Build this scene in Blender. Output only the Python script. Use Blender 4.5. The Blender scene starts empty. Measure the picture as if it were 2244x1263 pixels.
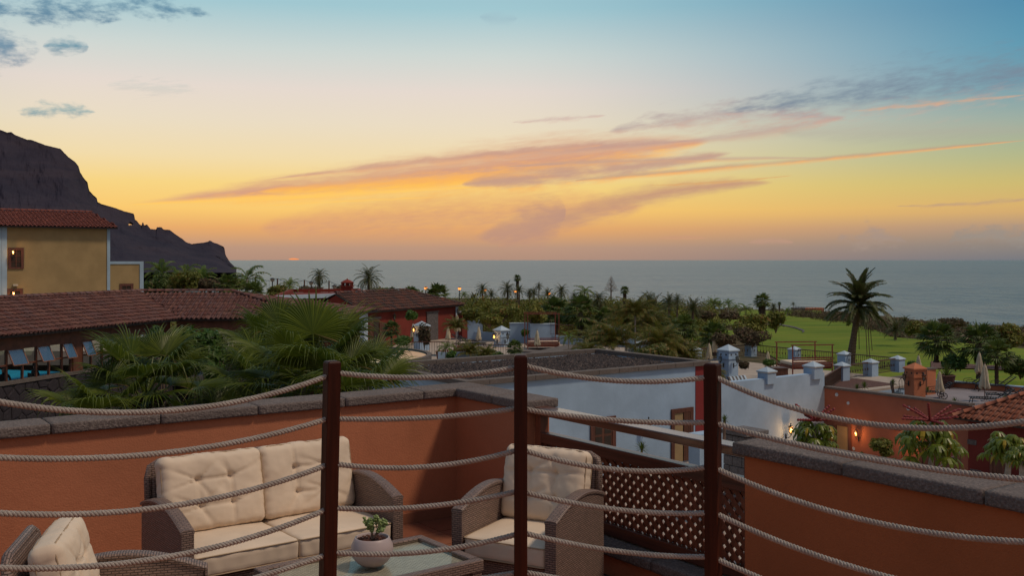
import bpy, math, random
from mathutils import Vector, Matrix, noise as mnoise

sc = bpy.context.scene
COL = sc.collection
R = math.radians
rnd = random.Random(7)

# ------------------------------------------------------------------ camera
FPX, CX, HY, CZ = 2200.0, 1122.0, 570.0, 2.1      # measured focal length, optical axis and horizon of the photograph
cam_d = bpy.data.cameras.new("camera")
cam = bpy.data.objects.new("camera", cam_d); COL.objects.link(cam)
cam.location = (0, 0, CZ); cam.rotation_euler = (R(90), 0, 0)
cam_d.sensor_width = 36.0; cam_d.lens = FPX / 2244 * 36.0
cam_d.shift_y = -(631.5 - HY) / 2244
cam_d.clip_start = 0.05; cam_d.clip_end = 400000
sc.camera = cam
sc.view_settings.view_transform = 'Standard'
sc.view_settings.look = 'None'
sc.view_settings.exposure = 0.0
sc.view_settings.gamma = 1.0
sc.view_settings.use_curve_mapping = False
sc.render.engine = 'CYCLES'
sc.cycles.max_bounces = 6
sc.cycles.diffuse_bounces = 3
sc.cycles.glossy_bounces = 3
sc.cycles.transmission_bounces = 4
sc.cycles.transparent_max_bounces = 6
sc.cycles.use_denoising = True
sc.cycles.caustics_reflective = False
sc.cycles.caustics_refractive = False

def lin(c):
    return tuple(((v / 255) / 12.92 if v / 255 <= 0.04045 else ((v / 255 + 0.055) / 1.055) ** 2.4) for v in c)

# ------------------------------------------------------------------ world: dusk sky
world = bpy.data.worlds.new("World"); sc.world = world; world.use_nodes = True
wt = world.node_tree; wt.nodes.clear()

class X:                                            # tiny expression helper over shader math nodes
    def __init__(s, v): s.v = v
    def _o(s, op, *a, clamp=False):
        n = T.nodes.new('ShaderNodeMath'); n.operation = op; n.use_clamp = clamp
        for i, q in enumerate((s,) + a):
            q = q.v if isinstance(q, X) else q
            if isinstance(q, (int, float)): n.inputs[i].default_value = q
            else: T.links.new(q, n.inputs[i])
        return X(n.outputs[0])
    def __add__(s, o): return s._o('ADD', o)
    def __radd__(s, o): return s._o('ADD', o)
    def __sub__(s, o): return s._o('SUBTRACT', o)
    def __rsub__(s, o): return X(o)._o('SUBTRACT', s)
    def __mul__(s, o): return s._o('MULTIPLY', o)
    def __rmul__(s, o): return s._o('MULTIPLY', o)
    def __truediv__(s, o): return s._o('DIVIDE', o)
    def abs(s): return s._o('ABSOLUTE')
    def max(s, o): return s._o('MAXIMUM', o)
    def pow(s, o): return s._o('POWER', o)
    def clamp(s): return s._o('ADD', 0.0, clamp=True)
    def sstep(s, a, b):
        n = T.nodes.new('ShaderNodeMapRange'); n.interpolation_type = 'SMOOTHSTEP'
        T.links.new(s.v, n.inputs['Value'])
        if a < b:
            n.inputs['From Min'].default_value = a; n.inputs['From Max'].default_value = b
        else:
            n.inputs['From Min'].default_value = b; n.inputs['From Max'].default_value = a
            n.inputs['To Min'].default_value = 1; n.inputs['To Max'].default_value = 0
        return X(n.outputs[0])

T = wt
def ramp(fac, stops, tree=None):
    t = tree or T
    n = t.nodes.new('ShaderNodeValToRGB'); cr = n.color_ramp
    while len(cr.elements) > 1: cr.elements.remove(cr.elements[-1])
    cr.elements[0].position = stops[0][0]; cr.elements[0].color = (*stops[0][1], 1)
    for p, c in stops[1:]:
        e = cr.elements.new(p); e.color = (*c, 1)
    t.links.new(fac.v if isinstance(fac, X) else fac, n.inputs[0])
    return n.outputs[0]
def mixc(f, a, b, tree=None, blend='MIX'):
    t = tree or T
    n = t.nodes.new('ShaderNodeMix'); n.data_type = 'RGBA'; n.blend_type = blend; n.clamp_factor = True
    for k, q in ((0, f), (6, a), (7, b)):
        q = q.v if isinstance(q, X) else q
        if isinstance(q, (int, float)): n.inputs[k].default_value = q
        elif isinstance(q, tuple): n.inputs[k].default_value = (*q, 1)
        else: t.links.new(q, n.inputs[k])
    return n.outputs[2]

tc = wt.nodes.new('ShaderNodeTexCoord'); sp = wt.nodes.new('ShaderNodeSeparateXYZ')
wt.links.new(tc.outputs['Generated'], sp.inputs[0])
dx, dy, dz = X(sp.outputs[0]), X(sp.outputs[1]), X(sp.outputs[2])
hyp = (dx * dx + dy * dy).pow(0.5)
DEG = 180 / math.pi
azd = dx._o('ARCTAN2', dy) * DEG                    # degrees right of straight ahead
eld = dz._o('ARCTAN2', hyp) * DEG                   # degrees above the horizon
def AE(px, py):
    s = (px - CX) / FPX; t = (HY - py) / FPX
    return math.degrees(math.atan(s)), math.degrees(math.atan(t * math.cos(math.atan(s))))
def stops(l): return [(max(0, e) / 90.0, lin(c)) for e, c in l]
SUNAZ = -12.4
cosang = (dx * math.sin(R(SUNAZ)) + dy * math.cos(R(SUNAZ))) / hyp.max(1e-4)
ang = cosang._o('MINIMUM', 1.0).max(-1.0)._o('ARCCOSINE') * DEG
elr = (eld / 90.0).max(0.0)
warm = ramp(elr, stops([(0, (176, 140, 121)), (.7, (186, 147, 123)), (1.7, (228, 165, 102)), (2.8, (248, 198, 106)), (4.2, (246, 210, 126)), (5.7, (240, 217, 168)),
    (7.6, (233, 218, 192)), (9.5, (228, 215, 204)), (11.5, (205, 213, 208)), (14, (160, 198, 206)), (19, (130, 174, 192)), (32, (112, 140, 160)), (90, (96, 110, 128))]))
cool = ramp(elr, stops([(0, (112, 116, 124)), (.9, (140, 130, 122)), (1.7, (172, 144, 122)), (2.6, (214, 170, 104)), (4.0, (200, 182, 108)), (5.4, (172, 178, 132)),
    (7.2, (150, 168, 156)), (9, (100, 152, 168)), (11, (80, 146, 172)), (13, (70, 134, 166)), (20, (78, 128, 158)), (35, (92, 120, 145)), (90, (96, 110, 128))]))
east = ramp(elr, stops([(0, (150, 132, 126)), (8, (160, 140, 136)), (20, (140, 134, 140)), (40, (116, 124, 138)), (90, (102, 114, 130))]))
base = mixc(ang.sstep(10, 44), warm, cool)
base = mixc(ang.sstep(48, 150), base, east)

def wnoise(sx, sy, tilt=0.0, seed=0.0, detail=6.0, rough=0.6, dist=0.0):
    c = T.nodes.new('ShaderNodeCombineXYZ')
    a = azd * sx; b = (eld - azd * tilt) * sy
    T.links.new(a.v, c.inputs[0]); T.links.new(b.v, c.inputs[1]); c.inputs[2].default_value = seed
    n = T.nodes.new('ShaderNodeTexNoise'); n.inputs['Scale'].default_value = 1
    n.inputs['Detail'].default_value = detail; n.inputs['Roughness'].default_value = rough
    n.inputs['Distortion'].default_value = dist
    T.links.new(c.outputs[0], n.inputs['Vector'])
    return X(n.outputs[0])
n_long = wnoise(.16, 1.5, .1, 1.3, dist=.4)
n_mid = wnoise(.55, 1.9, .1, 5.1, dist=.3)
n_puff = wnoise(.75, 1.5, 0, 9.7)
n_fine = wnoise(1.1, 6.0, .12, 2.2)

def band(col_in, p0, p1, p2, wpx, cbot, ctop, strength, nz, k, peak=.5, soft=.55, split=(-.9, .3), fine=0.25):
    (a0, e0), (a1, e1), (a2, e2) = AE(*p0), AE(*p1), AE(*p2)
    w = wpx / FPX * DEG
    l = azd - a0; m = azd - a1; q2 = azd - a2
    cen = m * q2 * (e0 / ((a0 - a1) * (a0 - a2))) + l * q2 * (e1 / ((a1 - a0) * (a1 - a2))) + l * m * (e2 / ((a2 - a0) * (a2 - a1)))
    s = (l / (a2 - a0)).clamp()
    pe = math.log(.5) / math.log(peak)
    sp_ = s.pow(pe)
    tap = (sp_ * (1 - sp_) * 4).max(1e-4).pow(.72)
    q = (eld - cen) / (tap * w)
    d = q.abs() + (nz - .5) * (k * 1.35) + (n_fine - .5) * (fine * 1.8)
    mask = d.sstep(1.15, soft - .40) * strength * tap.sstep(.02, .3)
    colr = mixc((q + (n_fine - .5) * 1.2).sstep(*split), lin(cbot), lin(ctop))
    return mixc(mask, col_in, colr)
c = base
c = band(c, (560, 500), (1000, 468), (1420, 455), 74, (198, 146, 122), (220, 158, 112), .95, n_mid, .7, soft=-.1)
c = band(c, (1090, 540), (1290, 462), (1700, 400), 34, (188, 142, 122), (198, 150, 118), .95, n_mid, .6, peak=.35, soft=.2)
c = band(c, (1010, 520), (1150, 500), (1242, 462), 62, (186, 142, 124), (192, 146, 122), .95, n_puff, .8, peak=.74, soft=.4)
c = band(c, (250, 450), (900, 386), (1560, 308), 58, (255, 184, 78), (212, 156, 126), 1.0, n_long, .9, peak=.64, soft=.35, split=(-.8, .25))
c = band(c, (560, 420), (900, 400), (1240, 386), 20, (255, 196, 80), (250, 178, 84), .85, n_long, 1.3, soft=.3)
c = band(c, (1000, 345), (1280, 326), (1520, 308), 17, (214, 160, 130), (186, 146, 136), .75, n_mid, 1.0, soft=.3)
c = band(c, (560, 396), (900, 358), (1330, 316), 14, (232, 170, 120), (204, 156, 132), .85, n_mid, 1.5, peak=.6, soft=.3)
c = band(c, (280, 449), (640, 430), (1080, 408), 7, (255, 206, 92), (255, 198, 96), .85, n_long, 1.0, peak=.45, soft=.2)
c = band(c, (560, 452), (740, 442), (960, 432), 4, (254, 200, 92), (254, 198, 96), .6, n_fine, 1.5, soft=.2)
c = band(c, (1010, 404), (1300, 376), (1610, 334), 30, (250, 172, 88), (192, 150, 132), .9, n_mid, 1.1, peak=.42, soft=.3, split=(-1.0, -.45))
c = band(c, (1260, 396), (1650, 362), (2290, 303), 9, (246, 170, 92), (186, 154, 128), .85, n_long, 1.2, peak=.3, soft=.3, split=(-.6, .5))
c = band(c, (1100, 366), (1500, 350), (1820, 346), 9, (232, 168, 108), (190, 154, 138), .7, n_long, 1.3, peak=.45, soft=.3)
c = band(c, (1420, 406), (1560, 400), (1740, 384), 4, (232, 166, 92), (214, 162, 104), .7, n_fine, 1.2, soft=.2)
c = band(c, (1330, 290), (1620, 252), (1860, 262), 34, (206, 168, 148), (176, 156, 154), .75, n_mid, 2.2, soft=-.1, fine=.9)
c = band(c, (1480, 312), (1650, 292), (1860, 254), 17, (206, 166, 140), (188, 158, 148), .7, n_long, 1.2, soft=.1, fine=.6)
c = band(c, (1560, 245), (1900, 205), (2560, 110), 60, (206, 168, 150), (118, 134, 150), .9, n_mid, 2.2, peak=.55, soft=-.4, split=(-1.1, -.2), fine=.9)
c = band(c, (1860, 244), (2090, 222), (2260, 206), 6, (232, 168, 118), (214, 164, 130), .6, n_fine, 1.6, soft=.1)
c = band(c, (1700, 290), (2000, 292), (2300, 285), 34, (166, 162, 146), (176, 164, 152), .45, n_long, 1.2, soft=-.3)
c = band(c, (1120, 268), (1220, 262), (1330, 252), 8, (216, 178, 162), (204, 176, 166), .7, n_fine, 1.8, soft=.1)
c = band(c, (1960, 452), (2100, 448), (2330, 428), 6, (196, 152, 122), (176, 146, 128), .6, n_fine, 1.6, soft=.1)
c = band(c, (-160, 30), (130, 12), (470, 34), 34, (70, 116, 146), (84, 128, 154), .85, n_puff, 4.4, peak=.42, soft=-.4, fine=.5)
c = band(c, (-260, 120), (-60, 95), (90, 108), 56, (72, 116, 146), (88, 130, 156), .85, n_puff, 3.8, peak=.6, soft=-.4, fine=.5)
c = band(c, (92, 101), (146, 99), (196, 102), 19, (84, 128, 150), (100, 146, 164), .9, n_puff, 3.0, soft=-.3, fine=.8)
c = band(c, (34, 242), (124, 240), (212, 246), 16, (116, 150, 160), (138, 168, 170), .9, n_puff, 4.4, soft=-.3, fine=.8)
c = band(c, (230, 186), (330, 192), (440, 200), 20, (206, 200, 190), (198, 200, 192), .5, n_fine, 3.2, soft=-.1)
c = band(c, (1050, 36), (1090, 40), (1135, 40), 18, (150, 176, 188), (150, 178, 190), .5, n_puff, 1.0, soft=-.2)
c = band(c, (1640, 532), (1690, 528), (1740, 532), 9, (186, 146, 126), (188, 148, 126), .7, n_puff, 1.2, soft=.4)
c = band(c, (1830, 531), (1884, 521), (1990, 532), 22, (166, 146, 134), (160, 142, 134), .6, n_puff, 4.2, peak=.4, soft=.0, fine=.6)
c = band(c, (2080, 530), (2132, 516), (2330, 534), 23, (150, 144, 138), (142, 138, 134), .55, n_puff, 4.2, peak=.35, soft=.0, fine=.6)
c = band(c, (1440, 522), (1495, 521), (1550, 522), 5, (204, 152, 116), (200, 150, 118), .7, n_puff, .6, soft=.5)
c = band(c, (632, 568.6), (643, 568), (656, 568.8), 2.6, (255, 140, 70), (255, 150, 80), .95, n_fine, .1, soft=.6)
# below the horizon: dim sea-coloured fill
c = mixc(eld.sstep(-1.5, -.2), lin((80, 92, 98)), c)
# physical sky adds its own slight glow
sky = wt.nodes.new('ShaderNodeTexSky'); sky.sky_type = 'NISHITA'; sky.sun_disc = False
SUN_EL, SUN_AZ = 57.0, 101.0                         # degrees; azimuth clockwise from straight ahead
sky.sun_elevation = R(SUN_EL); sky.sun_rotation = R(SUN_AZ)
bg1 = wt.nodes.new('ShaderNodeBackground'); bg1.inputs[1].default_value = 1.0
wt.links.new(c, bg1.inputs[0])
bg2 = wt.nodes.new('ShaderNodeBackground'); bg2.inputs[1].default_value = 0.004
wt.links.new(sky.outputs[0], bg2.inputs[0])
adds = wt.nodes.new('ShaderNodeAddShader'); wo = wt.nodes.new('ShaderNodeOutputWorld')
wt.links.new(bg1.outputs[0], adds.inputs[0]); wt.links.new(bg2.outputs[0], adds.inputs[1])
wt.links.new(adds.outputs[0], wo.inputs[0])

# ------------------------------------------------------------------ sun
sl = bpy.data.lights.new("sun", 'SUN'); sl.energy = 1.65; sl.angle = R(7.0); sl.color = (1.0, .80, .60)
sun = bpy.data.objects.new("sun", sl); COL.objects.link(sun)
sdir = Vector((math.sin(R(SUN_AZ)) * math.cos(R(SUN_EL)), math.cos(R(SUN_AZ)) * math.cos(R(SUN_EL)), math.sin(R(SUN_EL))))
sun.rotation_euler = sdir.to_track_quat('Z', 'Y').to_euler()

# ------------------------------------------------------------------ geometry helpers
UA, UB = Vector((.812, .583, 0)).normalized(), Vector((-.583, .812, 0)).normalized()   # the resort's street grid
UB = Vector((-UA.y, UA.x, 0))
def AB(a, b, z=0.0): return UA * a + UB * b + Vector((0, 0, z))
def P(px, py, D): return Vector(((px - CX) * D / FPX, D, CZ + (HY - py) * D / FPX))
def G(px, py, z):
    D = FPX * (CZ - z) / (py - HY); return Vector(((px - CX) * D / FPX, D, z))
def toab(v): return v.x * UA.x + v.y * UA.y, v.x * UB.x + v.y * UB.y

class MB:
    def __init__(s): s.v = []; s.f = []; s.m = []; s.mats = []; s.cur = 0
    def mat(s, m):
        if m not in s.mats: s.mats.append(m)
        s.cur = s.mats.index(m); return s
    def add(s, vs, fs):
        o = len(s.v); s.v.extend(vs); s.f.extend([tuple(i + o for i in f) for f in fs]); s.m.extend([s.cur] * len(fs)); return s
    def hexa(s, p):                                 # 8 points: bottom 4 ccw, top 4 ccw
        return s.add([tuple(q) for q in p], [(3, 2, 1, 0), (4, 5, 6, 7), (0, 1, 5, 4), (1, 2, 6, 5), (2, 3, 7, 6), (3, 0, 4, 7)])
    def box(s, x0, x1, y0, y1, z0, z1):
        return s.hexa([(x0, y0, z0), (x1, y0, z0), (x1, y1, z0), (x0, y1, z0), (x0, y0, z1), (x1, y0, z1), (x1, y1, z1), (x0, y1, z1)])
    def ob(s, a0, a1, b0, b1, z0, z1):              # box on the resort grid
        return s.hexa([AB(a0, b0, z0), AB(a1, b0, z0), AB(a1, b1, z0), AB(a0, b1, z0), AB(a0, b0, z1), AB(a1, b0, z1), AB(a1, b1, z1), AB(a0, b1, z1)])
    def cbox(s, c, x, y, z, hx, hy, hz):            # centre, unit axes, half sizes
        c, x, y, z = Vector(c), Vector(x) * hx, Vector(y) * hy, Vector(z) * hz
        return s.hexa([c - x - y - z, c + x - y - z, c + x + y - z, c - x + y - z, c - x - y + z, c + x - y + z, c + x + y + z, c - x + y + z])
    def bar(s, p0, p1, w, h=None, up=(0, 0, 1)):
        p0, p1 = Vector(p0), Vector(p1); d = (p1 - p0); L = d.length; d = d / L; u = Vector(up)
        if abs(d.dot(u)) > .99: u = Vector((1, 0, 0))
        x = d.cross(u).normalized(); z = x.cross(d)
        return s.cbox((p0 + p1) / 2, x, d, z, w / 2, L / 2, (h or w) / 2)
    def tube(s, pts, rad, n=6, caps=True, closed=False):
        pts = [Vector(p) for p in pts]; N = len(pts); vs = []; fs = []
        if not isinstance(rad, (list, tuple)): rad = [rad] * N
        pr = None
        for i, p in enumerate(pts):
            if closed: d = pts[(i + 1) % N] - pts[i - 1]
            else: d = pts[min(i + 1, N - 1)] - pts[max(i - 1, 0)]
            d = d.normalized() if d.length > 1e-9 else Vector((0, 0, 1))
            if pr is None: pr = d.orthogonal().normalized()
            pr = (pr - d * pr.dot(d)); pr = pr.normalized() if pr.length > 1e-6 else d.orthogonal().normalized()
            q = d.cross(pr)
            for k in range(n):
                t = 2 * math.pi * k / n
                vs.append(tuple(p + (pr * math.cos(t) + q * math.sin(t)) * rad[i]))
        for i in range(N if closed else N - 1):
            for k in range(n):
                a = i * n + k; b = i * n + (k + 1) % n; j = ((i + 1) % N) * n
                fs.append((a, b, j + (k + 1) % n, j + k))
        if caps and not closed: fs += [tuple(range(n))[::-1], tuple(range((N - 1) * n, N * n))]
        return s.add(vs, fs)
    def lathe(s, prof, c=(0, 0, 0), n=16, mod=None, caps=True):
        vs = []; fs = []
        for j, (r, z) in enumerate(prof):
            for k in range(n):
                t = 2 * math.pi * k / n; rr = r * (mod(t, z) if mod else 1)
                vs.append((c[0] + rr * math.cos(t), c[1] + rr * math.sin(t), c[2] + z))
        for j in range(len(prof) - 1):
            for k in range(n): fs.append((j * n + k, j * n + (k + 1) % n, (j + 1) * n + (k + 1) % n, (j + 1) * n + k))
        if caps: fs += [tuple(range(n))[::-1], tuple(range((len(prof) - 1) * n, len(prof) * n))]
        return s.add(vs, fs)
    def prism(s, poly, z0, z1):
        n = len(poly)
        return s.add([(p[0], p[1], z0) for p in poly] + [(p[0], p[1], z1) for p in poly],
                     [tuple(range(n))[::-1], tuple(range(n, 2 * n))] + [(i, (i + 1) % n, n + (i + 1) % n, n + i) for i in range(n)])
    def build(s, name, mat=None, parent=None, smooth=False, origin=None, uv=False, bev=0, **pr):
        org = Vector(origin) if origin is not None else (wloc(parent) if parent else None)
        me = bpy.data.meshes.new(name)
        vs = s.v if org is None else [(v[0] - org.x, v[1] - org.y, v[2] - org.z) for v in s.v]
        me.from_pydata([tuple(v) for v in vs], [], s.f)
        if s.mats:
            for m_ in s.mats: me.materials.append(m_)
            me.polygons.foreach_set('material_index', s.m)
        elif mat: me.materials.append(mat)
        if smooth: me.polygons.foreach_set('use_smooth', [True] * len(me.polygons))
        if uv: boxuv(me)
        me.update()
        o = bpy.data.objects.new(name, me); COL.objects.link(o)
        if parent: o.parent = parent
        elif org is not None: o.location = org
        if bev:
            b = o.modifiers.new('b', 'BEVEL'); b.width = bev; b.segments = 2; b.limit_method = 'ANGLE'
        for k, v_ in pr.items(): o[k] = v_
        return o
def boxuv(me):
    l = me.uv_layers.new(name='UVMap')
    for p in me.polygons:
        n = p.normal
        ax = max(range(3), key=lambda i: abs(n[i]))
        for li in p.loop_indices:
            v = me.vertices[me.loops[li].vertex_index].co
            l.data[li].uv = (v.y, v.z) if ax == 0 else ((v.x, v.z) if ax == 1 else (v.x, v.y))
def wloc(o):
    v = Vector((0, 0, 0))
    while o: v += o.location; o = o.parent
    return v
def thing(name, label, cat, loc=(0, 0, 0), rotz=0.0, group=None):
    o = bpy.data.objects.new(name, None); COL.objects.link(o); o.location = loc; o.rotation_euler = (0, 0, rotz)
    o['label'] = label; o['category'] = cat; o.empty_display_size = .1
    if group: o['group'] = group
    return o
def tag(o, label, cat, group=None):
    o['label'] = label; o['category'] = cat
    if group: o['group'] = group
    return o
def struct(o): o['kind'] = 'structure'; return o
def ref(name, me, parent, mw=None, **pr):           # another object sharing a mesh
    o = bpy.data.objects.new(name, me); COL.objects.link(o); o.parent = parent
    if mw is not None: o.matrix_local = mw
    for k, v in pr.items(): o[k] = v
    return o
KIDS = {}
def dup(root, loc, rotz=None, label=None, scale=None, group=None):
    r = root.copy(); COL.objects.link(r); r.location = loc
    if rotz is not None: r.rotation_euler = (0, 0, rotz)
    if scale is not None: r.scale = (scale,) * 3 if isinstance(scale, (int, float)) else scale
    if label: r['label'] = label
    if group: r['group'] = group
    kids = KIDS.get(root.name)
    if kids is None: kids = KIDS[root.name] = [(c_, list(c_.children)) for c_ in root.children]
    for ch, gs in kids:
        q = ch.copy(); COL.objects.link(q); q.parent = r
        for g in gs:
            d = g.copy(); COL.objects.link(d); d.parent = q
    return r
used = set()
def place(root, loc, rotz=0.0, label=None, scale=None, group=None):   # first call moves the original, later calls copy it
    if root.name not in used:
        used.add(root.name)
        if root.name not in KIDS: KIDS[root.name] = [(c_, list(c_.children)) for c_ in root.children]
        root.location = loc; root.rotation_euler = (0, 0, rotz)
        if scale is not None: root.scale = (scale,) * 3 if isinstance(scale, (int, float)) else scale
        if label: root['label'] = label
        if group: root['group'] = group
        return root
    return dup(root, loc, rotz, label, scale, group)
def rbox(hx, hy, hz, r, n=8, disp=None):            # rounded box as cube sphere grid
    vs = {}; V = []; Fq = []
    def vert(p):
        k = (round(p[0] * 4096), round(p[1] * 4096), round(p[2] * 4096))
        if k in vs: return vs[k]
        q = Vector((p[0] * hx, p[1] * hy, p[2] * hz))
        cl = Vector((max(-hx + r, min(hx - r, q.x)), max(-hy + r, min(hy - r, q.y)), max(-hz + r, min(hz - r, q.z))))
        d = q - cl; nn = d.normalized() if d.length > 1e-9 else Vector((0, 0, 1))
        o = cl + nn * r
        if disp: o = disp(o, nn, p)
        V.append(tuple(o)); vs[k] = len(V) - 1; return len(V) - 1
    ns = n if isinstance(n, tuple) else (n, n, n)
    def warp(i, N): t = -1 + 2 * i / N; return t
    for ax in range(3):
        u, w = (ax + 1) % 3, (ax + 2) % 3
        for sg in (-1, 1):
            for i in range(ns[u]):
                for j in range(ns[w]):
                    q = []
                    for a_, b_ in ((i, j), (i + 1, j), (i + 1, j + 1), (i, j + 1)):
                        p = [0, 0, 0]; p[ax] = sg; p[u] = warp(a_, ns[u]); p[w] = warp(b_, ns[w]); q.append(vert(p))
                    Fq.append(tuple(q if sg > 0 else q[::-1]))
    return V, Fq

# ------------------------------------------------------------------ materials
def newmat(name):
    global T
    m = bpy.data.materials.new(name); m.use_nodes = True; T = m.node_tree
    b = T.nodes['Principled BSDF']; return m, b
def N(kind, **inp):
    n = T.nodes.new('ShaderNode' + kind)
    for k, v in inp.items():
        k = k.replace('_', ' ')
        if isinstance(v, X): T.links.new(v.v, n.inputs[k])
        elif hasattr(v, 'is_linked'): T.links.new(v, n.inputs[k])
        else: n.inputs[k].default_value = v
    return n
def coords(kind='Object', scale=(1, 1, 1)):
    t = T.nodes.new('ShaderNodeTexCoord'); m = T.nodes.new('ShaderNodeMapping'); m.inputs['Scale'].default_value = scale
    T.links.new(t.outputs[kind], m.inputs[0]); return m.outputs[0]
def worldpos(scale=(1, 1, 1)):
    t = T.nodes.new('ShaderNodeNewGeometry'); m = T.nodes.new('ShaderNodeMapping'); m.inputs['Scale'].default_value = scale
    T.links.new(t.outputs['Position'], m.inputs[0]); return m.outputs[0]
def nz(vec, scale, detail=4.0, rough=.55): return X(N('TexNoise', Vector=vec, Scale=scale, Detail=detail, Roughness=rough).outputs[0])
def bump(b, h, strength=.3, dist=.01):
    n = N('Bump', Strength=strength, Distance=dist, Height=h); T.links.new(n.outputs[0], b.inputs['Normal']); return n
def sc_(c, k): return tuple(min(1, v * k) for v in c)
def plain(name, col, rough=.6, var=.12, nscale=6.0, bs=.15, bd=.004, metal=0.0, spec=.5, bscale=80.0, pos='Object'):
    m, b = newmat(name); v = coords(pos) if pos == 'Object' else worldpos()
    n = nz(v, nscale)
    colr = mixc(n.sstep(.3, .7), sc_(col, 1 - var), sc_(col, 1 + var))
    T.links.new(colr, b.inputs['Base Color']); b.inputs['Roughness'].default_value = rough; b.inputs['Metallic'].default_value = metal
    b.inputs['Specular IOR Level'].default_value = spec
    if bs: bump(b, nz(v, bscale, 3), bs, bd)
    return m
def stucco(name, col, stain=.25):
    m, b = newmat(name); v = worldpos(); v2 = worldpos((2, 2, .8))
    n1 = nz(v, .9, 5); n2 = nz(v2, 1.4, 4); n3 = nz(v, 40, 3)
    c1 = mixc(n1.sstep(.3, .7), sc_(col, .88), sc_(col, 1.08))
    c2 = mixc(n2.sstep(.55, .8) * stain, c1, sc_(col, .62))
    c3 = mixc(n3.sstep(.35, .65) * .25, c2, sc_(col, .84))
    T.links.new(c3, b.inputs['Base Color']); b.inputs['Roughness'].default_value = .9; b.inputs['Specular IOR Level'].default_value = .25
    bump(b, nz(v, 90, 4) + nz(v, 6, 3) * 1.5, .45, .006)
    return m
def stone(name, col, pit=60.0, bs=.9):
    m, b = newmat(name); v = worldpos()
    info = T.nodes.new('ShaderNodeObjectInfo')
    n1 = nz(v, 3, 5); n2 = nz(v, pit, 4, .7); vo = X(N('TexVoronoi', Vector=v, Scale=pit * .9).outputs['Distance'])
    c1 = mixc(n1.sstep(.3, .7), sc_(col, .8), sc_(col, 1.18))
    c2 = mixc(n2.sstep(.42, .66), sc_(col, .55), c1)
    c3 = mixc(X(info.outputs['Random']) * .35, c2, sc_(col, .75))
    T.links.new(c3, b.inputs['Base Color']); b.inputs['Roughness'].default_value = .95; b.inputs['Specular IOR Level'].default_value = .2
    bump(b, n2 + vo * .8, bs, .006)
    return m
def wood(name, col, axis=2, rough=.35, dark=.5, scale=1.0, coat=.0):
    m, b = newmat(name); s = [28 * scale] * 3; s[axis] = 1.3 * scale
    v = coords('Object', tuple(s)); n1 = nz(v, 1.0, 6, .65); n2 = nz(coords('Object'), 5, 4)
    c1 = mixc(n1.sstep(.32, .68), sc_(col, dark), sc_(col, 1.2)); c2 = mixc(n2.sstep(.4, .7) * .4, c1, sc_(col, .6))
    T.links.new(c2, b.inputs['Base Color']); b.inputs['Roughness'].default_value = rough
    b.inputs['Coat Weight'].default_value = coat; b.inputs['Coat Roughness'].default_value = .25
    bump(b, n1, .25, .002); return m
def wicker(name, col):
    m, b = newmat(name); t = T.nodes.new('ShaderNodeTexCoord')
    br = N('TexBrick', Vector=t.outputs['UV'], Scale=1.0, **{}); br.offset = .5; br.squash = 1
    br.inputs['Brick Width'].default_value = .034; br.inputs['Row Height'].default_value = .0125
    br.inputs['Mortar Size'].default_value = .0024; br.inputs['Mortar Smooth'].default_value = .6
    br.inputs['Color1'].default_value = (*sc_(col, 1.15), 1); br.inputs['Color2'].default_value = (*sc_(col, .8), 1)
    br.inputs['Mortar'].default_value = (*sc_(col, .22), 1)
    n = nz(coords('Object'), 30, 3)
    c2 = mixc(n.sstep(.35, .7) * .5, br.outputs[0], sc_(col, .7))
    T.links.new(c2, b.inputs['Base Color']); b.inputs['Roughness'].default_value = .5
    bump(b, 1 - X(br.outputs['Fac']), .9, .004); return m
def rtile(name, cols, rough=.8):
    m, b = newmat(name)
    g = T.nodes.new('ShaderNodeNewGeometry'); info = T.nodes.new('ShaderNodeObjectInfo')
    r_ = (X(g.outputs['Random Per Island']) + X(info.outputs['Random']))._o('FRACT')
    n = len(cols); cr = ramp(r_, [(i / (n - 1), c_) for i, c_ in enumerate(cols)])
    v = worldpos(); n1 = nz(v, 3.5, 5); n2 = nz(v, 22, 4)
    c1 = mixc(n1.sstep(.5, .75) * .45, cr, sc_(cols[0], .45)); c2 = mixc(n2.sstep(.5, .75) * .35, c1, sc_(cols[-1], 1.3))
    T.links.new(c2, b.inputs['Base Color']); b.inputs['Roughness'].default_value = rough
    b.inputs['Specular IOR Level'].default_value = .3
    bump(b, n2, .3, .01); return m
def leafm(name, c0, c1, trans=.35, rough=.5, dry=None, dryamt=.12):
    m, b = newmat(name)
    g = T.nodes.new('ShaderNodeNewGeometry'); info = T.nodes.new('ShaderNodeObjectInfo')
    r_ = (X(g.outputs['Random Per Island']) * .6 + X(info.outputs['Random']) * .4)
    cc = mixc(r_, c0, c1)
    if dry:
        cc = mixc((X(g.outputs['Random Per Island']) * 7.31)._o('FRACT')._o('LESS_THAN', dryamt) * .8, cc, dry)
    T.links.new(cc, b.inputs['Base Color']); b.inputs['Roughness'].default_value = rough; b.inputs['Specular IOR Level'].default_value = .35
    tr = N('BsdfTranslucent', Color=cc); mx = T.nodes.new('ShaderNodeMixShader'); mx.inputs[0].default_value = trans
    T.links.new(b.outputs[0], mx.inputs[1]); T.links.new(tr.outputs[0], mx.inputs[2])
    T.links.new(mx.outputs[0], T.nodes['Material Output'].inputs[0]); return m
def emit(name, col, s):
    m, b = newmat(name); b.inputs['Base Color'].default_value = (*col, 1); b.inputs['Emission Color'].default_value = (*col, 1)
    b.inputs['Emission Strength'].default_value = s; return m
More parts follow.
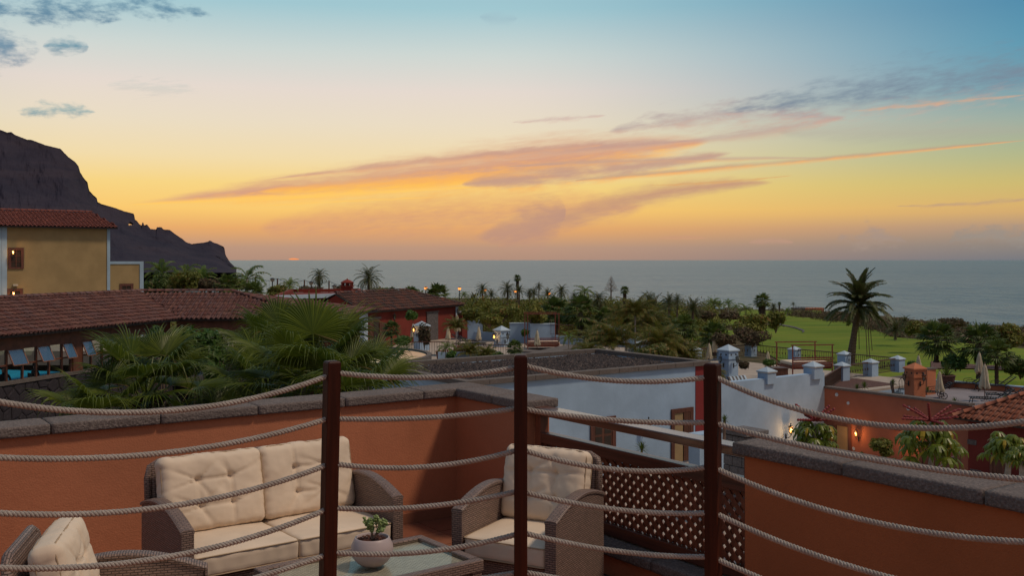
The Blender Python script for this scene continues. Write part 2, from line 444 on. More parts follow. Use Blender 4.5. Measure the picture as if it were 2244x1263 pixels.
def glass(name, col=(.8, .85, .85), rough=.02, tint=.85, alpha=None, fm=1.6):
    m, b = newmat(name)                             # thin pane: clear with fresnel reflection
    tr = N('BsdfTransparent', Color=(*col, 1)); gl = N('BsdfGlossy', Roughness=rough)
    fr = N('LayerWeight', Blend=.5); mx = T.nodes.new('ShaderNodeMixShader')
    f = (X(fr.outputs['Facing']).pow(4.0) * .8 + .03) * fm + (0.02 if alpha is None else alpha)
    T.links.new(f.clamp().v, mx.inputs[0]); T.links.new(tr.outputs[0], mx.inputs[1]); T.links.new(gl.outputs[0], mx.inputs[2])
    T.links.new(mx.outputs[0], T.nodes['Material Output'].inputs[0]); return m

M = {}
M['orange_shaded'] = stucco('shaded_orange_stucco', (.46, .135, .05))  # same paint as the other parapets, with the right wall's shade put into the colour
M['orange'] = stucco('orange_stucco', (.50, .185, .095), .38)
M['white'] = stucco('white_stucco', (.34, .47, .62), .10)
M['orange2'] = stucco('house_orange_stucco', (.33, .125, .08))
M['paleblue'] = stucco('pale_blue_stucco', (.34, .47, .58), .15)
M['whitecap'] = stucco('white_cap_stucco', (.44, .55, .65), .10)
M['yellow'] = stucco('yellow_stucco', (.36, .26, .125), .2)
M['redwall'] = stucco('red_stucco', (.20, .038, .027), .2)
M['darkred'] = stucco('dark_red_stucco', (.17, .032, .026), .2)
M['redstrip'] = stucco('red_strip_stucco', (.24, .035, .035), .15)
M['coping'] = stone('lava_coping', (.225, .185, .172), 70)
M['trim'] = stone('roof_trim', (.20, .17, .155), 40, .5)
M['stonew'] = stone('basalt', (.058, .05, .058), 18, .7)
M['mortar'] = plain('mortar', (.05, .042, .04), .95, .3, 8)
M['post'] = wood('varnished_post', (.055, .011, .0045), 2, .5, .45, coat=.04)
M['post'].node_tree.nodes['Principled BSDF'].inputs['Specular IOR Level'].default_value = .18
M['rail'] = wood('rail_wood', (.20, .058, .028), 2, .38, .55, coat=.15)
M['brown'] = wood('brown_wood', (.12, .045, .025), 2, .5)
M['railtop'] = wood('worn_rail', (.30, .13, .07), 2, .4, .6, coat=.3)
M['wicker'] = wicker('wicker', (.27, .18, .145)); M['wicker2'] = wicker('pale_woven_top', (.62, .51, .44))
M['cushion'] = plain('cushion_fabric', (.72, .58, .44), .85, .05, 5, .25, .0012, bscale=420)
M['piping'] = plain('piping_fabric', (.42, .30, .19), .85, .05, 5, 0)
M['gold'] = plain('old_fabric', (.55, .48, .36), .9, .1, 5, .2, .002)
M['umb'] = plain('parasol_canvas', (.56, .50, .36), .9, .12, 2, .2, .01, bscale=12)
M['pot'] = plain('glazed_pot', (.46, .37, .36), .38, .04, 3, .05, .001)
M['soil'] = plain('bark_soil', (.12, .045, .03), .95, .5, 60, 1, .01, bscale=90)
M['iron'] = plain('black_iron', (.03, .026, .026), .5, .2, 8, .1, .002, metal=.3)
M['rust'] = plain('brown_iron', (.08, .045, .032), .6, .2, 8, .1, .002)
M['paving'] = plain('pale_paving', (.40, .33, .27), .9, .12, 1.2, .2, .004, pos='w')
M['greypave'] = plain('grey_paving', (.24, .21, .22), .8, .1, 1.5, .2, .004, pos='w')
M['mulch'] = plain('red_mulch', (.10, .045, .035), .95, .4, 12, 1, .02, bscale=30, pos='w')
M['gravel'] = rtile('lava_gravel', [(.025, .021, .022), (.045, .037, .038), (.06, .05, .048), (.12, .09, .08)], .85)
M['bark'] = plain('palm_bark', (.15, .10, .075), .95, .35, 14, 1, .03, bscale=18)
M['dtrunk'] = plain('shaggy_trunk', (.10, .07, .05), .95, .4, 20, 1, .05, bscale=26)
M['fan'] = leafm('fan_leaf', (.045, .080, .010), (.165, .205, .022), .40, .42, (.34, .24, .10), .06)
M['fan2'] = leafm('fan_leaf_far', (.045, .085, .016), (.125, .17, .032), .3, .5, (.18, .12, .06), .08)
M['feather'] = leafm('feather_leaf', (.05, .07, .02), (.11, .13, .04), .25, .5, (.16, .10, .05), .15)
M['areca'] = leafm('areca_leaf', (.07, .10, .014), (.19, .18, .03), .35, .5, (.30, .16, .05), .15)
M['royal'] = leafm('royal_leaf', (.07, .14, .02), (.20, .27, .03), .4, .45, (.22, .13, .04), .1)
M['bushg'] = leafm('bush_leaf', (.035, .085, .015), (.10, .19, .025), .3, .45)
M['bushy'] = leafm('olive_leaf', (.08, .11, .018), (.23, .22, .034), .3, .6, (.25, .12, .03), .08)
M['scrub'] = leafm('scrub_leaf', (.06, .055, .03), (.13, .10, .05), .2, .8, (.16, .09, .06), .2)
M['schef'] = leafm('umbrella_tree_leaf', (.07, .11, .014), (.22, .27, .03), .4, .35, (.5, .33, .03), .06)
M['spike'] = plain('red_spike', (.22, .024, .026), .7, .4, 30, .3, .01)
M['jade'] = leafm('jade_leaf', (.28, .40, .13), (.55, .62, .30), .3, .35)
M['branch'] = plain('branch', (.20, .14, .10), .9, .3, 20, .5, .005)
M['pale'] = plain('pale_branch', (.36, .32, .28), .9, .2, 10, .4, .01)
M['rock'] = None
M['doorw'] = wood('door_wood', (.14, .05, .032), 2, .5)
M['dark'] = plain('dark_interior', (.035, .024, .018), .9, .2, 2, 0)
M['interior'] = plain('cream_interior', (.34, .24, .12), .9, .1, 2, 0)
M['slate'] = stone('grey_door_stone', (.17, .155, .155), 12, .4)
M['clay'] = plain('clay_pot', (.18, .08, .05), .8, .2, 5, .2, .003)
M['glass'] = glass('window_glass')
M['tintglass'] = glass('tilted_glass', (.40, .38, .45), .25, alpha=.30)
M['tableglass'] = glass('table_glass', (.95, .97, .93), .02, alpha=.0, fm=.28)
M['lampglass'] = glass('lamp_glass', (.7, .68, .6), .1, alpha=.1)
M['lit'] = emit('lit_lamp', (1.0, .42, .10), 9.0)
M['litfar'] = emit('street_glow', (1.0, .30, .06), 2.2)
M['rope'] = None
M['skin'] = plain('skin', (.40, .22, .15), .6, .1, 5, 0)
M['cloth_dark'] = plain('dark_shirt', (.03, .03, .035), .9, .1, 5, 0)
M['cloth_brown'] = plain('brown_shirt', (.20, .11, .08), .9, .1, 5, 0)
M['hair'] = plain('dark_hair', (.02, .015, .012), .8, .1, 5, 0)
M['turq'] = plain('turquoise_pool', (.015, .33, .50), .6, .1, 1, .1, .01, bscale=3, pos='w', spec=.1)
m, b = newmat('rope_fibre'); v = coords('Object'); n1 = nz(v, 9, 3); n2 = nz(v, 300, 3)
T.links.new(mixc(n2.sstep(.3, .7), mixc(n1.sstep(.35, .65), (.37, .33, .295), (.50, .455, .41)), (.25, .22, .195)), b.inputs['Base Color'])
b.inputs['Roughness'].default_value = .95; b.inputs['Specular IOR Level'].default_value = .1
bump(b, nz(coords('Object', (1, 1, 1)), 520, 2), .8, .0015); M['rope'] = m
m, b = newmat('gold_pool_water'); v = worldpos()
b.inputs['Base Color'].default_value = (.05, .12, .12, 1); b.inputs['Roughness'].default_value = .03; b.inputs['IOR'].default_value = 1.33
bump(b, nz(v, 3.0, 3), .05, .02); M['poolwater'] = m
# ================================================================== SETTING
# sea
m, b = newmat('sea_water')
v1 = worldpos((.035, .012, 1)); v2 = worldpos((.25, .10, 1)); v3 = worldpos((.0006, .003, 1))
n1 = nz(v1, 1, 6, .7); n2 = nz(v2, 1, 4, .65); n3 = nz(v3, 1, 4)
cw = mixc(n3.sstep(.35, .65), (.115, .155, .18), (.18, .20, .205)); cw = mixc(n1.sstep(.42, .6) * .6, cw, (.24, .265, .25)); cw = mixc(n2.sstep(.5, .7) * .35, cw, (.09, .12, .125))
T.links.new(cw, b.inputs['Base Color']); b.inputs['Roughness'].default_value = .34; b.inputs['IOR'].default_value = 1.33
bump(b, n1 * 2.2 + n2 * .6, 1.0, 3.0)
M['sea'] = m
mb = MB(); rr = [200, 300, 500, 900, 1800, 4000, 10000, 30000, 150000]; na = 72
vs = []; fs = []
for r_ in rr:
    for k in range(na): t = 2 * math.pi * k / na; vs.append((r_ * math.cos(t), 200 + r_ * math.sin(t), -35))
for i in range(len(rr) - 1):
    for k in range(na): fs.append((i * na + k, i * na + (k + 1) % na, (i + 1) * na + (k + 1) % na, (i + 1) * na + k))
fs.append(tuple(range(na)))
mb.add(vs, fs); struct(mb.build('sea', M['sea']))

def ztop(Y): return -4.0 - .025 * Y
def sst(a, b_, x): t = max(0, min(1, (x - a) / (b_ - a))); return t * t * (3 - 2 * t)
EDGE = [(-60, 700), (-35, 640), (0, 600), (600, 560), (1000, 480), (1200, 420), (1400, 330), (1560, 285), (1700, 262), (1850, 232), (2000, 186), (2120, 160), (2244, 150), (2500, 140), (4000, 120)]
def edgeD(px):
    e = EDGE
    if px <= e[0][0]: return e[0][1]
    for (x0, d0), (x1, d1) in zip(e, e[1:]):
        if x0 <= px <= x1: return d0 + (d1 - d0) * (px - x0) / (x1 - x0)
    return e[-1][1]
def groundz(x, y):
    if y < 62:
        low = -7.62; hi = ztop(64)
        z = low + (hi - low) * sst(50, 64, y)
        return z
    px = CX + FPX * x / max(y, 1)
    E = edgeD(px) * (1 + .05 * mnoise.noise((px * .02, 0, 0)))
    z = ztop(y) + .35 * mnoise.noise((x * .03, y * .03, 1)) * sst(70, 110, y)
    if y > E: z -= (y - E) * .9
    return max(z, -42)
m, b = newmat('dry_ground'); v = worldpos(); n1 = nz(v, .12, 6, .65); n2 = nz(v, 1.2, 5); n3 = nz(v, .03, 4)
cg = mixc(n1.sstep(.4, .6), (.07, .062, .03), (.11, .08, .045)); cg = mixc(n2.sstep(.5, .7) * .6, cg, (.045, .05, .02)); cg = mixc(n3.sstep(.5, .62) * .4, cg, (.055, .07, .02))
T.links.new(cg, b.inputs['Base Color']); b.inputs['Roughness'].default_value = 1; b.inputs['Specular IOR Level'].default_value = .1
bump(b, n2, .8, .4); M['ground'] = m
Ys = []; y = -40.0
while y < 760:
    Ys.append(y); y += 4 if y < 40 else (1.2 if y < 70 else max(2.0, y * .022))
vs = []; fs = []; nx = 150
for y in Ys:
    for i in range(nx):
        s_ = -1.15 + 2.3 * i / (nx - 1); w_ = max(y, 60)
        x_ = s_ * w_; vs.append((x_, y, groundz(x_, y)))
for j in range(len(Ys) - 1):
    for i in range(nx - 1): a = j * nx + i; fs.append((a, a + 1, a + nx + 1, a + nx))
mb = MB(); mb.add(vs, fs); struct(mb.build('ground', M['ground'], smooth=True))

# golf turf sheets drawn on the ground, following its slope
m, b = newmat('golf_turf'); v = worldpos((1, 1, 1)); v2 = worldpos((.10, .9, 1))
n1 = nz(v, .08, 5); n2 = nz(v2, .55, 3); n3 = nz(v, 6, 4)
cg = mixc(n1.sstep(.35, .65), (.105, .165, .011), (.155, .225, .017)); cg = mixc(n2.sstep(.47, .55) * .7, cg, (.20, .225, .022)); cg = mixc(n3.sstep(.4, .7) * .3, cg, (.04, .09, .012))
T.links.new(cg, b.inputs['Base Color']); b.inputs['Roughness'].default_value = .95; b.inputs['Specular IOR Level'].default_value = .15
bump(b, n3, .6, .05); M['turf'] = m
m, b = newmat('cart_path'); v = worldpos(); cg = mixc(nz(v, .8, 5).sstep(.35, .65), (.07, .068, .06), (.11, .10, .09))
T.links.new(cg, b.inputs['Base Color']); b.inputs['Roughness'].default_value = .95; M['path'] = m
def lerp_tab(tab, x):
    for (x0, v0), (x1, v1) in zip(tab, tab[1:]):
        if x0 <= x <= x1:
            return v0 + (v1 - v0) * (x - x0) / (x1 - x0)
    return tab[0][1] if x < tab[0][0] else tab[-1][1]
def gD(py): return FPX * 6.1 / max(8, (py - HY - 55))
def sheet(name, top, bot, x0, x1, mat_, rows=14, step=8, lift=.06):
    vs = []; fs = []; n = 0; x = x0
    xs = [x0 + (x1 - x0) * i / max(1, int((x1 - x0) / step)) for i in range(int((x1 - x0) / step) + 1)]
    for x in xs:
        t, bt = lerp_tab(top, x), lerp_tab(bot, x)
        for j in range(rows + 1):
            D = 1 / (1 / gD(bt) + (1 / gD(t) - 1 / gD(bt)) * j / rows); X_ = (x - CX) * D / FPX
            vs.append((X_, D, groundz(X_, D) + lift))
    for i in range(len(xs) - 1):
        for j in range(rows): a = i * (rows + 1) + j; fs.append((a, a + rows + 1, a + rows + 2, a + 1))
    mb = MB(); mb.add(vs, fs); return struct(mb.build(name, mat_, smooth=True))
sheet('fairway', [(1600, 745), (1690, 712), (1720, 698), (1800, 700), (1870, 712), (1960, 742), (2060, 749), (2160, 757), (2300, 768)],
      [(1600, 760), (1680, 775), (1720, 800), (1900, 830), (2100, 850), (2300, 880)], 1660, 2300, M['turf'], 26, 6)
sheet('fairway', [(1380, 700), (1500, 706), (1600, 688), (1640, 678), (1720, 684), (1790, 681), (1850, 690)], [(1380, 712), (1500, 722), (1600, 716), (1700, 706), (1790, 690), (1850, 695)], 1480, 1800, M['turf'], 14, 8, .09)
sheet('fairway', [(1380, 726), (1520, 722), (1620, 726)], [(1380, 740), (1520, 748), (1620, 734)], 1380, 1620, M['turf'], 8, 8, .09)
sheet('fairway', [(1000, 689), (1130, 692)], [(1000, 712), (1130, 706)], 1004, 1080, M['turf'], 8, 8, .12)
# cart path
pth = [(1706, 707), (1703, 711), (1712, 715.5), (1728, 718.5), (1744, 722), (1756, 726), (1763, 728.5), (1758, 730.5)]
vs = []; fs = []
for i, (px, py) in enumerate(pth):
    for dyy in (-1.2, 1.5):
        D = gD(py + dyy); X_ = (px - CX) * D / FPX; vs.append((X_, D, groundz(X_, D) + .14))
for i in range(len(pth) - 1): fs.append((2 * i, 2 * i + 2, 2 * i + 3, 2 * i + 1))
mb = MB(); mb.add(vs, fs); struct(mb.build('path', M['path']))
sheet('path', [(2040, 795), (2140, 803), (2300, 812)], [(2040, 812), (2140, 812), (2300, 822)], 2040, 2250, M['mulch'], 5, 10, .14)

# mountain on the left
m, b = newmat('cliff_rock'); v = worldpos((.012, .012, .03)); n1 = nz(v, 1, 8, .65); v2 = worldpos((.004, .004, .06)); n2 = nz(v2, 1, 5)
cg = mixc(n1.sstep(.35, .65), (.033, .031, .047), (.046, .040, .056)); cg = mixc(n2.sstep(.5, .65) * .5, cg, (.058, .047, .060))
T.links.new(cg, b.inputs['Base Color']); b.inputs['Roughness'].default_value = 1; b.inputs['Specular IOR Level'].default_value = .05
bump(b, n1, .8, 5); M['rock'] = m
SIL = [(-500, 130), (-300, 190), (-150, 240), (0, 284), (8, 287), (15, 290), (25, 289), (32, 295), (60, 306), (68, 306), (100, 318), (133, 326), (140, 334), (150, 344), (165, 355), (172, 364), (176, 378), (185, 392), (192, 400), (195, 417), (205, 428),
       (212, 434), (213, 442), (222, 447), (250, 455), (272, 463), (292, 468), (295, 472), (294, 480), (300, 484), (306, 492), (310, 494), (311, 488), (314, 488), (316, 494), (322, 492), (330, 502), (342, 503), (344, 498), (354, 498), (358, 503), (372, 504),
       (385, 514), (400, 524), (408, 531), (420, 535), (436, 533), (446, 532), (455, 530), (461, 527), (466, 531), (478, 535), (490, 541), (493, 547), (492, 553), (496, 562), (502, 572), (510, 583), (515, 590), (520, 597)]
vs = []; fs = []; cols = []; x = -500.0
while x < 520: cols.append(x); x += 12 if x < -20 else 2.0
JF, JB = 46, 10
HOLE = []
for ci, x in enumerate(cols):
    yc = lerp_tab(SIL, x) + .8 * mnoise.noise((x * .35, 0, 3)); ysm = sum(lerp_tab(SIL, x + k) for k in range(-24, 25, 4)) / 13
    Dc = 1500 + .25 * x
    for j in range(JF + 1):
        t = j / JF
        D = Dc - (1 - t) ** 1.4 * 520 * (1 - .35 * sst(300, 520, x)); el_ = 598 - (598 - ysm) * (t ** .95) + (yc - ysm) * sst(.82, 1, t)
        pt = P(x, el_, D)
        rid = mnoise.fractal((x * .022, t * 5.0, .5), .9, 2.1, 6) ; rid2 = abs(mnoise.noise((x * .012 + t * .5, t * 1.2, 2)))
        k = math.sin(math.pi * min(1, t)) ** .6
        f_ = 1 + (rid * 22 + rid2 * 16) * k / D; o_ = Vector((0, 0, CZ)); pt = o_ + (pt - o_) * f_
        vs.append(tuple(pt))
    for j in range(1, JB + 1):
        t = j / JB; pc = P(x, yc, Dc); vs.append((pc.x * (1 + .25 * t), pc.y * (1 + .25 * t), pc.z + (-45 - pc.z) * t ** 1.3))
W_ = JF + JB + 1
for i in range(len(cols) - 1):
    for j in range(W_ - 1):
        a = i * W_ + j
        pv = Vector(vs[a]); qx = CX + FPX * pv.x / pv.y; qy = HY - FPX * (pv.z - CZ) / pv.y
        if 281 < qx < 290 and 488.5 < qy < 493.5: continue      # the rock window in the spur
        fs.append((a, a + W_, a + W_ + 1, a + 1))
mb = MB(); mb.add(vs, fs); struct(mb.build('mountain', M['rock']))

# ================================================================== OUR TERRACE
A0, B0 = 4.44, 6.965                                 # inner corner of the parapet
# floor: base slab and separate terracotta tiles
mb = MB(); mb.ob(-3.2, 4.9, 1.0, 7.4, -.30, -.012); struct(mb.build('terrace_slab', M['mortar']))
M['terra'] = rtile('terracotta', [(.20, .075, .045), (.25, .095, .055), (.29, .12, .07)], .45)
fl = bpy.data.objects.new('terrace_floor', None); COL.objects.link(fl); struct(fl)
tm = MB(); tm.box(-.1615, .1615, -.1615, .1615, -.012, 0); tme = tm.build('tile', M['terra'], fl); tm0 = tme.data; bpy.data.objects.remove(tme)
ta = math.atan2(UA.y, UA.x)
for i in range(-6, 17):
    for j in range(13):
        a = .25 + i * .33 + .02; b_ = 6.79 - j * .33
        if a > 4.44 - .16: continue
        o = ref('tile', tm0, fl, Matrix.Translation(AB(a, b_, rnd.uniform(-.0012, .0012))) @ Matrix.Rotation(ta, 4, 'Z'))

def coping_stone(name, a0, a1, b0, b1, z0, z1, parent, seed):
    hx, hy, hz = (a1 - a0) / 2, (b1 - b0) / 2, (z1 - z0) / 2
    def dsp(o, nn, p):
        q = o * 9 + Vector((seed * 7.7, seed * 3.1, 0)); k = mnoise.fractal(q * 2.2, .8, 2.1, 4)
        return o + nn * (k * .0016)
    V, Fq = rbox(hx, hy, hz, .007, (max(8, int(hx * 60)), max(8, int(hy * 60)), 5), dsp)
    c0 = AB((a0 + a1) / 2, (b0 + b1) / 2, (z0 + z1) / 2)
    mb = MB(); mb.add([tuple(UA * q[0] + UB * q[1] + Vector((0, 0, q[2])) + c0) for q in V], Fq)
    return mb.build(name, M['coping'], parent, smooth=True)
OVH, CW = .035, .33
wl = thing('parapet_wall', 'long orange parapet wall behind the sofa, capped with dark lava stone', 'wall', AB(A0, B0, 0))
mb = MB(); mb.ob(-4.0, A0 + .26, B0, B0 + .26, -5, .978); mb.ob(A0, A0 + .26, 6.06, B0, -5, .978); mb.build('wall', M['orange'], wl)
mb = MB(); mb.ob(-4.0, A0 - .014, B0 - .014, B0 + .001, 0, .085); mb.ob(A0 - .014, A0 + .001, 6.06, B0 - .0, 0, .085); mb.build('skirting', M['terra'], wl)
js = [-4.2, -3.4, -2.7, -2.0, -1.4, -.72, -.03, .66, 1.35, 2.04, 2.73, 3.42, 4.11, A0 + CW - OVH]
for i, (p, q) in enumerate(zip(js, js[1:])): coping_stone('coping_stone', p + .004, q - .004, B0 - OVH, B0 - OVH + CW, .98, 1.05, wl, i)
for i, (p, q) in enumerate([(5.99, 6.40), (6.41, B0 - OVH - .006)]): coping_stone('coping_stone', A0 - OVH, A0 - OVH + CW, p, q, .98, 1.05, wl, 20 + i)
wr = thing('parapet_wall', 'orange parapet wall in the right foreground, running towards the viewer', 'wall', AB(A0, 3.9, 0))
mb = MB(); mb.ob(A0, A0 + .26, -3.0, 3.895, -5, .978); mb.build('wall', M['orange_shaded'], wr)
js = [3.965, 3.22, 2.46, 1.70, .95, .2, -.55, -1.3, -2.1, -3.0]
for i, (p, q) in enumerate(zip(js, js[1:])): coping_stone('coping_stone', A0 - OVH, A0 - OVH + CW, q + .004, p - .004, .98, 1.05, wr, 40 + i)
cu = thing('low_curb_wall', 'low orange curb capped with lava slabs under the wooden lattice railing', 'wall', AB(A0, 5, 0))
mb = MB(); mb.ob(A0, A0 + .26, 3.9, 6.055, -5, .135); mb.build('wall', M['orange'], cu)
js = [6.05, 5.34, 4.62, 3.91]
for i, (p, q) in enumerate(zip(js, js[1:])): coping_stone('coping_stone', A0 - OVH - .02, A0 - OVH + CW, q + .004, p - .004, .137, .205, cu, 60 + i)
# outer body of our house under the terrace, faces below the parapets
mb = MB(); mb.ob(-4.0, A0 + .259, 1.0, B0 + .25, -7.7, -5.0); struct(mb.build('house_base', M['orange']))
# upper deck on which the camera stands (outside the view)
mb = MB(); mb.prism([(-.80, 3.95), (-.03, 4.02), (.86, 3.95), (2.0, 2.7), (2.2, -2), (-2.2, -2), (-2.1, 2.9)][::-1], .30, .52); struct(mb.build('upper_deck', M['orange']))

# wooden lattice railing
ra = A0 + .13
rw = thing('lattice_railing', 'dark wooden railing with diamond lattice panel between the parapet walls', 'railing', AB(ra, 4.97, .205))
def obj_local(parent, name, mb, mat_, **k): return mb.build(name, mat_, parent, **k)
def rbar(b0, b1, z0, z1, w): q = MB(); q.ob(ra - w / 2, ra + w / 2, b0, b1, z0, z1); return q
mrail = {}
def woodY(nm, col, **k):                             # grain along the railing
    m_, b_ = newmat(nm); t = T.nodes.new('ShaderNodeTexCoord'); mp = T.nodes.new('ShaderNodeMapping'); mp.vector_type = 'TEXTURE'
    mp.inputs['Rotation'].default_value = (0, 0, ta); T.links.new(t.outputs['Object'], mp.inputs[0])
    m2 = T.nodes.new('ShaderNodeMapping'); m2.inputs['Scale'].default_value = (40, 1.5, 40); T.links.new(mp.outputs[0], m2.inputs[0])
    n1 = nz(m2.outputs[0], 1, 6, .65)
    T.links.new(mixc(n1.sstep(.32, .68), sc_(col, .55), sc_(col, 1.25)), b_.inputs['Base Color']); b_.inputs['Roughness'].default_value = k.get('rough', .38)
    b_.inputs['Coat Weight'].default_value = k.get('coat', .2); bump(b_, n1, .3, .002); return m_
M['railY'] = woodY('railing_wood', (.10, .030, .016)); M['topY'] = woodY('handrail_wood', (.12, .038, .020), rough=.35, coat=.6)
rbar(3.86, 6.06, .945, 1.0, .13).build('handrail', M['topY'], rw, bev=.006)
rbar(3.98, 5.95, .735, .815, .075).build('middle_rail', M['railY'], rw, bev=.004)
rbar(3.98, 5.95, .215, .295, .075).build('bottom_rail', M['railY'], rw, bev=.004)
for b_ in (5.985, 3.95):
    q = MB(); q.ob(ra - .036, ra + .036, b_ - .036, b_ + .036, .207, .944); q.build('railing_post', M['rail'], rw, bev=.004)
mb = MB(); mb.ob(ra - .018, ra + .018, 5.90, 5.949, .296, .734); mb.build('lattice_frame', M['railY'], rw)
# slats
def slat(sign, off, c0):
    z0, z1 = .297, .733; bl, bh = 3.986, 5.90; H = z1 - z0
    p = off; q = off + sign * H                      # b at bottom, b at top (45 degrees)
    zb, zt = z0, z1
    pts = [(p, z0), (q, z1)]
    def cl(pa, pb):
        (b0_, za), (b1_, zb_) = pa, pb
        t0, t1 = 0.0, 1.0; db = b1_ - b0_
        for lim, sg in ((bl, 1), (bh, -1)):
            fa, fb = sg * (b0_ - lim), sg * (b1_ - lim)
            if fa < 0 and fb < 0: return None
            if fa < 0: t0 = max(t0, fa / (fa - fb))
            elif fb < 0: t1 = min(t1, fa / (fa - fb))
        return None if t1 - t0 < .03 else ((b0_ + db * t0, za + (zb_ - za) * t0), (b0_ + db * t1, za + (zb_ - za) * t1))
    r_ = cl(*pts)
    if not r_: return
    (ba, za), (bb, zb) = r_; aa = ra + c0
    d = (AB(aa, bb, zb) - AB(aa, ba, za)).normalized()
    q = MB(); n_ = UA; s_ = d.cross(n_).normalized(); L = (AB(aa, bb, zb) - AB(aa, ba, za)).length
    q.cbox((AB(aa, bb, zb) + AB(aa, ba, za)) / 2, s_, d, n_, .0172, L / 2, .004)
    q.build('lattice_slat', M['rail'], rw)
k = 3.986 - .5
while k < 6.4: slat(1, k, -.0045); slat(-1, k, .0045); k += .080

# ------------------------------------------------------------------ rope fence
def postm(px, D, zt, w, rot, lean, label):
    x = (px - CX) * D / FPX
    t = thing('rope_fence_post', label, 'fence post', (x, D, .52), rot, 'posts of the rope fence')
    q = MB(); h = zt - .52; c = .006; s_ = w / 2
    vs = []
    for z, s2 in ((0, s_), (h - c, s_), (h, s_ - c)):
        for sx, sy in ((-1, -1), (1, -1), (1, 1), (-1, 1)):
            for ddx, ddy in (((1, 0), (0, 1)) if sx == sy else ((0, 1), (1, 0))) if False else ((0, 0),):
                vs.append((sx * s2 - lean * (h - z) * math.cos(rot), sy * s2 + lean * (h - z) * math.sin(rot), z))
    q.add(vs, [(3, 2, 1, 0), (0, 1, 5, 4), (1, 2, 6, 5), (2, 3, 7, 6), (3, 0, 4, 7), (4, 5, 9, 8), (5, 6, 10, 9), (6, 7, 11, 10), (7, 4, 8, 11), (8, 9, 10, 11)])
    o = MB.build(q, 'post', M['post'], None, bev=.004); o.parent = t; o.location = (0, 0, 0)
    return t
PD = 3.9
zT = lambda py: CZ + (HY - py) * PD / FPX
pL = postm(728, PD, zT(791), .0545, R(34), .021, 'left reddish brown post of the rope fence, in front of the sofa')
pC = postm(1141, PD, zT(778), .0515, R(0), 0, 'middle reddish brown post of the rope fence, in front of the armchair')
pR = postm(1561, PD, zT(796), .0545, R(-33), -.005, 'right reddish brown post of the rope fence, in front of the lattice railing')
def rope_mesh(q, pts, R_=.0060, r_=.0054, pitch=.040, strands=3, n=7):
    # resample
    pts = [Vector(p) for p in pts]; seg = [0.0]
    for a, b_ in zip(pts, pts[1:]): seg.append(seg[-1] + (b_ - a).length)
    L = seg[-1]; ns = int(L / pitch * 9); j = 0; C_ = []
    for i in range(ns + 1):
        s_ = L * i / ns
        while j < len(seg) - 2 and seg[j + 1] < s_: j += 1
        t = (s_ - seg[j]) / (seg[j + 1] - seg[j]); C_.append((pts[j].lerp(pts[j + 1], t), s_))
    for k in range(strands):
        P_ = []
        for i, (p, s_) in enumerate(C_):
            d = (C_[min(i + 1, ns)][0] - C_[max(i - 1, 0)][0]).normalized(); x = d.cross(Vector((0, 0, 1))).normalized(); z = x.cross(d)
            t = -2 * math.pi * (s_ / pitch + k / strands) ; P_.append(p + (x * math.cos(t) + z * math.sin(t)) * (R_ * (1 + .04 * math.sin(s_ * 37 + k))))
        q.tube(P_, [r_ * (1 + .05 * mnoise.noise((s2 * 60, k, 0))) for _, s2 in C_], n)
    return q
def rope(pa, pb, pxs, label, group, capL=True):
    """pa, pb: ground points (x, y) of both ends; pxs: three photo points the rope passes"""
    (xa, ya), (xb, yb) = pa, pb
    pr = []
    for px, py in pxs:                               # where the sight line meets the vertical plane of the span
        s_ = (px - CX) / FPX
        t = (xa - s_ * ya) / (s_ * (yb - ya) - (xb - xa)); Y = ya + (yb - ya) * t; pr.append((t, CZ + (HY - py) * Y / FPX))
    def z(t):
        r_ = 0
        for i in range(3):
            w_ = pr[i][1]
            for j in range(3):
                if i != j: w_ *= (t - pr[j][0]) / (pr[i][0] - pr[j][0])
            r_ += w_
        return r_
    pts = [(xa + (xb - xa) * t, ya + (yb - ya) * t, z(t)) for t in [i / 40 for i in range(41)]]
    q = MB(); rope_mesh(q, pts)
    o = q.build('rope', M['rope'], origin=pts[0], smooth=True)
    return tag(o, label, 'rope', group)
lx, cx_, rx = [(p - CX) * PD / FPX for p in (728, 1141, 1561)]
far_l = (lx - .81 * 1.95, PD - .58 * 1.95); far_r = (rx + .78 * 2.0, PD - .62 * 2.0)
names = ['top', 'second', 'middle', 'fourth', 'lowest']
LL = [[(712, 827), (285, 905), (0, 882)], [(708, 922), (210, 1005), (0, 1004)], [(709, 1023), (135, 1129), (0, 1126)], [(708, 1121), (96, 1247), (0, 1246)], [(705, 1221), (300, 1330), (0, 1372)]]
for nme, q in zip(names, LL): rope((lx - .014, PD - .01), far_l, q, nme + ' rope of the span left of the left fence post', 'ropes of the left span')
LL = [[(749, 819), (905, 828), (1127, 807)], [(747, 919), (900, 918), (1127, 897)], [(744, 1019), (935, 1024), (1125, 990)], [(741, 1115), (900, 1114), (1125, 1080)], [(739, 1213), (890, 1214), (1125, 1174)]]
for nme, q in zip(names, LL): rope((lx + .01, PD), (cx_ - .01, PD), q, nme + ' rope between the left and the middle fence post', 'ropes of the left central span')
LL = [[(1157, 804), (1350, 835), (1540, 829)], [(1157, 899), (1380, 924), (1541, 927)], [(1155, 990), (1370, 1032), (1541, 1026)], [(1155, 1081), (1350, 1118), (1542, 1126)], [(1155, 1171), (1350, 1209), (1543, 1222)], ]
for nme, q in zip(names, LL): rope((cx_ + .01, PD), (rx - .012, PD), q, nme + ' rope between the middle and the right fence post', 'ropes of the right central span')
LL = [[(1572, 829), (1920, 932), (2244, 925)], [(1576, 931), (1916, 1009), (2244, 1052)], [(1576, 1031), (1916, 1146), (2244, 1189)], [(1576, 1130), (1760, 1208), (1916, 1258)], [(1576, 1229), (1660, 1266), (1800, 1322)]]
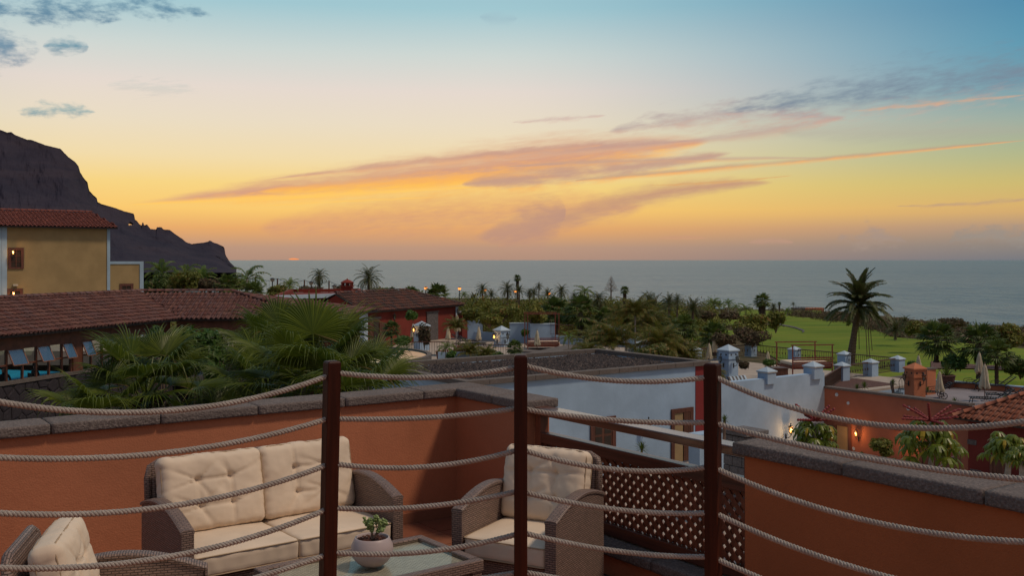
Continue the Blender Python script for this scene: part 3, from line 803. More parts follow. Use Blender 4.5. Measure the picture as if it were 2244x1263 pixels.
for nme, q in zip(names, LL): rope((rx + .014, PD - .01), far_r, q, nme + ' rope of the span right of the right fence post', 'ropes of the right span')
q = MB(); 
for sgn, w_ in ((-1, 'left'), (1, 'right')):
    pts = [((p - CX) * PD / FPX, PD, zT(y_)) for p, y_ in (((1127, 1258), (1100, 1262), (1040, 1272), (900, 1290), (745, 1300)) if sgn < 0 else ((1155, 1257), (1180, 1261), (1260, 1276), (1400, 1305), (1542, 1318)))]
    q = MB(); rope_mesh(q, pts); tag(q.build('rope', M['rope'], origin=pts[0], smooth=True), 'end of a sixth rope at the very bottom, %s of the middle post' % w_, 'rope')
# ================================================================== FURNITURE (local frame: x right, front at -y)
def cushion_back(w, h, t, buttons, seed):
    hx, hz, hy = w / 2, h / 2, t / 2
    def d(o, nn, p):
        fx, fz = o.x / hx, o.z / hz
        edge = max(0, 1 - fx ** 4) * max(0, 1 - fz ** 4)
        if abs(p[1]) > .98 or True:
            s = 1 if o.y > 0 else -1
            o = o.copy(); o.y += s * .030 * edge * abs(p[1])
            if s < 0:                                # front: tufts with creases
                dep = 0
                for bx, bz in buttons:
                    dx_, dz_ = o.x - bx, o.z - bz; r_ = math.hypot(dx_, dz_) + 1e-5; an = math.atan2(dz_, dx_)
                    dep += .026 * math.exp(-(r_ / .020) ** 2) + .014 * math.exp(-(r_ / .075) ** 2)
                    cr = max(0, math.sin(an * 3.5 + seed * 1.7 + bx * 9 + 2.2 * mnoise.noise((an, seed, 0)))) ** 5
                    dep += .013 * cr ** 2 * math.exp(-(r_ / .15) ** 2) * min(1, r_ / .02)
                for i_, (bx, bz) in enumerate(buttons):
                    for bx2, bz2 in buttons[i_ + 1:]:
                        if abs(bx - bx2) > .05 and abs(bz - bz2) > .05: continue
                        vx, vz = bx2 - bx, bz2 - bz; L2 = vx * vx + vz * vz
                        tt = max(0, min(1, ((o.x - bx) * vx + (o.z - bz) * vz) / L2)); dd = math.hypot(o.x - bx - vx * tt, o.z - bz - vz * tt)
                        dep += .010 * math.exp(-(dd / .010) ** 2)
                o.y += dep * min(1, edge * 2.5)
        k = .0045 * mnoise.fractal(Vector((o.x * 9, o.z * 9, seed * 5.3)), .8, 2, 4)
        pk = .0025 * max(0, math.sin((o.x if abs(p[2]) > .9 else o.z) * 95 + 3 * mnoise.noise(o * 8))) * (1 if max(abs(p[0]), abs(p[2])) > .9 else 0)
        lum = .006 * mnoise.noise(Vector((o.x * 5, seed, o.z * 5)))
        return o + nn * (k - pk + lum)
    return rbox(hx, hy, hz, .045, (48, 8, 44), d)
def cushion_seat(w, dp, t, seed):
    hx, hy, hz = w / 2, dp / 2, t / 2
    def d(o, nn, p):
        o = o.copy(); e = max(0, 1 - (o.x / hx) ** 4) * max(0, 1 - (o.y / hy) ** 4)
        o.z += (.016 if o.z > 0 else -.003) * e
        k = .004 * mnoise.fractal(Vector((o.x * 6, o.y * 6, seed * 3.3 + o.z * 6)), .8, 2, 4)
        wr = .0025 * math.sin(o.x * 60 + 5 * mnoise.noise(o * 4)) * (1 if abs(o.z) < hz * .8 else 0)
        return o + nn * (k + wr)
    return rbox(hx, hy, hz, .022, (32, 28, 6), d)
def rr_loop(hx, hy, r, n=6):
    pts = []
    for cx0, cy0, a0 in ((hx - r, hy - r, 0), (-hx + r, hy - r, 90), (-hx + r, -hy + r, 180), (hx - r, -hy + r, 270)):
        for i in range(n + 1): t = R(a0 + 90 * i / n); pts.append((cx0 + r * math.cos(t), cy0 + r * math.sin(t)))
    return pts
def arm_profile():
    top = []
    for i in range(15):                              # arch from the front (y=-.37) to the rear
        t = i / 14; y = -.372 + .70 * t
        z = .585 + .085 * math.sin(math.pi * min(1, t * 1.12) ** .9) if t < .9 else .60 + .085 * math.sin(math.pi * min(1, t * 1.12) ** .9)
        z = .575 + .105 * math.sin(math.pi * (.06 + .80 * t)) - .0
        top.append((y, z))
    return top
def build_seat(name, label, cat, loc, rot, ncush, cw, group=None):
    """wicker seat with ncush cushions of width cw"""
    t = thing(name, label, cat, (0, 0, 0), 0, group)
    inner = ncush * cw + .01; hw = inner / 2; at = .062
    top = arm_profile()
    for s in (-1, 1):
        x0, x1 = (hw, hw + at) if s > 0 else (-hw - at, -hw)
        q = MB(); n = len(top); vs = []
        bot = [(y, .06) for y, z in top]
        V = []
        for x in (x0, x1):
            for (y, z) in top: V.append((x, y, z))
            for (y, z) in bot: V.append((x, y, z))
        F_ = []
        for i in range(n - 1):
            F_.append((i, i + 1, n + i + 1, n + i)); o = 2 * n; F_.append((o + i, o + n + i, o + n + i + 1, o + i + 1))
            F_.append((i, o + i, o + i + 1, i + 1)); F_.append((n + i, n + i + 1, o + n + i + 1, o + n + i))
        F_.append((0, n, 3 * n, 2 * n)); F_.append((n - 1, 3 * n - 1, 4 * n - 1, 2 * n - 1))
        q.add(V, F_); ar = q.build('armrest', M['wicker'], t, uv=True, bev=.008)
        q = MB(); xm = (x0 + x1) / 2                  # thicker woven roll along the top of the arm
        V = []; F_ = []
        sec = [(-.038, -.006), (-.040, .008), (-.030, .016), (0, .019), (.030, .016), (.040, .008), (.038, -.006)]
        for (y, z) in [(top[0][0] - .012, top[0][1] - .004)] + top:
            for sx, sz in sec: V.append((xm + sx, y, z + sz))
        k = len(sec)
        for i in range(len(top)):
            for j in range(k - 1): F_.append((i * k + j, (i + 1) * k + j, (i + 1) * k + j + 1, i * k + j + 1))
        F_.append(tuple(range(k)))
        q.add(V, F_); q.build('arm_roll', M['wicker'], ar, uv=True)
        q = MB(); q.box(xm - .037, xm + .037, -.386, -.374, .055, top[0][1] + .004); q.build('arm_front', M['wicker'], ar, uv=True, bev=.005)
    q = MB(); q.box(-hw - .001, hw + .001, -.352, -.335, .10, .315); q.build('front_panel', M['wicker'], t, uv=True)
    q = MB(); q.box(-hw - .001, hw + .001, -.334, .30, .285, .318); q.build('seat_base', M['wicker'], t, uv=True)
    # reclined woven back
    q = MB(); y0, y1 = .235, .365
    q.hexa([(-hw + .002, y0 + .02, .10), (hw - .002, y0 + .02, .10), (hw - .002, y0 + .06, .10), (-hw + .002, y0 + .06, .10),
            (-hw + .01, y1, .84), (hw - .01, y1, .84), (hw - .01, y1 + .040, .84), (-hw + .01, y1 + .040, .84)])
    q.build('back_panel', M['wicker'], t, uv=True, bev=.015)
    q = MB(); pts = [(-hw - .012, y0 + .10, .45), (-hw - .008, y1 + .01, .76), (-hw + .01, y1 + .02, .825), (-hw + .06, y1 + .025, .85), (hw - .06, y1 + .025, .85), (hw - .01, y1 + .02, .825), (hw + .008, y1 + .01, .76), (hw + .012, y0 + .10, .45)]
    q.tube(pts, .024, 8); q.build('back_rim', M['wicker'], t, uv=True, smooth=True)
    for sx in (-1, 1):
        for y in (-.34, .25):
            q = MB(); q.lathe([(.02, 0), (.024, .07)], (sx * (hw + .03), y, 0), 10); q.build('leg', M['brown'], t)
    for i in range(ncush):
        xc = (i - (ncush - 1) / 2) * cw
        V, F_ = cushion_seat(cw - .006, .66, .125, i + len(name)); q = MB(); q.add([(v[0] + xc, v[1] - .045, v[2] + .383) for v in V], F_)
        sc1 = q.build('seat_cushion', M['cushion'], t, smooth=True)
        q = MB(); lp = rr_loop((cw - .006) / 2 + .001, .331, .024)
        for zz in (.438, .329): q.tube([(x + xc, y - .045, zz) for x, y in lp], .0042, 5, closed=True)
        q.build('piping', M['piping'], sc1, smooth=True)
        W, H, TH = cw + (.01 if ncush > 1 else .03), .465, .13
        bt = [(-W * .16, .075), (W * .16, .075), (-W * .15, -.085), (W * .17, -.085)]
        V, F_ = cushion_back(W, H, TH, bt, i * 2 + len(name))
        an = R(13); wob = .0
        def tr(v): y, z = v[1], v[2]; return (v[0] + xc, .195 + y * math.cos(an) + z * math.sin(an), .674 + z * math.cos(an) - y * math.sin(an))
        q = MB(); q.add([tr(v) for v in V], F_); bc = q.build('back_cushion', M['cushion'], t, smooth=True)
        q = MB(); lp = rr_loop(W / 2 - .008, H / 2 - .008, .055)
        for yy in (-.044, .044): q.tube([tr((x, yy, z)) for x, z in lp], .0042, 5, closed=True)
        q.build('piping', M['piping'], bc, smooth=True)
    t.location = loc; t.rotation_euler = (0, 0, rot); return t
build_seat('wicker_sofa', 'two seat wicker sofa with four cream cushions in front of the parapet wall', 'sofa', (-1.485, 6.235, .001), R(37.5), 2, .635)
build_seat('wicker_armchair', 'wicker armchair with tufted cream cushions beside the lattice railing', 'armchair', (.125, 6.20, .001), R(-28), 1, .55, 'wicker armchairs')
build_seat('wicker_armchair', 'wicker armchair seen from its side, partly cut off at the left corner', 'armchair', (-1.79, 4.52, .001), R(104), 1, .55, 'wicker armchairs')

# coffee table
c4 = [G(923, 1172, .45), G(1069, 1232, .45), G(555, 1245, .45)]
tx = (c4[0] - c4[2]).normalized(); ty = Vector((-tx.y, tx.x, 0)); TL, TW = (c4[0] - c4[2]).length, .64
tcn = c4[0] - tx * TL / 2 - ty * TW / 2; tcn.z = 0
ct = thing('coffee_table', 'low wicker coffee table with a glass top between sofa and armchairs', 'table', (0, 0, 0), 0)
q = MB(); fw = .055; L2, W2 = TL / 2, TW / 2
for x0, x1, y0, y1 in ((-L2, L2, -W2, -W2 + fw), (-L2, L2, W2 - fw, W2), (-L2, -L2 + fw, -W2 + fw, W2 - fw), (L2 - fw, L2, -W2 + fw, W2 - fw)):
    q = MB(); q.box(x0, x1, y0, y1, .385, .45); q.build('frame_rail', M['wicker'], ct, uv=True, bev=.008)
q = MB(); q.box(-L2 + fw, L2 - fw, -W2 + fw, W2 - fw, .405, .425); q.build('woven_top', M['wicker2'], ct, uv=True)
q = MB(); q.box(-L2 + fw + .002, L2 - fw - .002, -W2 + fw + .002, W2 - fw - .002, .436, .442); q.build('glass_top', M['tableglass'], ct)
q = MB(); q.box(-L2 + .02, L2 - .02, -W2 + .02, W2 - .02, .10, .36)
for sx in (-1, 1):
    for sy in (-1, 1):
        q = MB(); x_, y_ = sx * (L2 - .04), sy * (W2 - .04); q.box(x_ - .03, x_ + .03, y_ - .03, y_ + .03, 0, .384); q.build('leg', M['wicker'], ct, uv=True)
for s, (x0, x1, y0, y1) in enumerate(((-L2 + .07, L2 - .07, -W2 + .03, -W2 + .04), (-L2 + .07, L2 - .07, W2 - .04, W2 - .03), (-L2 + .03, -L2 + .04, -W2 + .07, W2 - .07), (L2 - .04, L2 - .03, -W2 + .07, W2 - .07))):
    q = MB(); q.box(x0, x1, y0, y1, .24, .384); q.build('apron', M['wicker'], ct, uv=True)
ct.location = tcn; ct.rotation_euler = (0, 0, math.atan2(tx.y, tx.x))

# pot plant
pc = G(812, 1246, .443)
pp = thing('potted_succulent', 'small jade plant in a round pale mauve pot on the coffee table', 'pot plant', (pc.x, pc.y + .06, .4425))
q = MB(); q.lathe([(.050, 0), (.060, .001), (.085, .020), (.108, .050), (.1155, .082), (.112, .110), (.099, .138), (.093, .149), (.090, .152), (.0865, .149), (.088, .138), (.080, .125)], n=48, caps=True)
q.build('pot', M['pot'], pp, smooth=True, origin=(0, 0, 0)); 
q = MB(); q.lathe([(.0, .134), (.04, .136), (.083, .130)], n=20, caps=False)
q.build('soil', M['soil'], pp, origin=(0, 0, 0))
q = MB()
for i in range(150):
    t, r_ = rnd.uniform(0, 6.28), .078 * rnd.random() ** .5; c_ = Vector((r_ * math.cos(t), r_ * math.sin(t), .138 + rnd.uniform(-.002, .004)))
    a1 = Vector((rnd.uniform(-1, 1), rnd.uniform(-1, 1), rnd.uniform(-.4, .4))).normalized(); a2 = a1.orthogonal().normalized(); q.cbox(c_, a1, a2, a1.cross(a2), rnd.uniform(.004, .009), .003, .0015)
q.build('bark_chips', M['soil'], pp, origin=(0, 0, 0), kind='stuff')
st = MB(); lv = MB()
def jleaf(p, d, s):
    d = d.normalized(); u = d.orthogonal().normalized(); u = (u + Vector((rnd.uniform(-1, 1), rnd.uniform(-1, 1), rnd.uniform(-1, 1))) * .8); u = (u - d * u.dot(d)).normalized(); w = d.cross(u)
    ring = []
    for i in range(8):
        t = 2 * math.pi * i / 8; ring.append(p + d * (s * .5 * (1 - math.cos(t))) + w * (s * .40 * math.sin(t)))
    lv.add([tuple(v + u * .0022) for v in ring] + [tuple(v - u * .0022) for v in ring], [tuple(range(8)), tuple(range(8, 16))[::-1]] + [(i, i + 8, (i + 1) % 8 + 8, (i + 1) % 8) for i in range(8)])
def jbranch(p, d, L, lvl):
    pts = [p]; dd = d.normalized()
    for i in range(4):
        dd = (dd + Vector((rnd.uniform(-.3, .3), rnd.uniform(-.3, .3), rnd.uniform(-.05, .28)))).normalized(); pts.append(pts[-1] + dd * L / 4)
    st.tube(pts, [.0055 / (1 + lvl * .6) * (1 - .12 * i) for i in range(5)], 6)
    if lvl < 2:
        for k in range(rnd.choice((2, 3))):
            jbranch(pts[rnd.choice((2, 3, 4))], (dd + Vector((rnd.uniform(-.9, .9), rnd.uniform(-.9, .9), rnd.uniform(-.1, .7)))), L * .62, lvl + 1)
    if lvl > 0:
        for i in (2, 3, 4):
            for k in range(3 if i < 4 else 6): jleaf(pts[i], Vector((rnd.uniform(-1, 1), rnd.uniform(-1, 1), rnd.uniform(-.3, 1))) + dd * .5, rnd.uniform(.012, .021))
for d, L in ((Vector((.75, .1, .95)), .085), (Vector((.1, .2, 1)), .075), (Vector((-.25, -.1, 1)), .05), (Vector((.5, -.3, .7)), .06)): jbranch(Vector((0, 0, .134)), d, L, 0)
st.build('stem', M['branch'], pp, smooth=True, origin=(0, 0, 0)); lv.build('leaves', M['jade'], pp, origin=(0, 0, 0))

# ================================================================== BUILDINGS
TILECOL = [(.135, .052, .042), (.105, .052, .047), (.19, .088, .068), (.13, .075, .074), (.15, .06, .05)]
M['tile'] = rtile('roof_tile', TILECOL)
M['tiledark'] = rtile('weathered_roof_tile', [(.16, .06, .04), (.08, .05, .045), (.05, .035, .035), (.17, .065, .045), (.07, .045, .045), (.12, .06, .045)])
M['tilered'] = rtile('red_roof_tile', [(.19, .055, .04), (.15, .05, .04), (.23, .07, .05)])
M['tileorange'] = rtile('orange_roof_tile', [(.30, .10, .055), (.26, .085, .05), (.34, .13, .075), (.27, .11, .07)])
def tile_mesh(pitch, length, seg=6, th=.014, taper=.82):
    """one barrel tile: convex half round; local x across, y up the slope (0..length), z out"""
    vs = []; fs = []; r0 = pitch * .60 / 2 * 1.12; n = seg
    for y, k, lift in ((0, 1.0, .035), (length * 1.12, taper, .0)):
        for inner in (0, 1):
            for i in range(n + 1):
                t = math.pi * i / n; rr_ = (r0 * k) - inner * th
                vs.append((-math.cos(t) * rr_, y, math.sin(t) * rr_ * .85 + lift))
    m_ = n + 1
    for i in range(n): fs.append((i, i + 1, 2 * m_ + i + 1, 2 * m_ + i))                # outer
    for i in range(n): fs.append((i + 1, i, m_ + i, m_ + i + 1))                        # front lip
    fs.append((0, 2 * m_, 3 * m_, m_)); fs.append((n, m_ + n, 3 * m_ + n, 2 * m_ + n))
    return vs, fs
def inside(poly, p):
    c_ = False; n = len(poly)
    for i in range(n):
        (x0, y0), (x1, y1) = poly[i], poly[(i + 1) % n]
        if (y0 > p[1]) != (y1 > p[1]) and p[0] < (x1 - x0) * (p[1] - y0) / (y1 - y0) + x0: c_ = not c_
    return c_
def tiled_plane(parent, pts, pitch, length, mat_, nind=0, near=None, seg=6, name='roof'):
    """pts: 3D polygon, pts[0]->pts[1] is the eave. Builds deck, valley gutters and barrel tiles"""
    p0 = Vector(pts[0]); e = (Vector(pts[1]) - p0).normalized(); n = None
    for k in range(2, len(pts)):
        n = e.cross(Vector(pts[k]) - p0)
        if n.length > 1e-6: break
    n.normalize()
    if n.z < 0: n = -n
    s = n.cross(e).normalized()
    if s.z < 0: s = -s
    poly = [((Vector(q) - p0).dot(e), (Vector(q) - p0).dot(s)) for q in pts]
    mb = MB(); nn = len(pts); lo = [tuple(Vector(q) - n * .10) for q in pts]; hi = [tuple(q) for q in pts]
    mb.add(hi + lo, [tuple(range(nn)), tuple(range(nn, 2 * nn))[::-1]] + [(i, (i + 1) % nn, nn + (i + 1) % nn, nn + i) for i in range(nn)])
    mb.build('roof_deck', M['mortar'], parent)
    xs = [q[0] for q in poly]; ys = [q[1] for q in poly]; tv, tf = tile_mesh(pitch, length, seg)
    # shallow channel tiles in between: one long concave trough per course column, joined
    items = []
    i = int(min(xs) / pitch) - 1
    while i * pitch < max(xs):
        x = (i + .5) * pitch; j = 0
        while j * length < max(ys):
            y = j * length - .04
            if inside(poly, (x, y + length * .55)): items.append((x, y))
            j += 1
        i += 1
    me = bpy.data.meshes.new('tile'); me.from_pydata(tv, [], tf); me.materials.append(mat_); me.polygons.foreach_set('use_smooth', [True] * len(me.polygons))
    rot = Matrix((e, s, n)).transposed().to_4x4()
    if nind and near is not None: items.sort(key=lambda q: (p0 + e * q[0] + s * q[1] - near).length)
    ind, rest = items[:nind], items[nind:]
    org = wloc(parent)
    for (x, y) in ind:
        jx, jy, ja = rnd.gauss(0, .009), rnd.gauss(0, .018), rnd.gauss(0, .022)
        ref('roof_tile', me, parent, Matrix.Translation(p0 + e * (x + jx) + s * (y + jy) + n * .01 - org) @ rot @ Matrix.Rotation(ja, 4, 'Z'))
    if rest or True:
        mb = MB()
        for (x, y) in rest:
            jx, jy, ja = rnd.gauss(0, .009), rnd.gauss(0, .018), rnd.gauss(0, .022); ca, sa = math.cos(ja), math.sin(ja); o_ = p0 + n * .01
            mb.add([tuple(o_ + e * (x + jx + v[0] * ca - v[1] * sa) + s * (y + jy + v[0] * sa + v[1] * ca) + n * v[2]) for v in tv], tf)
        # channels between the barrels
        ch = MB()
        for (x, y) in items:
            x2 = x + pitch / 2
            if not inside(poly, (x2, y + length * .5)): continue
            w_ = pitch * .42; q = [p0 + e * (x2 + dx_) + s * (y + dy_) + n * dz_ for dy_, l_ in ((0, .012), (length, .004)) for dx_, dz_ in ((-w_, .05 + l_), (-w_ * .5, .015 + l_), (w_ * .5, .015 + l_), (w_, .05 + l_))]
            ch.add([tuple(v) for v in q], [(0, 1, 5, 4), (1, 2, 6, 5), (2, 3, 7, 6)])
        if rest: mb.build('tile_field', mat_, parent, smooth=True, kind='stuff')
        ch.build('channel_tiles', mat_, parent, kind='stuff')
    return e, s, n
def ridge_line(parent, pa, pb, mat_, r_=.13, ln=.42, name='ridge_tile', individually=True):
    pa, pb = Vector(pa), Vector(pb); d = pb - pa; L = d.length; d.normalize(); k = max(1, int(L / ln)); side = d.cross(Vector((0, 0, 1))).normalized(); up = side.cross(d)
    mb = MB()
    for i in range(k):
        c_ = pa + d * (L * i / k); l_ = L / k * 1.08; vs = []; n = 6
        for y, q in ((0, 1.0), (l_, .86)):
            for a in range(n + 1): t = math.pi * a / n; vs.append(tuple(c_ + d * y + side * (-math.cos(t) * r_ * q) + up * (math.sin(t) * r_ * q * .8 + .02)))
        mb.add(vs, [(a, a + 1, n + 1 + a + 1, n + 1 + a) for a in range(n)] + [tuple(range(n + 1)), tuple(range(n + 1, 2 * n + 2))[::-1]])
    mb.build('ridge_tiles', mat_, parent, smooth=True, kind='stuff')

# ---- white building with the gravel roof
zr = -1.53; GA0, GA1, GB0, GB1 = 16.4, 26.8, 25.2, 31.4
gb = thing('white_building', 'flat roofed white building with black gravel on its roof and a red corner strip', 'building', AB(GA0, GB0, -5.05))
q = MB(); q.ob(GA0 + .06, GA1 - .06, GB0 + .06, GB0 + .26, -7.6, zr - .16); q.ob(GA0 + .06, GA0 + .26, GB0 + .26, GB1 - .06, -7.6, zr - .16); q.ob(GA1 - .26, GA1 - .06, GB0 + .26, GB1 - .06, -7.6, zr - .16); q.ob(GA0 + .26, GA1 - .26, GB1 - .26, GB1 - .06, -7.6, zr - .16)
q.ob(GA0 + .26, GA1 - .26, GB0 + .26, GB1 - .26, zr - .5, zr - .30)
q.build('wall', M['white'], gb)
q = MB(); q.ob(GA1 - .62, GA1 - .045, GB0 + .045, GB0 + .059, -7.6, zr - .165); q.ob(GA1 - .059, GA1 - .045, GB0 + .059, GB1 - .06, -7.6, zr - .165); q.build('corner_strip', M['redstrip'], gb)
cwid = .26
def seams(parent, a0, a1, b0, b1, z0, z1, along, n, mt=None):
    L = (a1 - a0) if along == 'a' else (b1 - b0)
    for i in range(n):
        p, q_ = L * i / n + .006, L * (i + 1) / n - .006
        q = MB(); q.ob(*((a0 + p, a0 + q_, b0, b1) if along == 'a' else (a0, a1, b0 + p, b0 + q_)), z0, z1); q.build('coping_slab', mt or M['trim'], parent, bev=.006)
seams(gb, GA0 - .04, GA1 + .06, GB0 - .04, GB0 + cwid, zr - .158, zr, 'a', 12)
seams(gb, GA0 - .04, GA1 + .06, GB1 - cwid, GB1 + .06, zr - .158, zr, 'a', 12)
seams(gb, GA0 - .04, GA0 + cwid, GB0 + cwid + .004, GB1 - cwid - .004, zr - .158, zr, 'b', 7)
seams(gb, GA1 - cwid, GA1 + .06, GB0 + cwid + .004, GB1 - cwid - .004, zr - .158, zr, 'b', 7)
mb = MB(); k = 0
base_s = []
for i in range(12):
    t = rnd.random
    V, F_ = [], []
    V = [(1, 0, 0), (-1, 0, 0), (0, 1, 0), (0, -1, 0), (0, 0, 1), (0, 0, -1)]
    base_s.append([(v[0] * rnd.uniform(.7, 1.2), v[1] * rnd.uniform(.7, 1.2), v[2] * rnd.uniform(.5, .9)) for v in V])
OF = [(0, 2, 4), (2, 1, 4), (1, 3, 4), (3, 0, 4), (2, 0, 5), (1, 2, 5), (3, 1, 5), (0, 3, 5)]
for i in range(17000):
    a, b_ = rnd.uniform(GA0 + .3, GA1 - .3), rnd.uniform(GB0 + .3, GB1 - .3); s_ = rnd.uniform(.035, .075); c_ = AB(a, b_, zr - .20 + .06 * mnoise.noise((a * .8, b_ * .8, 0)) + rnd.uniform(-.02, .03))
    th = rnd.uniform(0, 6.3); ca, sa = math.cos(th) * s_, math.sin(th) * s_; bs = base_s[i % 12]
    mb.add([(c_.x + v[0] * ca - v[1] * sa, c_.y + v[0] * sa + v[1] * ca, c_.z + v[2] * s_) for v in bs], OF)
mb.build('roof_gravel', M['gravel'], gb, kind='stuff')
q = MB(); q.ob(GA0 + .262, GA1 - .262, GB0 + .262, GB1 - .262, zr - .29, zr - .215); q.build('gravel_bed', M['mulch'], gb)

# generic opening on a wall facing the viewer: plane b (faces -b) or plane a (faces -a)
def opening(parent, plane, pos, t0, t1, z0, z1, kind='door_open', frame=.13, mt='doorw'):
    """pos: wall coordinate; t0..t1 along the wall"""
    def bx(q, u0, u1, d0, d1, z0_, z1_):              # u along wall, d depth in front(-)/behind(+) of the wall face
        if plane == 'b': q.ob(u0, u1, pos + d0, pos + d1, z0_, z1_)
        else: q.ob(pos + d0, pos + d1, u0, u1, z0_, z1_)
        return q
    d = bx(MB(), t0, t1, -.052, -.002, z1 - frame, z1); fr = MB()
    bx(fr, t0, t0 + frame, -.05, -.002, z0, z1 - frame - .001); bx(fr, t1 - frame, t1, -.05, -.002, z0, z1 - frame - .001); bx(fr, t0, t1, -.052, -.002, z1 - frame, z1)
    if kind == 'window': bx(fr, t0, t1, -.07, -.002, z0 - .10, z0 - .001)
    f_ = fr.build('door_frame' if kind.startswith('door') else 'window_frame', M[mt], parent)
    i0, i1 = t0 + frame, t1 - frame
    if kind == 'door_open':
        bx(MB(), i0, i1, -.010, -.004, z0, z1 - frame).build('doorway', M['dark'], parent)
        q = bx(MB(), i0, i0 + (i1 - i0) * .55, -.016, -.011, z0, z1 - frame); q.build('doorway_wall', M['interior'], parent)
        dl = bx(MB(), i1 - (i1 - i0) * .42, i1 - .01, -.045, -.018, z0 + .01, z1 - frame - .01).build('door', M['brown'], parent)
    elif kind == 'door_shut' or kind == 'door_glazed':
        dl = bx(MB(), i0, i1, -.03, -.006, z0, z1 - frame).build('door', M['brown'], parent)
        w_ = (i1 - i0); hh = z1 - frame - z0
        for k_ in range(2):
            for r_ in range(3):
                u0, u1 = i0 + w_ * (k_ * .5 + .07), i0 + w_ * (k_ * .5 + .43); za, zb = z0 + hh * (.06 + r_ * .32), z0 + hh * (.06 + r_ * .32 + .26)
                bx(MB(), u0, u1, -.036, -.031, za, zb).build('door_panel', M['dark' if kind == 'door_glazed' else 'doorw'], dl)
    else:
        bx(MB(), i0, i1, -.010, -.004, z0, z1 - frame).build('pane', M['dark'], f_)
        q = MB(); bx(q, (i0 + i1) / 2 - .02, (i0 + i1) / 2 + .02, -.035, -.012, z0, z1 - frame)
        for k_ in (.33, .66): z_ = z0 + (z1 - frame - z0) * k_; bx(q, i0, i1, -.033, -.013, z_ - .015, z_ + .015)
        q.build('glazing_bar', M[mt], f_)
    return f_
def wb(px, py, b_):                                  # point on wall plane b: (a, z) under a photo pixel
    s_ = (px - CX) / FPX                              # a,b: X=a*UA.x-b*UA.y ; Y=a*UA.y+b*UA.x
    a = (s_ * b_ * UA.x + b_ * UA.y) / (UA.x - s_ * UA.y); Y = a * UA.y + b_ * UA.x; return a, CZ + (HY - py) * Y / FPX
def wa(px, py, a):
    s_ = (px - CX) / FPX; b_ = (a * UA.x - s_ * a * UA.y) / (s_ * UA.x + UA.y); Y = a * UA.y + b_ * UA.x; return b_, CZ + (HY - py) * Y / FPX
gw = GB0 + .06
a_, z_ = wb(1470, 898, gw); a2_, z2_ = wb(1518, 1008, gw); opening(gb, 'b', gw, a_, a2_, z2_, z_, 'door_open', .15)
a_, z_ = wb(1293, 918, gw); a2_, z2_ = wb(1348, 1010, gw); opening(gb, 'b', gw, a_, a2_, z2_, z_, 'door_glazed', .15)

# lanterns
def lantern(lit, name='wall_lantern', bracket=True):
    t = thing(name, 'black wall lantern', 'lantern')
    q = MB(); q.lathe([(.075, .0), (.085, .02), (.02, .05), (.012, .08)], (0, 0, .30), 8); q.lathe([(.02, 0), (.028, .02), (.0, .05)], (0, 0, .38), 6); q.build('cap', M['iron'], t, origin=(0, 0, 0))
    q = MB(); q.lathe([(.045, 0), (.068, .04), (.075, .20)], (0, 0, .095), 6); q.build('glass', M['lampglass'], t, origin=(0, 0, 0))
    q = MB()
    for k_ in range(6): an = math.pi / 3 * k_; q.bar((.046 * math.cos(an), .046 * math.sin(an), .095), (.078 * math.cos(an), .078 * math.sin(an), .30), .010)
    q.lathe([(.0, -.05), (.02, -.03), (.02, .0), (.05, .015)], (0, 0, .08), 6); q.build('cage', M['iron'], t, origin=(0, 0, 0))
    q = MB(); q.lathe([(.022, 0), (.034, .05), (.02, .12), (.004, .15)], (0, 0, .11), 8); q.build('bulb', M['lit'] if lit else M['whitecap'], t, smooth=True, origin=(0, 0, 0))
    if bracket:
        q = MB(); q.tube([(0, .20, -.06), (0, .13, -.09), (0, .04, -.05), (0, 0, .03)], .012, 6); q.box(-.03, .03, .19, .205, -.16, .04); q.build('bracket', M['iron'], t, origin=(0, 0, 0))
    return t
lan_on, lan_off = lantern(True), lantern(False)
def lamp_light(p, e, r_=.06):
    l = bpy.data.lights.new('lamp_light', 'POINT'); l.energy = e; l.color = (1, .45, .14); l.shadow_soft_size = r_
    o = bpy.data.objects.new('lamp_light', l); o.location = p; COL.objects.link(o)
def lamp_on_b(px, py, b_, s, lit, label, e=0, grp='wall lanterns'):
    a, z = wb(px, py, b_); pt = AB(a, b_ - .205 * s, z - .2 * s); place(lan_on if lit else lan_off, pt, ta, label, s, grp)
    if e: lamp_light(pt + Vector((0, 0, .2 * s)) - UB * .16, e)
def lamp_on_a(px, py, a, s, lit, label, e=0, grp='wall lanterns'):
    b_, z = wa(px, py, a); pt = AB(a - .205 * s, b_, z - .2 * s); place(lan_on if lit else lan_off, pt, ta - math.pi / 2, label, s, grp)
    if e: lamp_light(pt + Vector((0, 0, .2 * s)) - UA * .16, e)
lamp_on_b(1411, 929, gw, 1.15, False, 'unlit lantern on the white wall between its two doors')

# patio ground levels
mb = MB(); mb.ob(4.75, 27.4, 7.3, 36.0, -5.9, -5.05); struct(mb.build('patio', M['paving']))
mb = MB(); mb.ob(27.41, 39.0, 4.0, 29.4, -8.2, -7.5); struct(mb.build('patio', M['paving']))
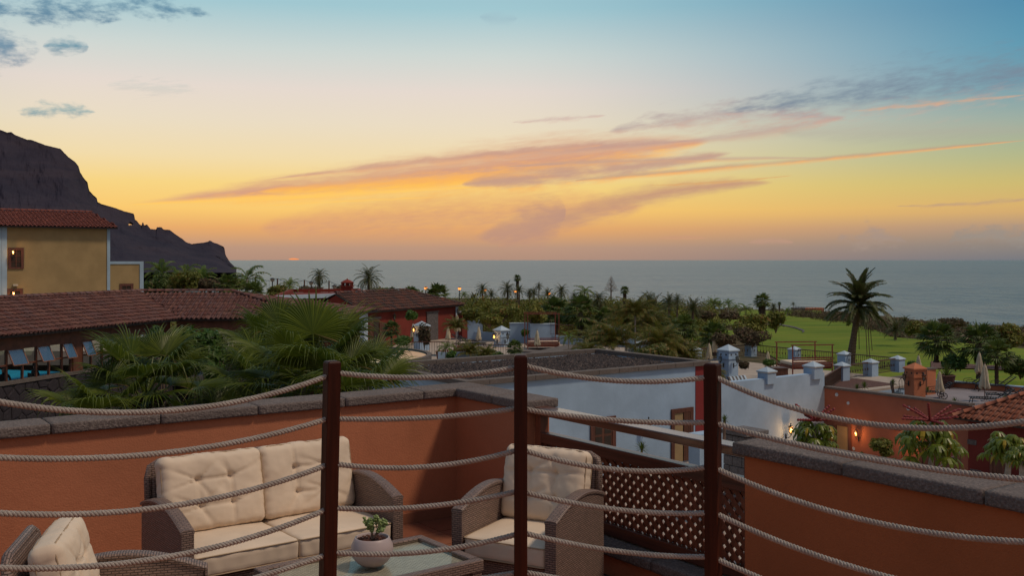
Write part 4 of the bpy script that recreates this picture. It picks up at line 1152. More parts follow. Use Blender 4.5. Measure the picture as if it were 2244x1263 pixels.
# ---- white retaining wall and orange house behind the courtyard
WB = 29.5; WA = 39.1; zw = -3.15
ww = thing('white_terrace_wall', 'tall white terrace wall with pyramid capped piers, right of the gravel roofed building', 'wall', AB(33, WB, -7.5))
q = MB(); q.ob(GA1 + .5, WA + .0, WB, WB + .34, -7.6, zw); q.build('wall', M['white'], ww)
def pier(px, D, ztop_, w, h, label, parentless=True, grp='white piers with pyramid caps', rz=None):
    x = (px - CX) * D / FPX
    t = thing('capped_pier', label, 'pier', (x, D, ztop_ - h), ta if rz is None else rz, grp)
    q = MB(); s_ = w * .43; q.box(-s_, s_, -s_, s_, 0, h - .30 * w - .06); q.build('shaft', M['white'], t, origin=(0, 0, 0))
    s2 = w / 2; q = MB(); q.box(-s2 * .96, s2 * .96, -s2 * .96, s2 * .96, h - .30 * w - .06, h - .30 * w - .03); q.build('band', M['gold'], t, origin=(0, 0, 0))
    q = MB(); z0 = h - .30 * w - .03; q.add([(-s2, -s2, z0), (s2, -s2, z0), (s2, s2, z0), (-s2, s2, z0), (-s2, -s2, z0 + .04), (s2, -s2, z0 + .04), (s2, s2, z0 + .04), (-s2, s2, z0 + .04), (0, 0, h)],
        [(3, 2, 1, 0), (0, 1, 5, 4), (1, 2, 6, 5), (2, 3, 7, 6), (3, 0, 4, 7), (4, 5, 8), (5, 6, 8), (6, 7, 8), (7, 4, 8)]); q.build('cap', M['whitecap'], t, origin=(0, 0, 0))
    return t
def pz(py, D): return CZ + (HY - py) * D / FPX
def onwall(px): a, _ = wb(px, 800, WB + .17); return AB(a, WB + .17).y
pier(1680.5, onwall(1680.5), pz(804, onwall(1680.5)), .66, pz(804, onwall(1680.5)) - zw + .25, 'white pier standing on the retaining wall, second from the courtyard corner')
pier(1782, onwall(1782), pz(792, onwall(1782)), .72, pz(792, onwall(1782)) - zw + .25, 'white pier on the retaining wall right at the courtyard corner')
# terrace behind the white wall
TZ = -4.3
mb = MB(); mb.ob(27.5, 48.8, WB + .345, 45.8, -8, TZ - .12); struct(mb.build('terrace_base', M['white']))
mb = MB(); mb.ob(34.0, 48.7, WB + .35, 45.7, TZ - .119, TZ); struct(mb.build('terrace_paving', M['paving']))
mb = MB(); mb.prism([tuple(AB(a, b_)[:2]) for a, b_ in ((27.6, 30.2), (37.6, 30.0), (37.8, 33.0), (36.5, 35.5), (33, 37), (27.6, 36))], TZ - .11, TZ + .03); struct(mb.build('flower_bed', M['mulch']))
mb = MB(); mb.prism([tuple(AB(a, b_)[:2]) for a, b_ in ((42.4, 30.5), (46, 30.3), (46.5, 33), (44, 34.5), (42.2, 33.4))], TZ - .11, TZ + .03); struct(mb.build('flower_bed', M['mulch']))
mb = MB(); mb.prism([tuple(AB(a, b_)[:2]) for a, b_ in ((35.5, 41.0), (42, 40.5), (45.5, 43.0), (43, 45.0), (35.5, 45.2))], TZ - .11, TZ + .03); struct(mb.build('flower_bed', M['mulch']))
PI_ = [(1524, 63.1, 760, 'white pier at the left end of the far terrace railing, beside areca plants'), (1584, 64.8, 755, 'white pier mostly hidden behind the lantern tower'), (1645, 66.6, 750, 'white pier at the far corner of the terrace, right of the lantern tower'),
       (1741, 63.4, 759, 'white pier behind the canopy bed'), (1850, 60.3, 769, 'white pier directly left of the tall palm trunk'), (1967, 57.4, 779, 'rightmost white pier at the outer terrace corner'),
       (1845, 53.1, 793, 'white pier of the near railing, next to the courtyard corner'), (1908, 55.2, 786, 'white pier in the middle of the near right railing')]
pcs = {}
for px, D, py, lb in PI_:
    zt = pz(py, D); pier(px, D, zt, .66, zt - TZ, lb); pcs[px] = Vector(((px - CX) * D / FPX, D, 0))
def balustrade(p, q_, z0, h, label, sp=.13, knot=True, mt='rust', grp='metal railings between the white piers', name='metal_railing', mr='brown'):
    p, q_ = Vector(p), Vector(q_); p.z = q_.z = 0; d = (q_ - p).normalized(); L = (q_ - p).length
    t = thing(name, label, 'railing', (p.x, p.y, z0), 0, grp)
    up = Vector((0, 0, 1)); o = Vector((p.x, p.y, z0))
    q = MB(); q.bar(o + up * h, o + up * h + d * L, .07, .05); q.build('handrail', M[mr], t)
    q = MB(); q.bar(o + up * .1, o + up * .1 + d * L, .04, .03); q.build('bottom_rail', M[mt], t)
    q = MB(); n = max(2, int(L / sp))
    for i in range(n + 1):
        c_ = o + d * (L * i / n); q.bar(c_ + up * .1, c_ + up * h, .018)
        if knot and i % 2 == 0: q.bar(c_ + up * (h * .45), c_ + up * (h * .62), .05)
    q.build('balusters', M[mt], t, kind='stuff'); return t
def br(x0, x1, label): 
    d = (pcs[x1] - pcs[x0]).normalized(); balustrade(pcs[x0] + d * .34, pcs[x1] - d * .34, TZ, .78, label)
br(1524, 1584, 'metal railing left of the lantern tower, behind the closed parasols'); br(1584, 1645, 'metal railing just right of the white lantern tower')
br(1645, 1741, 'long metal railing between the far corner pier and the bed pier'); br(1741, 1850, 'metal railing behind and right of the canopy bed')
br(1850, 1967, 'metal railing around the foot of the tall palm'); br(1845, 1908, 'metal railing between the two middle near piers'); br(1908, 1967, 'metal railing of the near row ending at the outermost pier')
cpt = AB(WA - .2, WB + .17); d = (pcs[1845] - cpt).normalized(); balustrade(cpt + d * .5, pcs[1845] - d * .34, TZ, .78, 'metal railing from the courtyard corner pier to the next pier')
mb = MB(); c0, c1 = toab(pcs[1967]), toab(pcs[1845])
lw = thing('orange_garden_wall', 'low orange wall under the near right railing with a grey capping', 'wall', AB(c1[0], c1[1] - .35, -6))
q = MB(); q.ob(c1[0] - .4, c0[0] + .4, c1[1] - .52, c1[1] - .36, -6.5, TZ - .12); q.build('wall', M['orange'], lw)
q = MB(); q.ob(c1[0] - 5.4, c0[0] + .45, c1[1] - .60, c1[1] - .30, TZ - .118, TZ - .02); q.build('capping', M['trim'], lw)
q = MB(); q.ob(c1[0] - 5.4, c1[0] - .42, c1[1] - .50, c1[1] - .36, -6.5, TZ - .12); q.build('white_wall_section', M['white'], lw)

# towers with small square vents
def tower(px, D, py_top, zbase, w, label, mt='white', cap='whitecap', rz=None, grp='white lantern towers'):
    x = (px - CX) * D / FPX; ht = pz(py_top, D) - zbase; rz = ta if rz is None else rz
    t = thing('lantern_tower', label, 'tower', (x, D, zbase), rz, grp)
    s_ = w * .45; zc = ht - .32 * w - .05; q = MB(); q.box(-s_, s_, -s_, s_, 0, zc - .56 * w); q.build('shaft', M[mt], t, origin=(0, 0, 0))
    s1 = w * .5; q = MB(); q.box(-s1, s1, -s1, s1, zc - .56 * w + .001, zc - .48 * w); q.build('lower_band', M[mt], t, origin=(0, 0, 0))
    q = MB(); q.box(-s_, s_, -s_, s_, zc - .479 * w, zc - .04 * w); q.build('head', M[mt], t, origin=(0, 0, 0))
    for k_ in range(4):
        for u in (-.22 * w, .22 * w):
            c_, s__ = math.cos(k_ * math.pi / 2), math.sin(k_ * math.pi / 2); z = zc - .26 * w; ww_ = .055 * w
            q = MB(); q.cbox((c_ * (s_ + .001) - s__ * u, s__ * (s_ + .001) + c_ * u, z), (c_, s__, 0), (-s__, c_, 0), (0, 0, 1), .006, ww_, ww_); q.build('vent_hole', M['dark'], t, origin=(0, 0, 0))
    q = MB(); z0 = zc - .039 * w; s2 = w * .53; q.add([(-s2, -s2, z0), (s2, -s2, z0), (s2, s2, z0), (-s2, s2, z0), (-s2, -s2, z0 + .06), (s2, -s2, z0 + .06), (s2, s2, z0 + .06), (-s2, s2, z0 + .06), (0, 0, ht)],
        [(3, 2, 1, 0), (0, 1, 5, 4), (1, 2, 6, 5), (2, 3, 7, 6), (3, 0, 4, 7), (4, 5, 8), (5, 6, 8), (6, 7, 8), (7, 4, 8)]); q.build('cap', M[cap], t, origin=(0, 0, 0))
    return t
def tower_lamps(px, D, py, w, s, rz, items):
    x = (px - CX) * D / FPX; z = pz(py, D)
    for side, lit, lb, e in items:                    # side 0 = -y local face (left one seen), 1 = +x local? faces in local frame
        an = rz + (math.pi if side == 0 else -math.pi / 2); n_ = Vector((math.cos(an), math.sin(an), 0))
        pt = Vector((x, D, z)) + n_ * (w * .45 + .205 * s)
        place(lan_on if lit else lan_off, pt - Vector((0, 0, .2 * s)), math.atan2(n_.y, n_.x) + math.pi / 2, lb, s, 'lanterns on the towers')
        if e: lamp_light(pt + n_ * .02, e)
tower(1596, 50, 755, -4.3, .76, 'white lantern tower beside the right fence post, with two unlit lanterns')
tower_lamps(1596, 50, 787, .76, 1.15, ta, [(0, False, 'unlit lantern on the left face of the white tower by the fence post', 0), (1, False, 'unlit lantern on the right face of the white tower by the fence post', 0)])
# courtyard orange house
oh = thing('orange_house', 'orange courtyard house front with white set-in stones and two lit lanterns', 'building', AB(WA, 26, -7.5))
z0_, z1_ = wa(1799, 846, WA)[1], None; OB1 = wa(2122, 886, WA)[0]
q = MB(); q.ob(WA, WA + .3, OB1, WB - .002, -7.6, z0_ - .10); q.build('wall', M['orange2'], oh)
q = MB(); q.ob(WA - .06, WA + .38, OB1 - .06, WB - .006, z0_ - .099, z0_); q.build('capping', M['trim'], oh)
for i, (px, py, s_) in enumerate([(1834, 866, 1), (1859, 884, .9), (1991, 895, 1.15), (1871, 984, .9), (1949, 1002, 1.2), (1950, 955, .8)]):
    b_, z = wa(px, py, WA); q = MB(); pts = [(b_ + .09 * s_ * math.cos(k_ * math.pi / 5) * rnd.uniform(.75, 1.15), z + .085 * s_ * math.sin(k_ * math.pi / 5) * rnd.uniform(.75, 1.15)) for k_ in range(10)]
    q.add([tuple(AB(WA - .02, p, z_)) for p, z_ in pts] + [tuple(AB(WA + .02, p, z_)) for p, z_ in pts], [tuple(range(10)), tuple(range(10, 20))[::-1]] + [(k_, k_ + 10, (k_ + 1) % 10 + 10, (k_ + 1) % 10) for k_ in range(10)]); q.build('set_in_stone', M['whitecap'], oh)
b0_, zt_ = wa(1866, 930, WA); b1_, _ = wa(1808, 930, WA); opening(oh, 'a', WA, b0_, b1_, -7.5, zt_, 'door_open', .16)
b0_, zt_ = wa(2076, 982, WA); b1_, _ = wa(2016, 976, WA); opening(oh, 'a', WA, b0_, b1_, -7.4, zt_, 'door_shut', .14)
b0_, zt_ = wa(1976, 946, WA); b1_, _ = wa(1900, 942, WA); q = MB(); q.ob(WA - .035, WA - .001, b0_, b1_, -7.5, zt_); q.build('wall_niche_panel', M['orange2'], oh)
lamp_on_a(1882, 950, WA, 1.05, True, 'lit lantern on the orange wall beside the open dark doorway', 14)
lamp_on_a(1994, 968, WA, 1.05, True, 'lit lantern on the orange wall behind the middle umbrella tree', 12)
lamp_on_b(1722, 941, WB, 1.35, True, 'lit lantern on the white retaining wall near the courtyard corner', 26)
# dark red house at right
rh = thing('dark_red_house', 'dark red house with a roof of big orange barrel tiles at the right edge', 'building', AB(WA - .1, 18, -7.5))
eb0, ez = wa(2107, 917, WA - .5)
q = MB(); q.ob(WA - .05, WA + 7.6, 8, OB1 - .02, -7.6, ez - .1); q.build('wall', M['darkred'], rh)
E0, E1 = AB(WA - .55, 6.5, ez), AB(WA - .55, OB1 + .35, ez); k_ = 3.6
tiled_plane(rh, [E0, E1, AB(WA - .55 + k_, OB1 + .35 - k_, ez + 1.75), AB(WA - .55 + k_, 6.5, ez + 1.75)], .24, .36, M['tileorange'], 260, AB(WA, OB1, ez), 8)
tiled_plane(rh, [E1, AB(WA + 7.2, OB1 + .35, ez), AB(WA - .55 + k_, OB1 + .35 - k_, ez + 1.75)], .24, .36, M['tileorange'])
ridge_line(rh, E1 + Vector((0, 0, .05)), AB(WA - .55 + k_, OB1 + .35 - k_, ez + 1.82), M['tileorange'], .14)
for px, py, s_ in [(2130, 970, 1.4), (2138, 1037, 1.7)]:
    b_, z = wa(px, py, WA - .05); q = MB(); q.ob(WA - .075, WA - .04, b_ - .14 * s_, b_ + .14 * s_, z - .075 * s_, z + .075 * s_); q.build('set_in_stone', M['slate'], rh, bev=.02)
b0_, zt_ = wa(2215, 1008, WA - .05); b1_, _ = wa(2170, 1003, WA - .05); opening(rh, 'a', WA - .05, b0_, b1_, -7.4, zt_, 'door_shut', .12)
# small wooden rails in the courtyard
p_, q_ = P(2045, 1030, 34), P(2106, 1020, 37.5); balustrade((p_.x, p_.y, 0), (q_.x, q_.y, 0), pz(1042, 36) - .2, .75, 'short wooden railing in front of the dark red house', .16, False, 'brown', 'wooden stair railings', 'wooden_railing')
p_, q_ = P(1664, 955, 33), P(1712, 985, 30.5); balustrade((p_.x, p_.y, 0), (q_.x, q_.y, 0), -6.0, .9, 'wooden stair railing beside the stone gate pillar', .16, False, 'brown', 'wooden stair railings', 'wooden_railing')
# stone pillar in the courtyard, with separate stones
sp_ = P(1632, 950, 27.5); D = 27.5
spi = thing('stone_pillar', 'grey stone pillar with a flat slab cap in front of the white wall', 'pillar', (sp_.x, D, -5.05), ta)
hw = .40; H = pz(951, D) + 5.05
q = MB(); q.box(-hw + .03, hw - .03, -hw + .03, hw - .03, 0, H); q.build('core', M['mortar'], spi, origin=(0, 0, 0))
z = 0; M['greystone'] = stone('grey_stone', (.22, .20, .20), 25, .5)
while z < H - .05:
    h_ = min(rnd.uniform(.18, .3), H - z)
    for k_ in range(4):
        u = -hw
        while u < hw - .05:
            w_ = min(rnd.uniform(.2, .42), hw - u); c_, s_ = math.cos(k_ * math.pi / 2), math.sin(k_ * math.pi / 2)
            q = MB(); q.cbox((c_ * (hw - .01) - s_ * (u + w_ / 2), s_ * (hw - .01) + c_ * (u + w_ / 2), z + h_ / 2), (c_, s_, 0), (-s_, c_, 0), (0, 0, 1), .03 + rnd.uniform(-.006, .006), w_ / 2 - .008, h_ / 2 - .008); q.build('stone', M['greystone'], spi, origin=(0, 0, 0), bev=.01)
            u += w_
    z += h_
q = MB(); q.box(-hw - .06, hw + .06, -hw - .06, hw + .06, H, H + .12); q.build('cap_slab', M['greystone'], spi, origin=(0, 0, 0), bev=.02)
q = MB(); sbx = P(1560, 985, 30); 
sb = thing('white_planter_wall', 'low white wall block beside the red corner strip', 'wall', (P(1536, 960, 33).x, 33, -7)); q.ob(*(lambda a, b_: (a - .2, a + 1.6, b_ - .2, b_ + .3))(*toab(P(1533, 960, 33))), -7, pz(945, 33.5)); q.build('block', M['white'], sb)
# ================================================================== sun terrace beyond the orange house
SZ = -4.9
mb = MB(); mb.prism([tuple(q[:2]) for q in (AB(WA + .31, 12), AB(66, 12), G(2300, 865, SZ), G(2050, 845, SZ), G(1960, 845, SZ), AB(WA + .31, 28.2))], -8, SZ - .05); struct(mb.build('terrace_base', M['orange']))
mb = MB(); mb.prism([tuple(q[:2]) for q in (AB(WA + .31, 12.1), AB(65.9, 12.1), G(2299, 865.2, SZ), G(2050, 845.2, SZ), G(1960, 845.2, SZ), AB(WA + .31, 28.1))], SZ - .049, SZ); struct(mb.build('terrace_paving', M['greypave']))
# edge parapet with pale blue-white top
e0, e1 = G(2050, 846, SZ), G(2300, 866, SZ)
ep = thing('terrace_parapet', 'low orange parapet with a pale capping at the far edge of the sun terrace', 'wall', e0)
q = MB(); q.bar(e0 + Vector((0, 0, .14)), e1 + Vector((0, 0, .14)), .25, .28); q.build('wall', M['orange'], ep); q = MB(); q.bar(e0 + Vector((0, 0, .31)), e1 + Vector((0, 0, .31)), .34, .055); q.build('capping', M['white'], ep)
tz = tower(2005, 48, 795, -5.3, .74, 'orange lantern tower with pointed cap on the sun terrace', 'orange', 'orange', R(18), 'orange tower')
tower_lamps(2005, 48, 826, .80, 1.2, R(18), [(0, False, 'unlit lantern on the left face of the orange tower', 0), (1, False, 'unlit lantern on the right face of the orange tower', 0)])
sw = thing('orange_screen_wall', 'short orange wall stub directly behind the orange tower', 'wall', P(2035, 850, 52)); q = MB(); p0, p1 = P(2026, 820, 52), P(2040, 817, 52.5); q.bar(Vector((p0.x, p0.y, -4.7)), Vector((p1.x + .12, p1.y, -4.7)), .3, 2.2); q.build('wall', M['orange'], sw)
q = MB(); q.bar(Vector((p0.x - .05, p0.y, -3.56)), Vector((p1.x + .2, p1.y, -3.56)), .36, .08); q.build('capping', M['trim'], sw)

# closed parasols
def parasol():
    t = thing('closed_parasol', 'closed cream parasol', 'parasol')
    q = MB(); q.tube([(0, 0, 0), (0, 0, 2.75)], .028, 8); q.build('pole', M['brown'], t, origin=(0, 0, 0))
    q = MB(); q.lathe([(.26, 0), (.26, .05), (.06, .09), (.05, .25)], n=14); q.build('base', M['greypave'], t, origin=(0, 0, 0))
    pr = [(.19, .95), (.27, 1.0), (.29, 1.1), (.25, 1.35), (.21, 1.7), (.155, 2.1), (.115, 2.40), (.085, 2.56), (.03, 2.70)]
    q = MB(); q.lathe(pr, n=40, mod=lambda a, z: 1 + (.30 * math.sin(a * 8 + z * 1.5) + .12 * math.sin(a * 3 + z * 4)) * (1 - max(0, (z - 2.3) / .5)), caps=False)
    # ragged hem
    q.v = [(v[0], v[1], v[2] + (.10 * math.sin(math.atan2(v[1], v[0]) * 4 + 1) if v[2] < 1.15 else 0)) for v in q.v]
    q.build('canopy', M['umb'], t, smooth=True, origin=(0, 0, 0))
    q = MB(); q.lathe([(.045, 2.44), (.10, 2.45), (.105, 2.50), (.04, 2.51)], n=20); q.build('tie_band', M['gold'], t, origin=(0, 0, 0))
    q = MB(); q.lathe([(.05, 2.69), (.055, 2.72), (.02, 2.76), (.025, 2.80), (0, 2.84)], n=10); q.build('finial', M['brown'], t, origin=(0, 0, 0))
    return t
um = parasol()
def put_par(px, ytop, ybot, zf, label, rot=0):
    """ybot: photo y of the pole foot (or estimated) on a floor at height zf"""
    g = G(px, ybot, zf); h = (pz(ytop, g.y) - zf); o = place(um, g, rot, label, (h / 2.84 * 1.05, h / 2.84 * 1.05, h / 2.84), 'closed cream parasols'); return o
put_par(2059, 810, 882, SZ, 'closed cream parasol right of the orange tower, standing alone', .3)
put_par(2146, 769, 843, SZ, 'taller and farther closed cream parasol of the pair by the black loungers', .9)
put_par(2158, 794, 880, SZ, 'nearer closed cream parasol of the pair, leaning towards the loungers', 2)
put_par(2013, 776, 838, SZ, 'closed cream parasol peeking out above the orange tower', 1.2)
put_par(1683, 768, 826, TZ, 'thin closed parasol between the paved circle and the canopy bed', .5)
put_par(1566, 733, 790, TZ, 'taller closed parasol of the pair left of the white lantern tower', 1.5)
put_par(1554, 750, 806, TZ, 'shorter closed parasol of the pair left of the white lantern tower', 2.5)

# loungers
def lounger():
    t = thing('sun_lounger', 'black wheeled sun lounger', 'lounger')
    q = MB()
    for s in (-1, 1): q.bar((s * .31, -.95, .33), (s * .31, .35, .33), .045)
    for i in range(11): y = -.92 + i * .122; q.bar((-.31, y, .35), (.31, y, .35), .05, .014)
    q.build('frame', M['iron'], t, origin=(0, 0, 0))
    q = MB(); a_ = R(38); dv = Vector((0, math.cos(a_), math.sin(a_)))
    for s in (-1, 1): q.bar(Vector((s * .31, .36, .33)), Vector((s * .31, .36, .33)) + dv * .78, .045)
    for i in range(7): p = Vector((0, .36, .34)) + dv * (.06 + i * .115); q.bar(p - Vector((.31, 0, 0)), p + Vector((.31, 0, 0)), .05, .014)
    q.build('backrest', M['iron'], t, origin=(0, 0, 0))
    for s in (-1, 1):
        q = MB(); q.tube([(s * .30, -.86, .33), (s * .31, -.90, .12), (s * .31, -.95, 0)], .02, 6); q.build('leg', M['iron'], t, origin=(0, 0, 0))
        q = MB(); q.tube([(s * .36, .55 + .15 * math.cos(k * math.pi / 8), .16 + .15 * math.sin(k * math.pi / 8)) for k in range(16)], .02, 5, closed=True)
        for k in range(3): an = k * math.pi / 3; q.bar((s * .36, .55 + .15 * math.cos(an), .16 + .15 * math.sin(an)), (s * .36, .55 - .15 * math.cos(an), .16 - .15 * math.sin(an)), .014)
        q.build('wheel', M['iron'], t, origin=(0, 0, 0))
        q = MB(); q.bar((s * .31, .55, .16), (s * .31, .36, .33), .03); q.tube([(s * .33, -.1, .35), (s * .34, -.05, .52), (s * .34, .30, .56), (s * .33, .42, .46)], .016, 6); q.build('arm_support', M['iron'], t, origin=(0, 0, 0))
    return t
lg = lounger()
for px, py, rz, lb in [(2118, 853, R(78), 'black wheeled lounger just left of the parasol pair'), (2180, 858, R(84), 'black wheeled lounger right of the parasol pair, its foot end to the right'), (2040, 873, R(80), 'black lounger between the orange tower and the lone parasol'),
        (2172, 888, R(75), 'black lounger with its flat end in front of the orange tiled roof'), (2206, 880, R(70), 'black lounger behind the potted yucca near the tiled roof')]:
    g = G(px, py, SZ); place(lg, g, rz + math.pi, lb, 1.0, 'black loungers on the sun terrace')
# garden furniture left of the orange tower
def garden_chair():
    t = thing('iron_chair', 'black iron garden chair', 'chair')
    q = MB(); q.lathe([(.22, .44), (.23, .455), (.22, .47)], n=14); q.build('seat', M['iron'], t, origin=(0, 0, 0))
    for sx in (-1, 1):
        for sy in (-1, 1): q = MB(); q.tube([(sx * .16, sy * .16, .44), (sx * .19, sy * .19, .2), (sx * .22, sy * .22, 0)], .014, 5); q.build('leg', M['iron'], t, origin=(0, 0, 0))
    q = MB(); q.tube([(-.20, .19, .44), (-.24, .26, .75), (-.16, .30, .92), (0, .31, .97), (.16, .30, .92), (.24, .26, .75), (.20, .19, .44)], .015, 5)
    for i in range(-2, 3): q.bar((i * .07, .20, .45), (i * .07, .30, .93), .012)
    q.build('backrest', M['iron'], t, origin=(0, 0, 0)); return t
gc = garden_chair()
for px, py, D, rz, lb in [(1968, 863, 49, 1.0, 'black iron garden chair nearest the planter box'), (1979, 850, 50.5, -.6, 'black iron garden chair beside the orange tower'), ]:
    place(gc, Vector(((px - CX) * D / FPX, D, SZ)), rz, lb, 1.1, 'black iron chairs')
t = thing('planter_box', 'dark slatted wooden planter box behind the orange wall', 'planter', Vector(((1908 - CX) * 46 / FPX, 46, -5.2)), ta)
for i in range(6): q = MB(); q.box(-.85, .85, -.36, -.33, .05 + i * .14, .155 + i * .14); q.build('slat', M['brown'], t, origin=(0, 0, 0))
q = MB(); q.box(-.83, .83, -.329, .35, .0, .86); q.build('box', M['dark'], t, origin=(0, 0, 0))
t = thing('wooden_bench', 'low brown wooden bench near the iron chairs', 'bench', Vector(((1940 - CX) * 47 / FPX, 47, -5.0)), ta)
q = MB(); q.box(-.9, .9, -.25, .25, .40, .45); q.build('seat', M['brown'], t, origin=(0, 0, 0))
for s in (-1, 1): q = MB(); q.box(s * .8 - .05, s * .8 + .05, -.2, .2, 0, .399); q.build('leg', M['brown'], t, origin=(0, 0, 0))

# canopy beds
def bed(loc, rz, label, post=2.25, low=0.0):
    t = thing('canopy_bed', label, 'canopy bed', (0, 0, 0), 0, 'wooden canopy day beds')
    W, L = 1.1, 1.0
    for sx in (-1, 1):
        for sy in (-1, 1): q = MB(); q.box(sx * W - .026, sx * W + .026, sy * L - .026, sy * L + .026, -low, post); q.build('bed_post', M['bedwood'], t)
    for sy in (-1, 1): q = MB(); q.box(-W - .10, W + .10, sy * L - .025, sy * L + .025, post + .001, post + .055); q.build('top_rail', M['bedwood'], t)
    for k in range(5):
        q = MB(); q.box(-W + .036, W - .036, -L - .02, -L + .02, .30 + .12 * k, .37 + .12 * k); q.build('back_slat', M['bedwood'], t)
    q = MB(); q.box(-W + .036, W - .036, -L + .036, L - .036, .22, .34); q.build('bed_base', M['bedwood'], t)
    V, F_ = rbox(W - .03, L - .03, .10, .05, 6); q = MB(); q.add([(v[0] + .12, v[1], v[2] + .45) for v in V], F_); q.build('mattress', M['cushion'], t, smooth=True)
    t.location = loc; t.rotation_euler = (0, 0, rz); return t
M['bedwood'] = wood('bed_wood', (.24, .055, .03), 2, .5)
g = G(1668, 822, TZ); 
D0 = 52.0; bed(Vector(((1762 - CX) * 53.5 / FPX, 53.5, TZ + .46)), R(9), 'red wooden canopy bed with white mattress on the near white terrace', 1.46, .46)
t = thing('wicker_side_box', 'brown storage box at the left end of the near canopy bed', 'box', Vector(((1704 - CX) * 52.5 / FPX, 52.5, TZ)), R(9)); q = MB(); q.box(-.40, .40, -.4, .4, 0, .74); q.build('box', M['brown'], t, origin=(0, 0, 0)); q = MB(); q.box(-.43, .43, -.43, .43, .741, .78); q.build('lid', M['brown'], t, origin=(0, 0, 0))
t = thing('striped_chair_cushion', 'white and grey striped garden chair back in front of the white tower', 'chair', Vector(((1632 - CX) * 47.5 / FPX, 47.5, TZ)), R(35))
for i in range(10):
    q = MB(); q.hexa([(-.6 + i * .12, 0, .1), (-.48 + i * .12, 0, .1), (-.48 + i * .12, .1, .1), (-.6 + i * .12, .1, .1), (-.6 + i * .12, .5, .85), (-.48 + i * .12, .5, .85), (-.48 + i * .12, .6, .85), (-.6 + i * .12, .6, .85)]); q.build('stripe', M['whitecap'] if i % 2 else M['slate'], t, origin=(0, 0, 0))
t = thing('garden_hose', 'coiled black hose on the pale terrace floor', 'hose', G(1616, 797, TZ)); q = MB(); 
for k in range(3): q.tube([(.34 * math.cos(i * .4), .30 * math.sin(i * .4), .03 + k * .045) for i in range(16)], .025, 5, closed=True)
q.build('coil', M['iron'], t, origin=(0, 0, 0))

# ================================================================== middle terrace, red house and round pool
MZ = -4.2
c00 = G(620, 790, MZ)
mb = MB(); mb.prism([tuple(q[:2]) for q in (G(560, 800, MZ), G(1440, 800, MZ), G(1440, 752, MZ), G(1000, 740, MZ), G(860, 738, MZ), G(600, 738, MZ))], -9, MZ - .04); struct(mb.build('terrace_base', M['white']))
mb = MB(); mb.prism([tuple(q[:2]) for q in (G(562, 799, MZ), G(1438, 799, MZ), G(1438, 753, MZ), G(1000, 741, MZ), G(860, 739, MZ), G(602, 739, MZ))], MZ - .039, MZ); struct(mb.build('terrace_paving', M['paving']))
t1 = tower(1099, 73, 714, MZ, .88, 'white lantern tower with one lit lantern on the middle terrace', rz=R(40))
tower_lamps(1099, 73, 737, .88, 1.5, R(40), [(0, True, 'lit lantern on the left face of the middle white tower', 25), (1, False, 'unlit lantern on the right face of the middle white tower', 0)])
tower(924, 70, 704, MZ, .88, 'white lantern tower in front of the red house, partly behind climbing plants', rz=R(40))
tower_lamps(924, 70, 722, .88, 1.4, R(40), [(0, True, 'lit lantern on the white tower in front of the red house', 18)])
tower(1399, 66, 738, MZ - .6, 1.05, 'white tower head rising above the gravel roof beside the areca palms', rz=R(28))
# white low walls
def lowwall(x0, y0, x1, y1, zb, h, label, th=.3, cap=None, name='white_low_wall'):
    a, b_ = G(x0, y0, zb), G(x1, y1, zb); t = thing(name, label, 'wall', a, 0)
    q = MB(); q.bar(a + Vector((0, 0, h / 2)), b_ + Vector((0, 0, h / 2)), th, h); q.build('wall', M['white'], t)
    if cap: q = MB(); q.bar(a + Vector((0, 0, h + .045)), b_ + Vector((0, 0, h + .045)), th + .1, .08); q.build('capping', M[cap], t)
    return t
for i, (x0, y0, x1, y1, h, lb) in enumerate([(1035, 744, 1400, 763, .62, 'long low white wall at the back of the middle terrace'), (960, 792, 1092, 790, .55, 'white garden wall left behind the gravel roof'), ]):
    lowwall(x0, y0, x1, y1, MZ, h, lb)
for i, (px, py, w_, lb) in enumerate([(1041, 744, 1.2, 'white wall pier beside the red house annexe'), (1140, 751, 1.6, 'white wall pier right of the lit middle tower'), (1189, 753, 1.9, 'wide white wall pier between two railings on the middle terrace'), (1350, 758, 1.4, 'white wall pier behind the areca palms')]):
    g = G(px, py, MZ); t = thing('white_wall_pier', lb, 'pier', g, R(5), 'square white wall piers'); q = MB(); q.box(-w_ / 2, w_ / 2, -.25, .25, 0, 1.45); q.build('shaft', M['white'], t, origin=(0, 0, 0)); q = MB(); q.box(-w_ / 2 - .03, w_ / 2 + .03, -.28, .28, 1.451, 1.50); q.build('cap', M['whitecap'], t, origin=(0, 0, 0))
balustrade(G(1054, 747, MZ)[:2] + (0,) if False else (G(1054, 745, MZ).x, G(1054, 745, MZ).y, 0), (G(1088, 747, MZ).x, G(1088, 747, MZ).y, 0), MZ + .62, .85, 'brown wooden railing left of the lit middle tower', .13, False, 'brown', 'brown railings of the middle terrace', 'wooden_railing')
balustrade((G(1150, 750, MZ).x, G(1150, 750, MZ).y, 0), (G(1172, 752, MZ).x, G(1172, 752, MZ).y, 0), MZ + .62, .85, 'brown wooden railing behind the middle canopy bed', .13, False, 'brown', 'brown railings of the middle terrace', 'wooden_railing')
balustrade((G(1206, 754, MZ).x, G(1206, 754, MZ).y, 0), (G(1256, 757, MZ).x, G(1256, 757, MZ).y, 0), MZ + .62, .85, 'brown wooden railing right of the wide white pier', .13, False, 'brown', 'brown railings of the middle terrace', 'wooden_railing')
balustrade((G(990, 786, MZ).x, G(990, 786, MZ).y, 0), (G(1130, 790, MZ).x, G(1130, 790, MZ).y, 0), MZ, .95, 'iron railing in front of the lit middle tower', .16, False, 'iron', 'brown railings of the middle terrace')
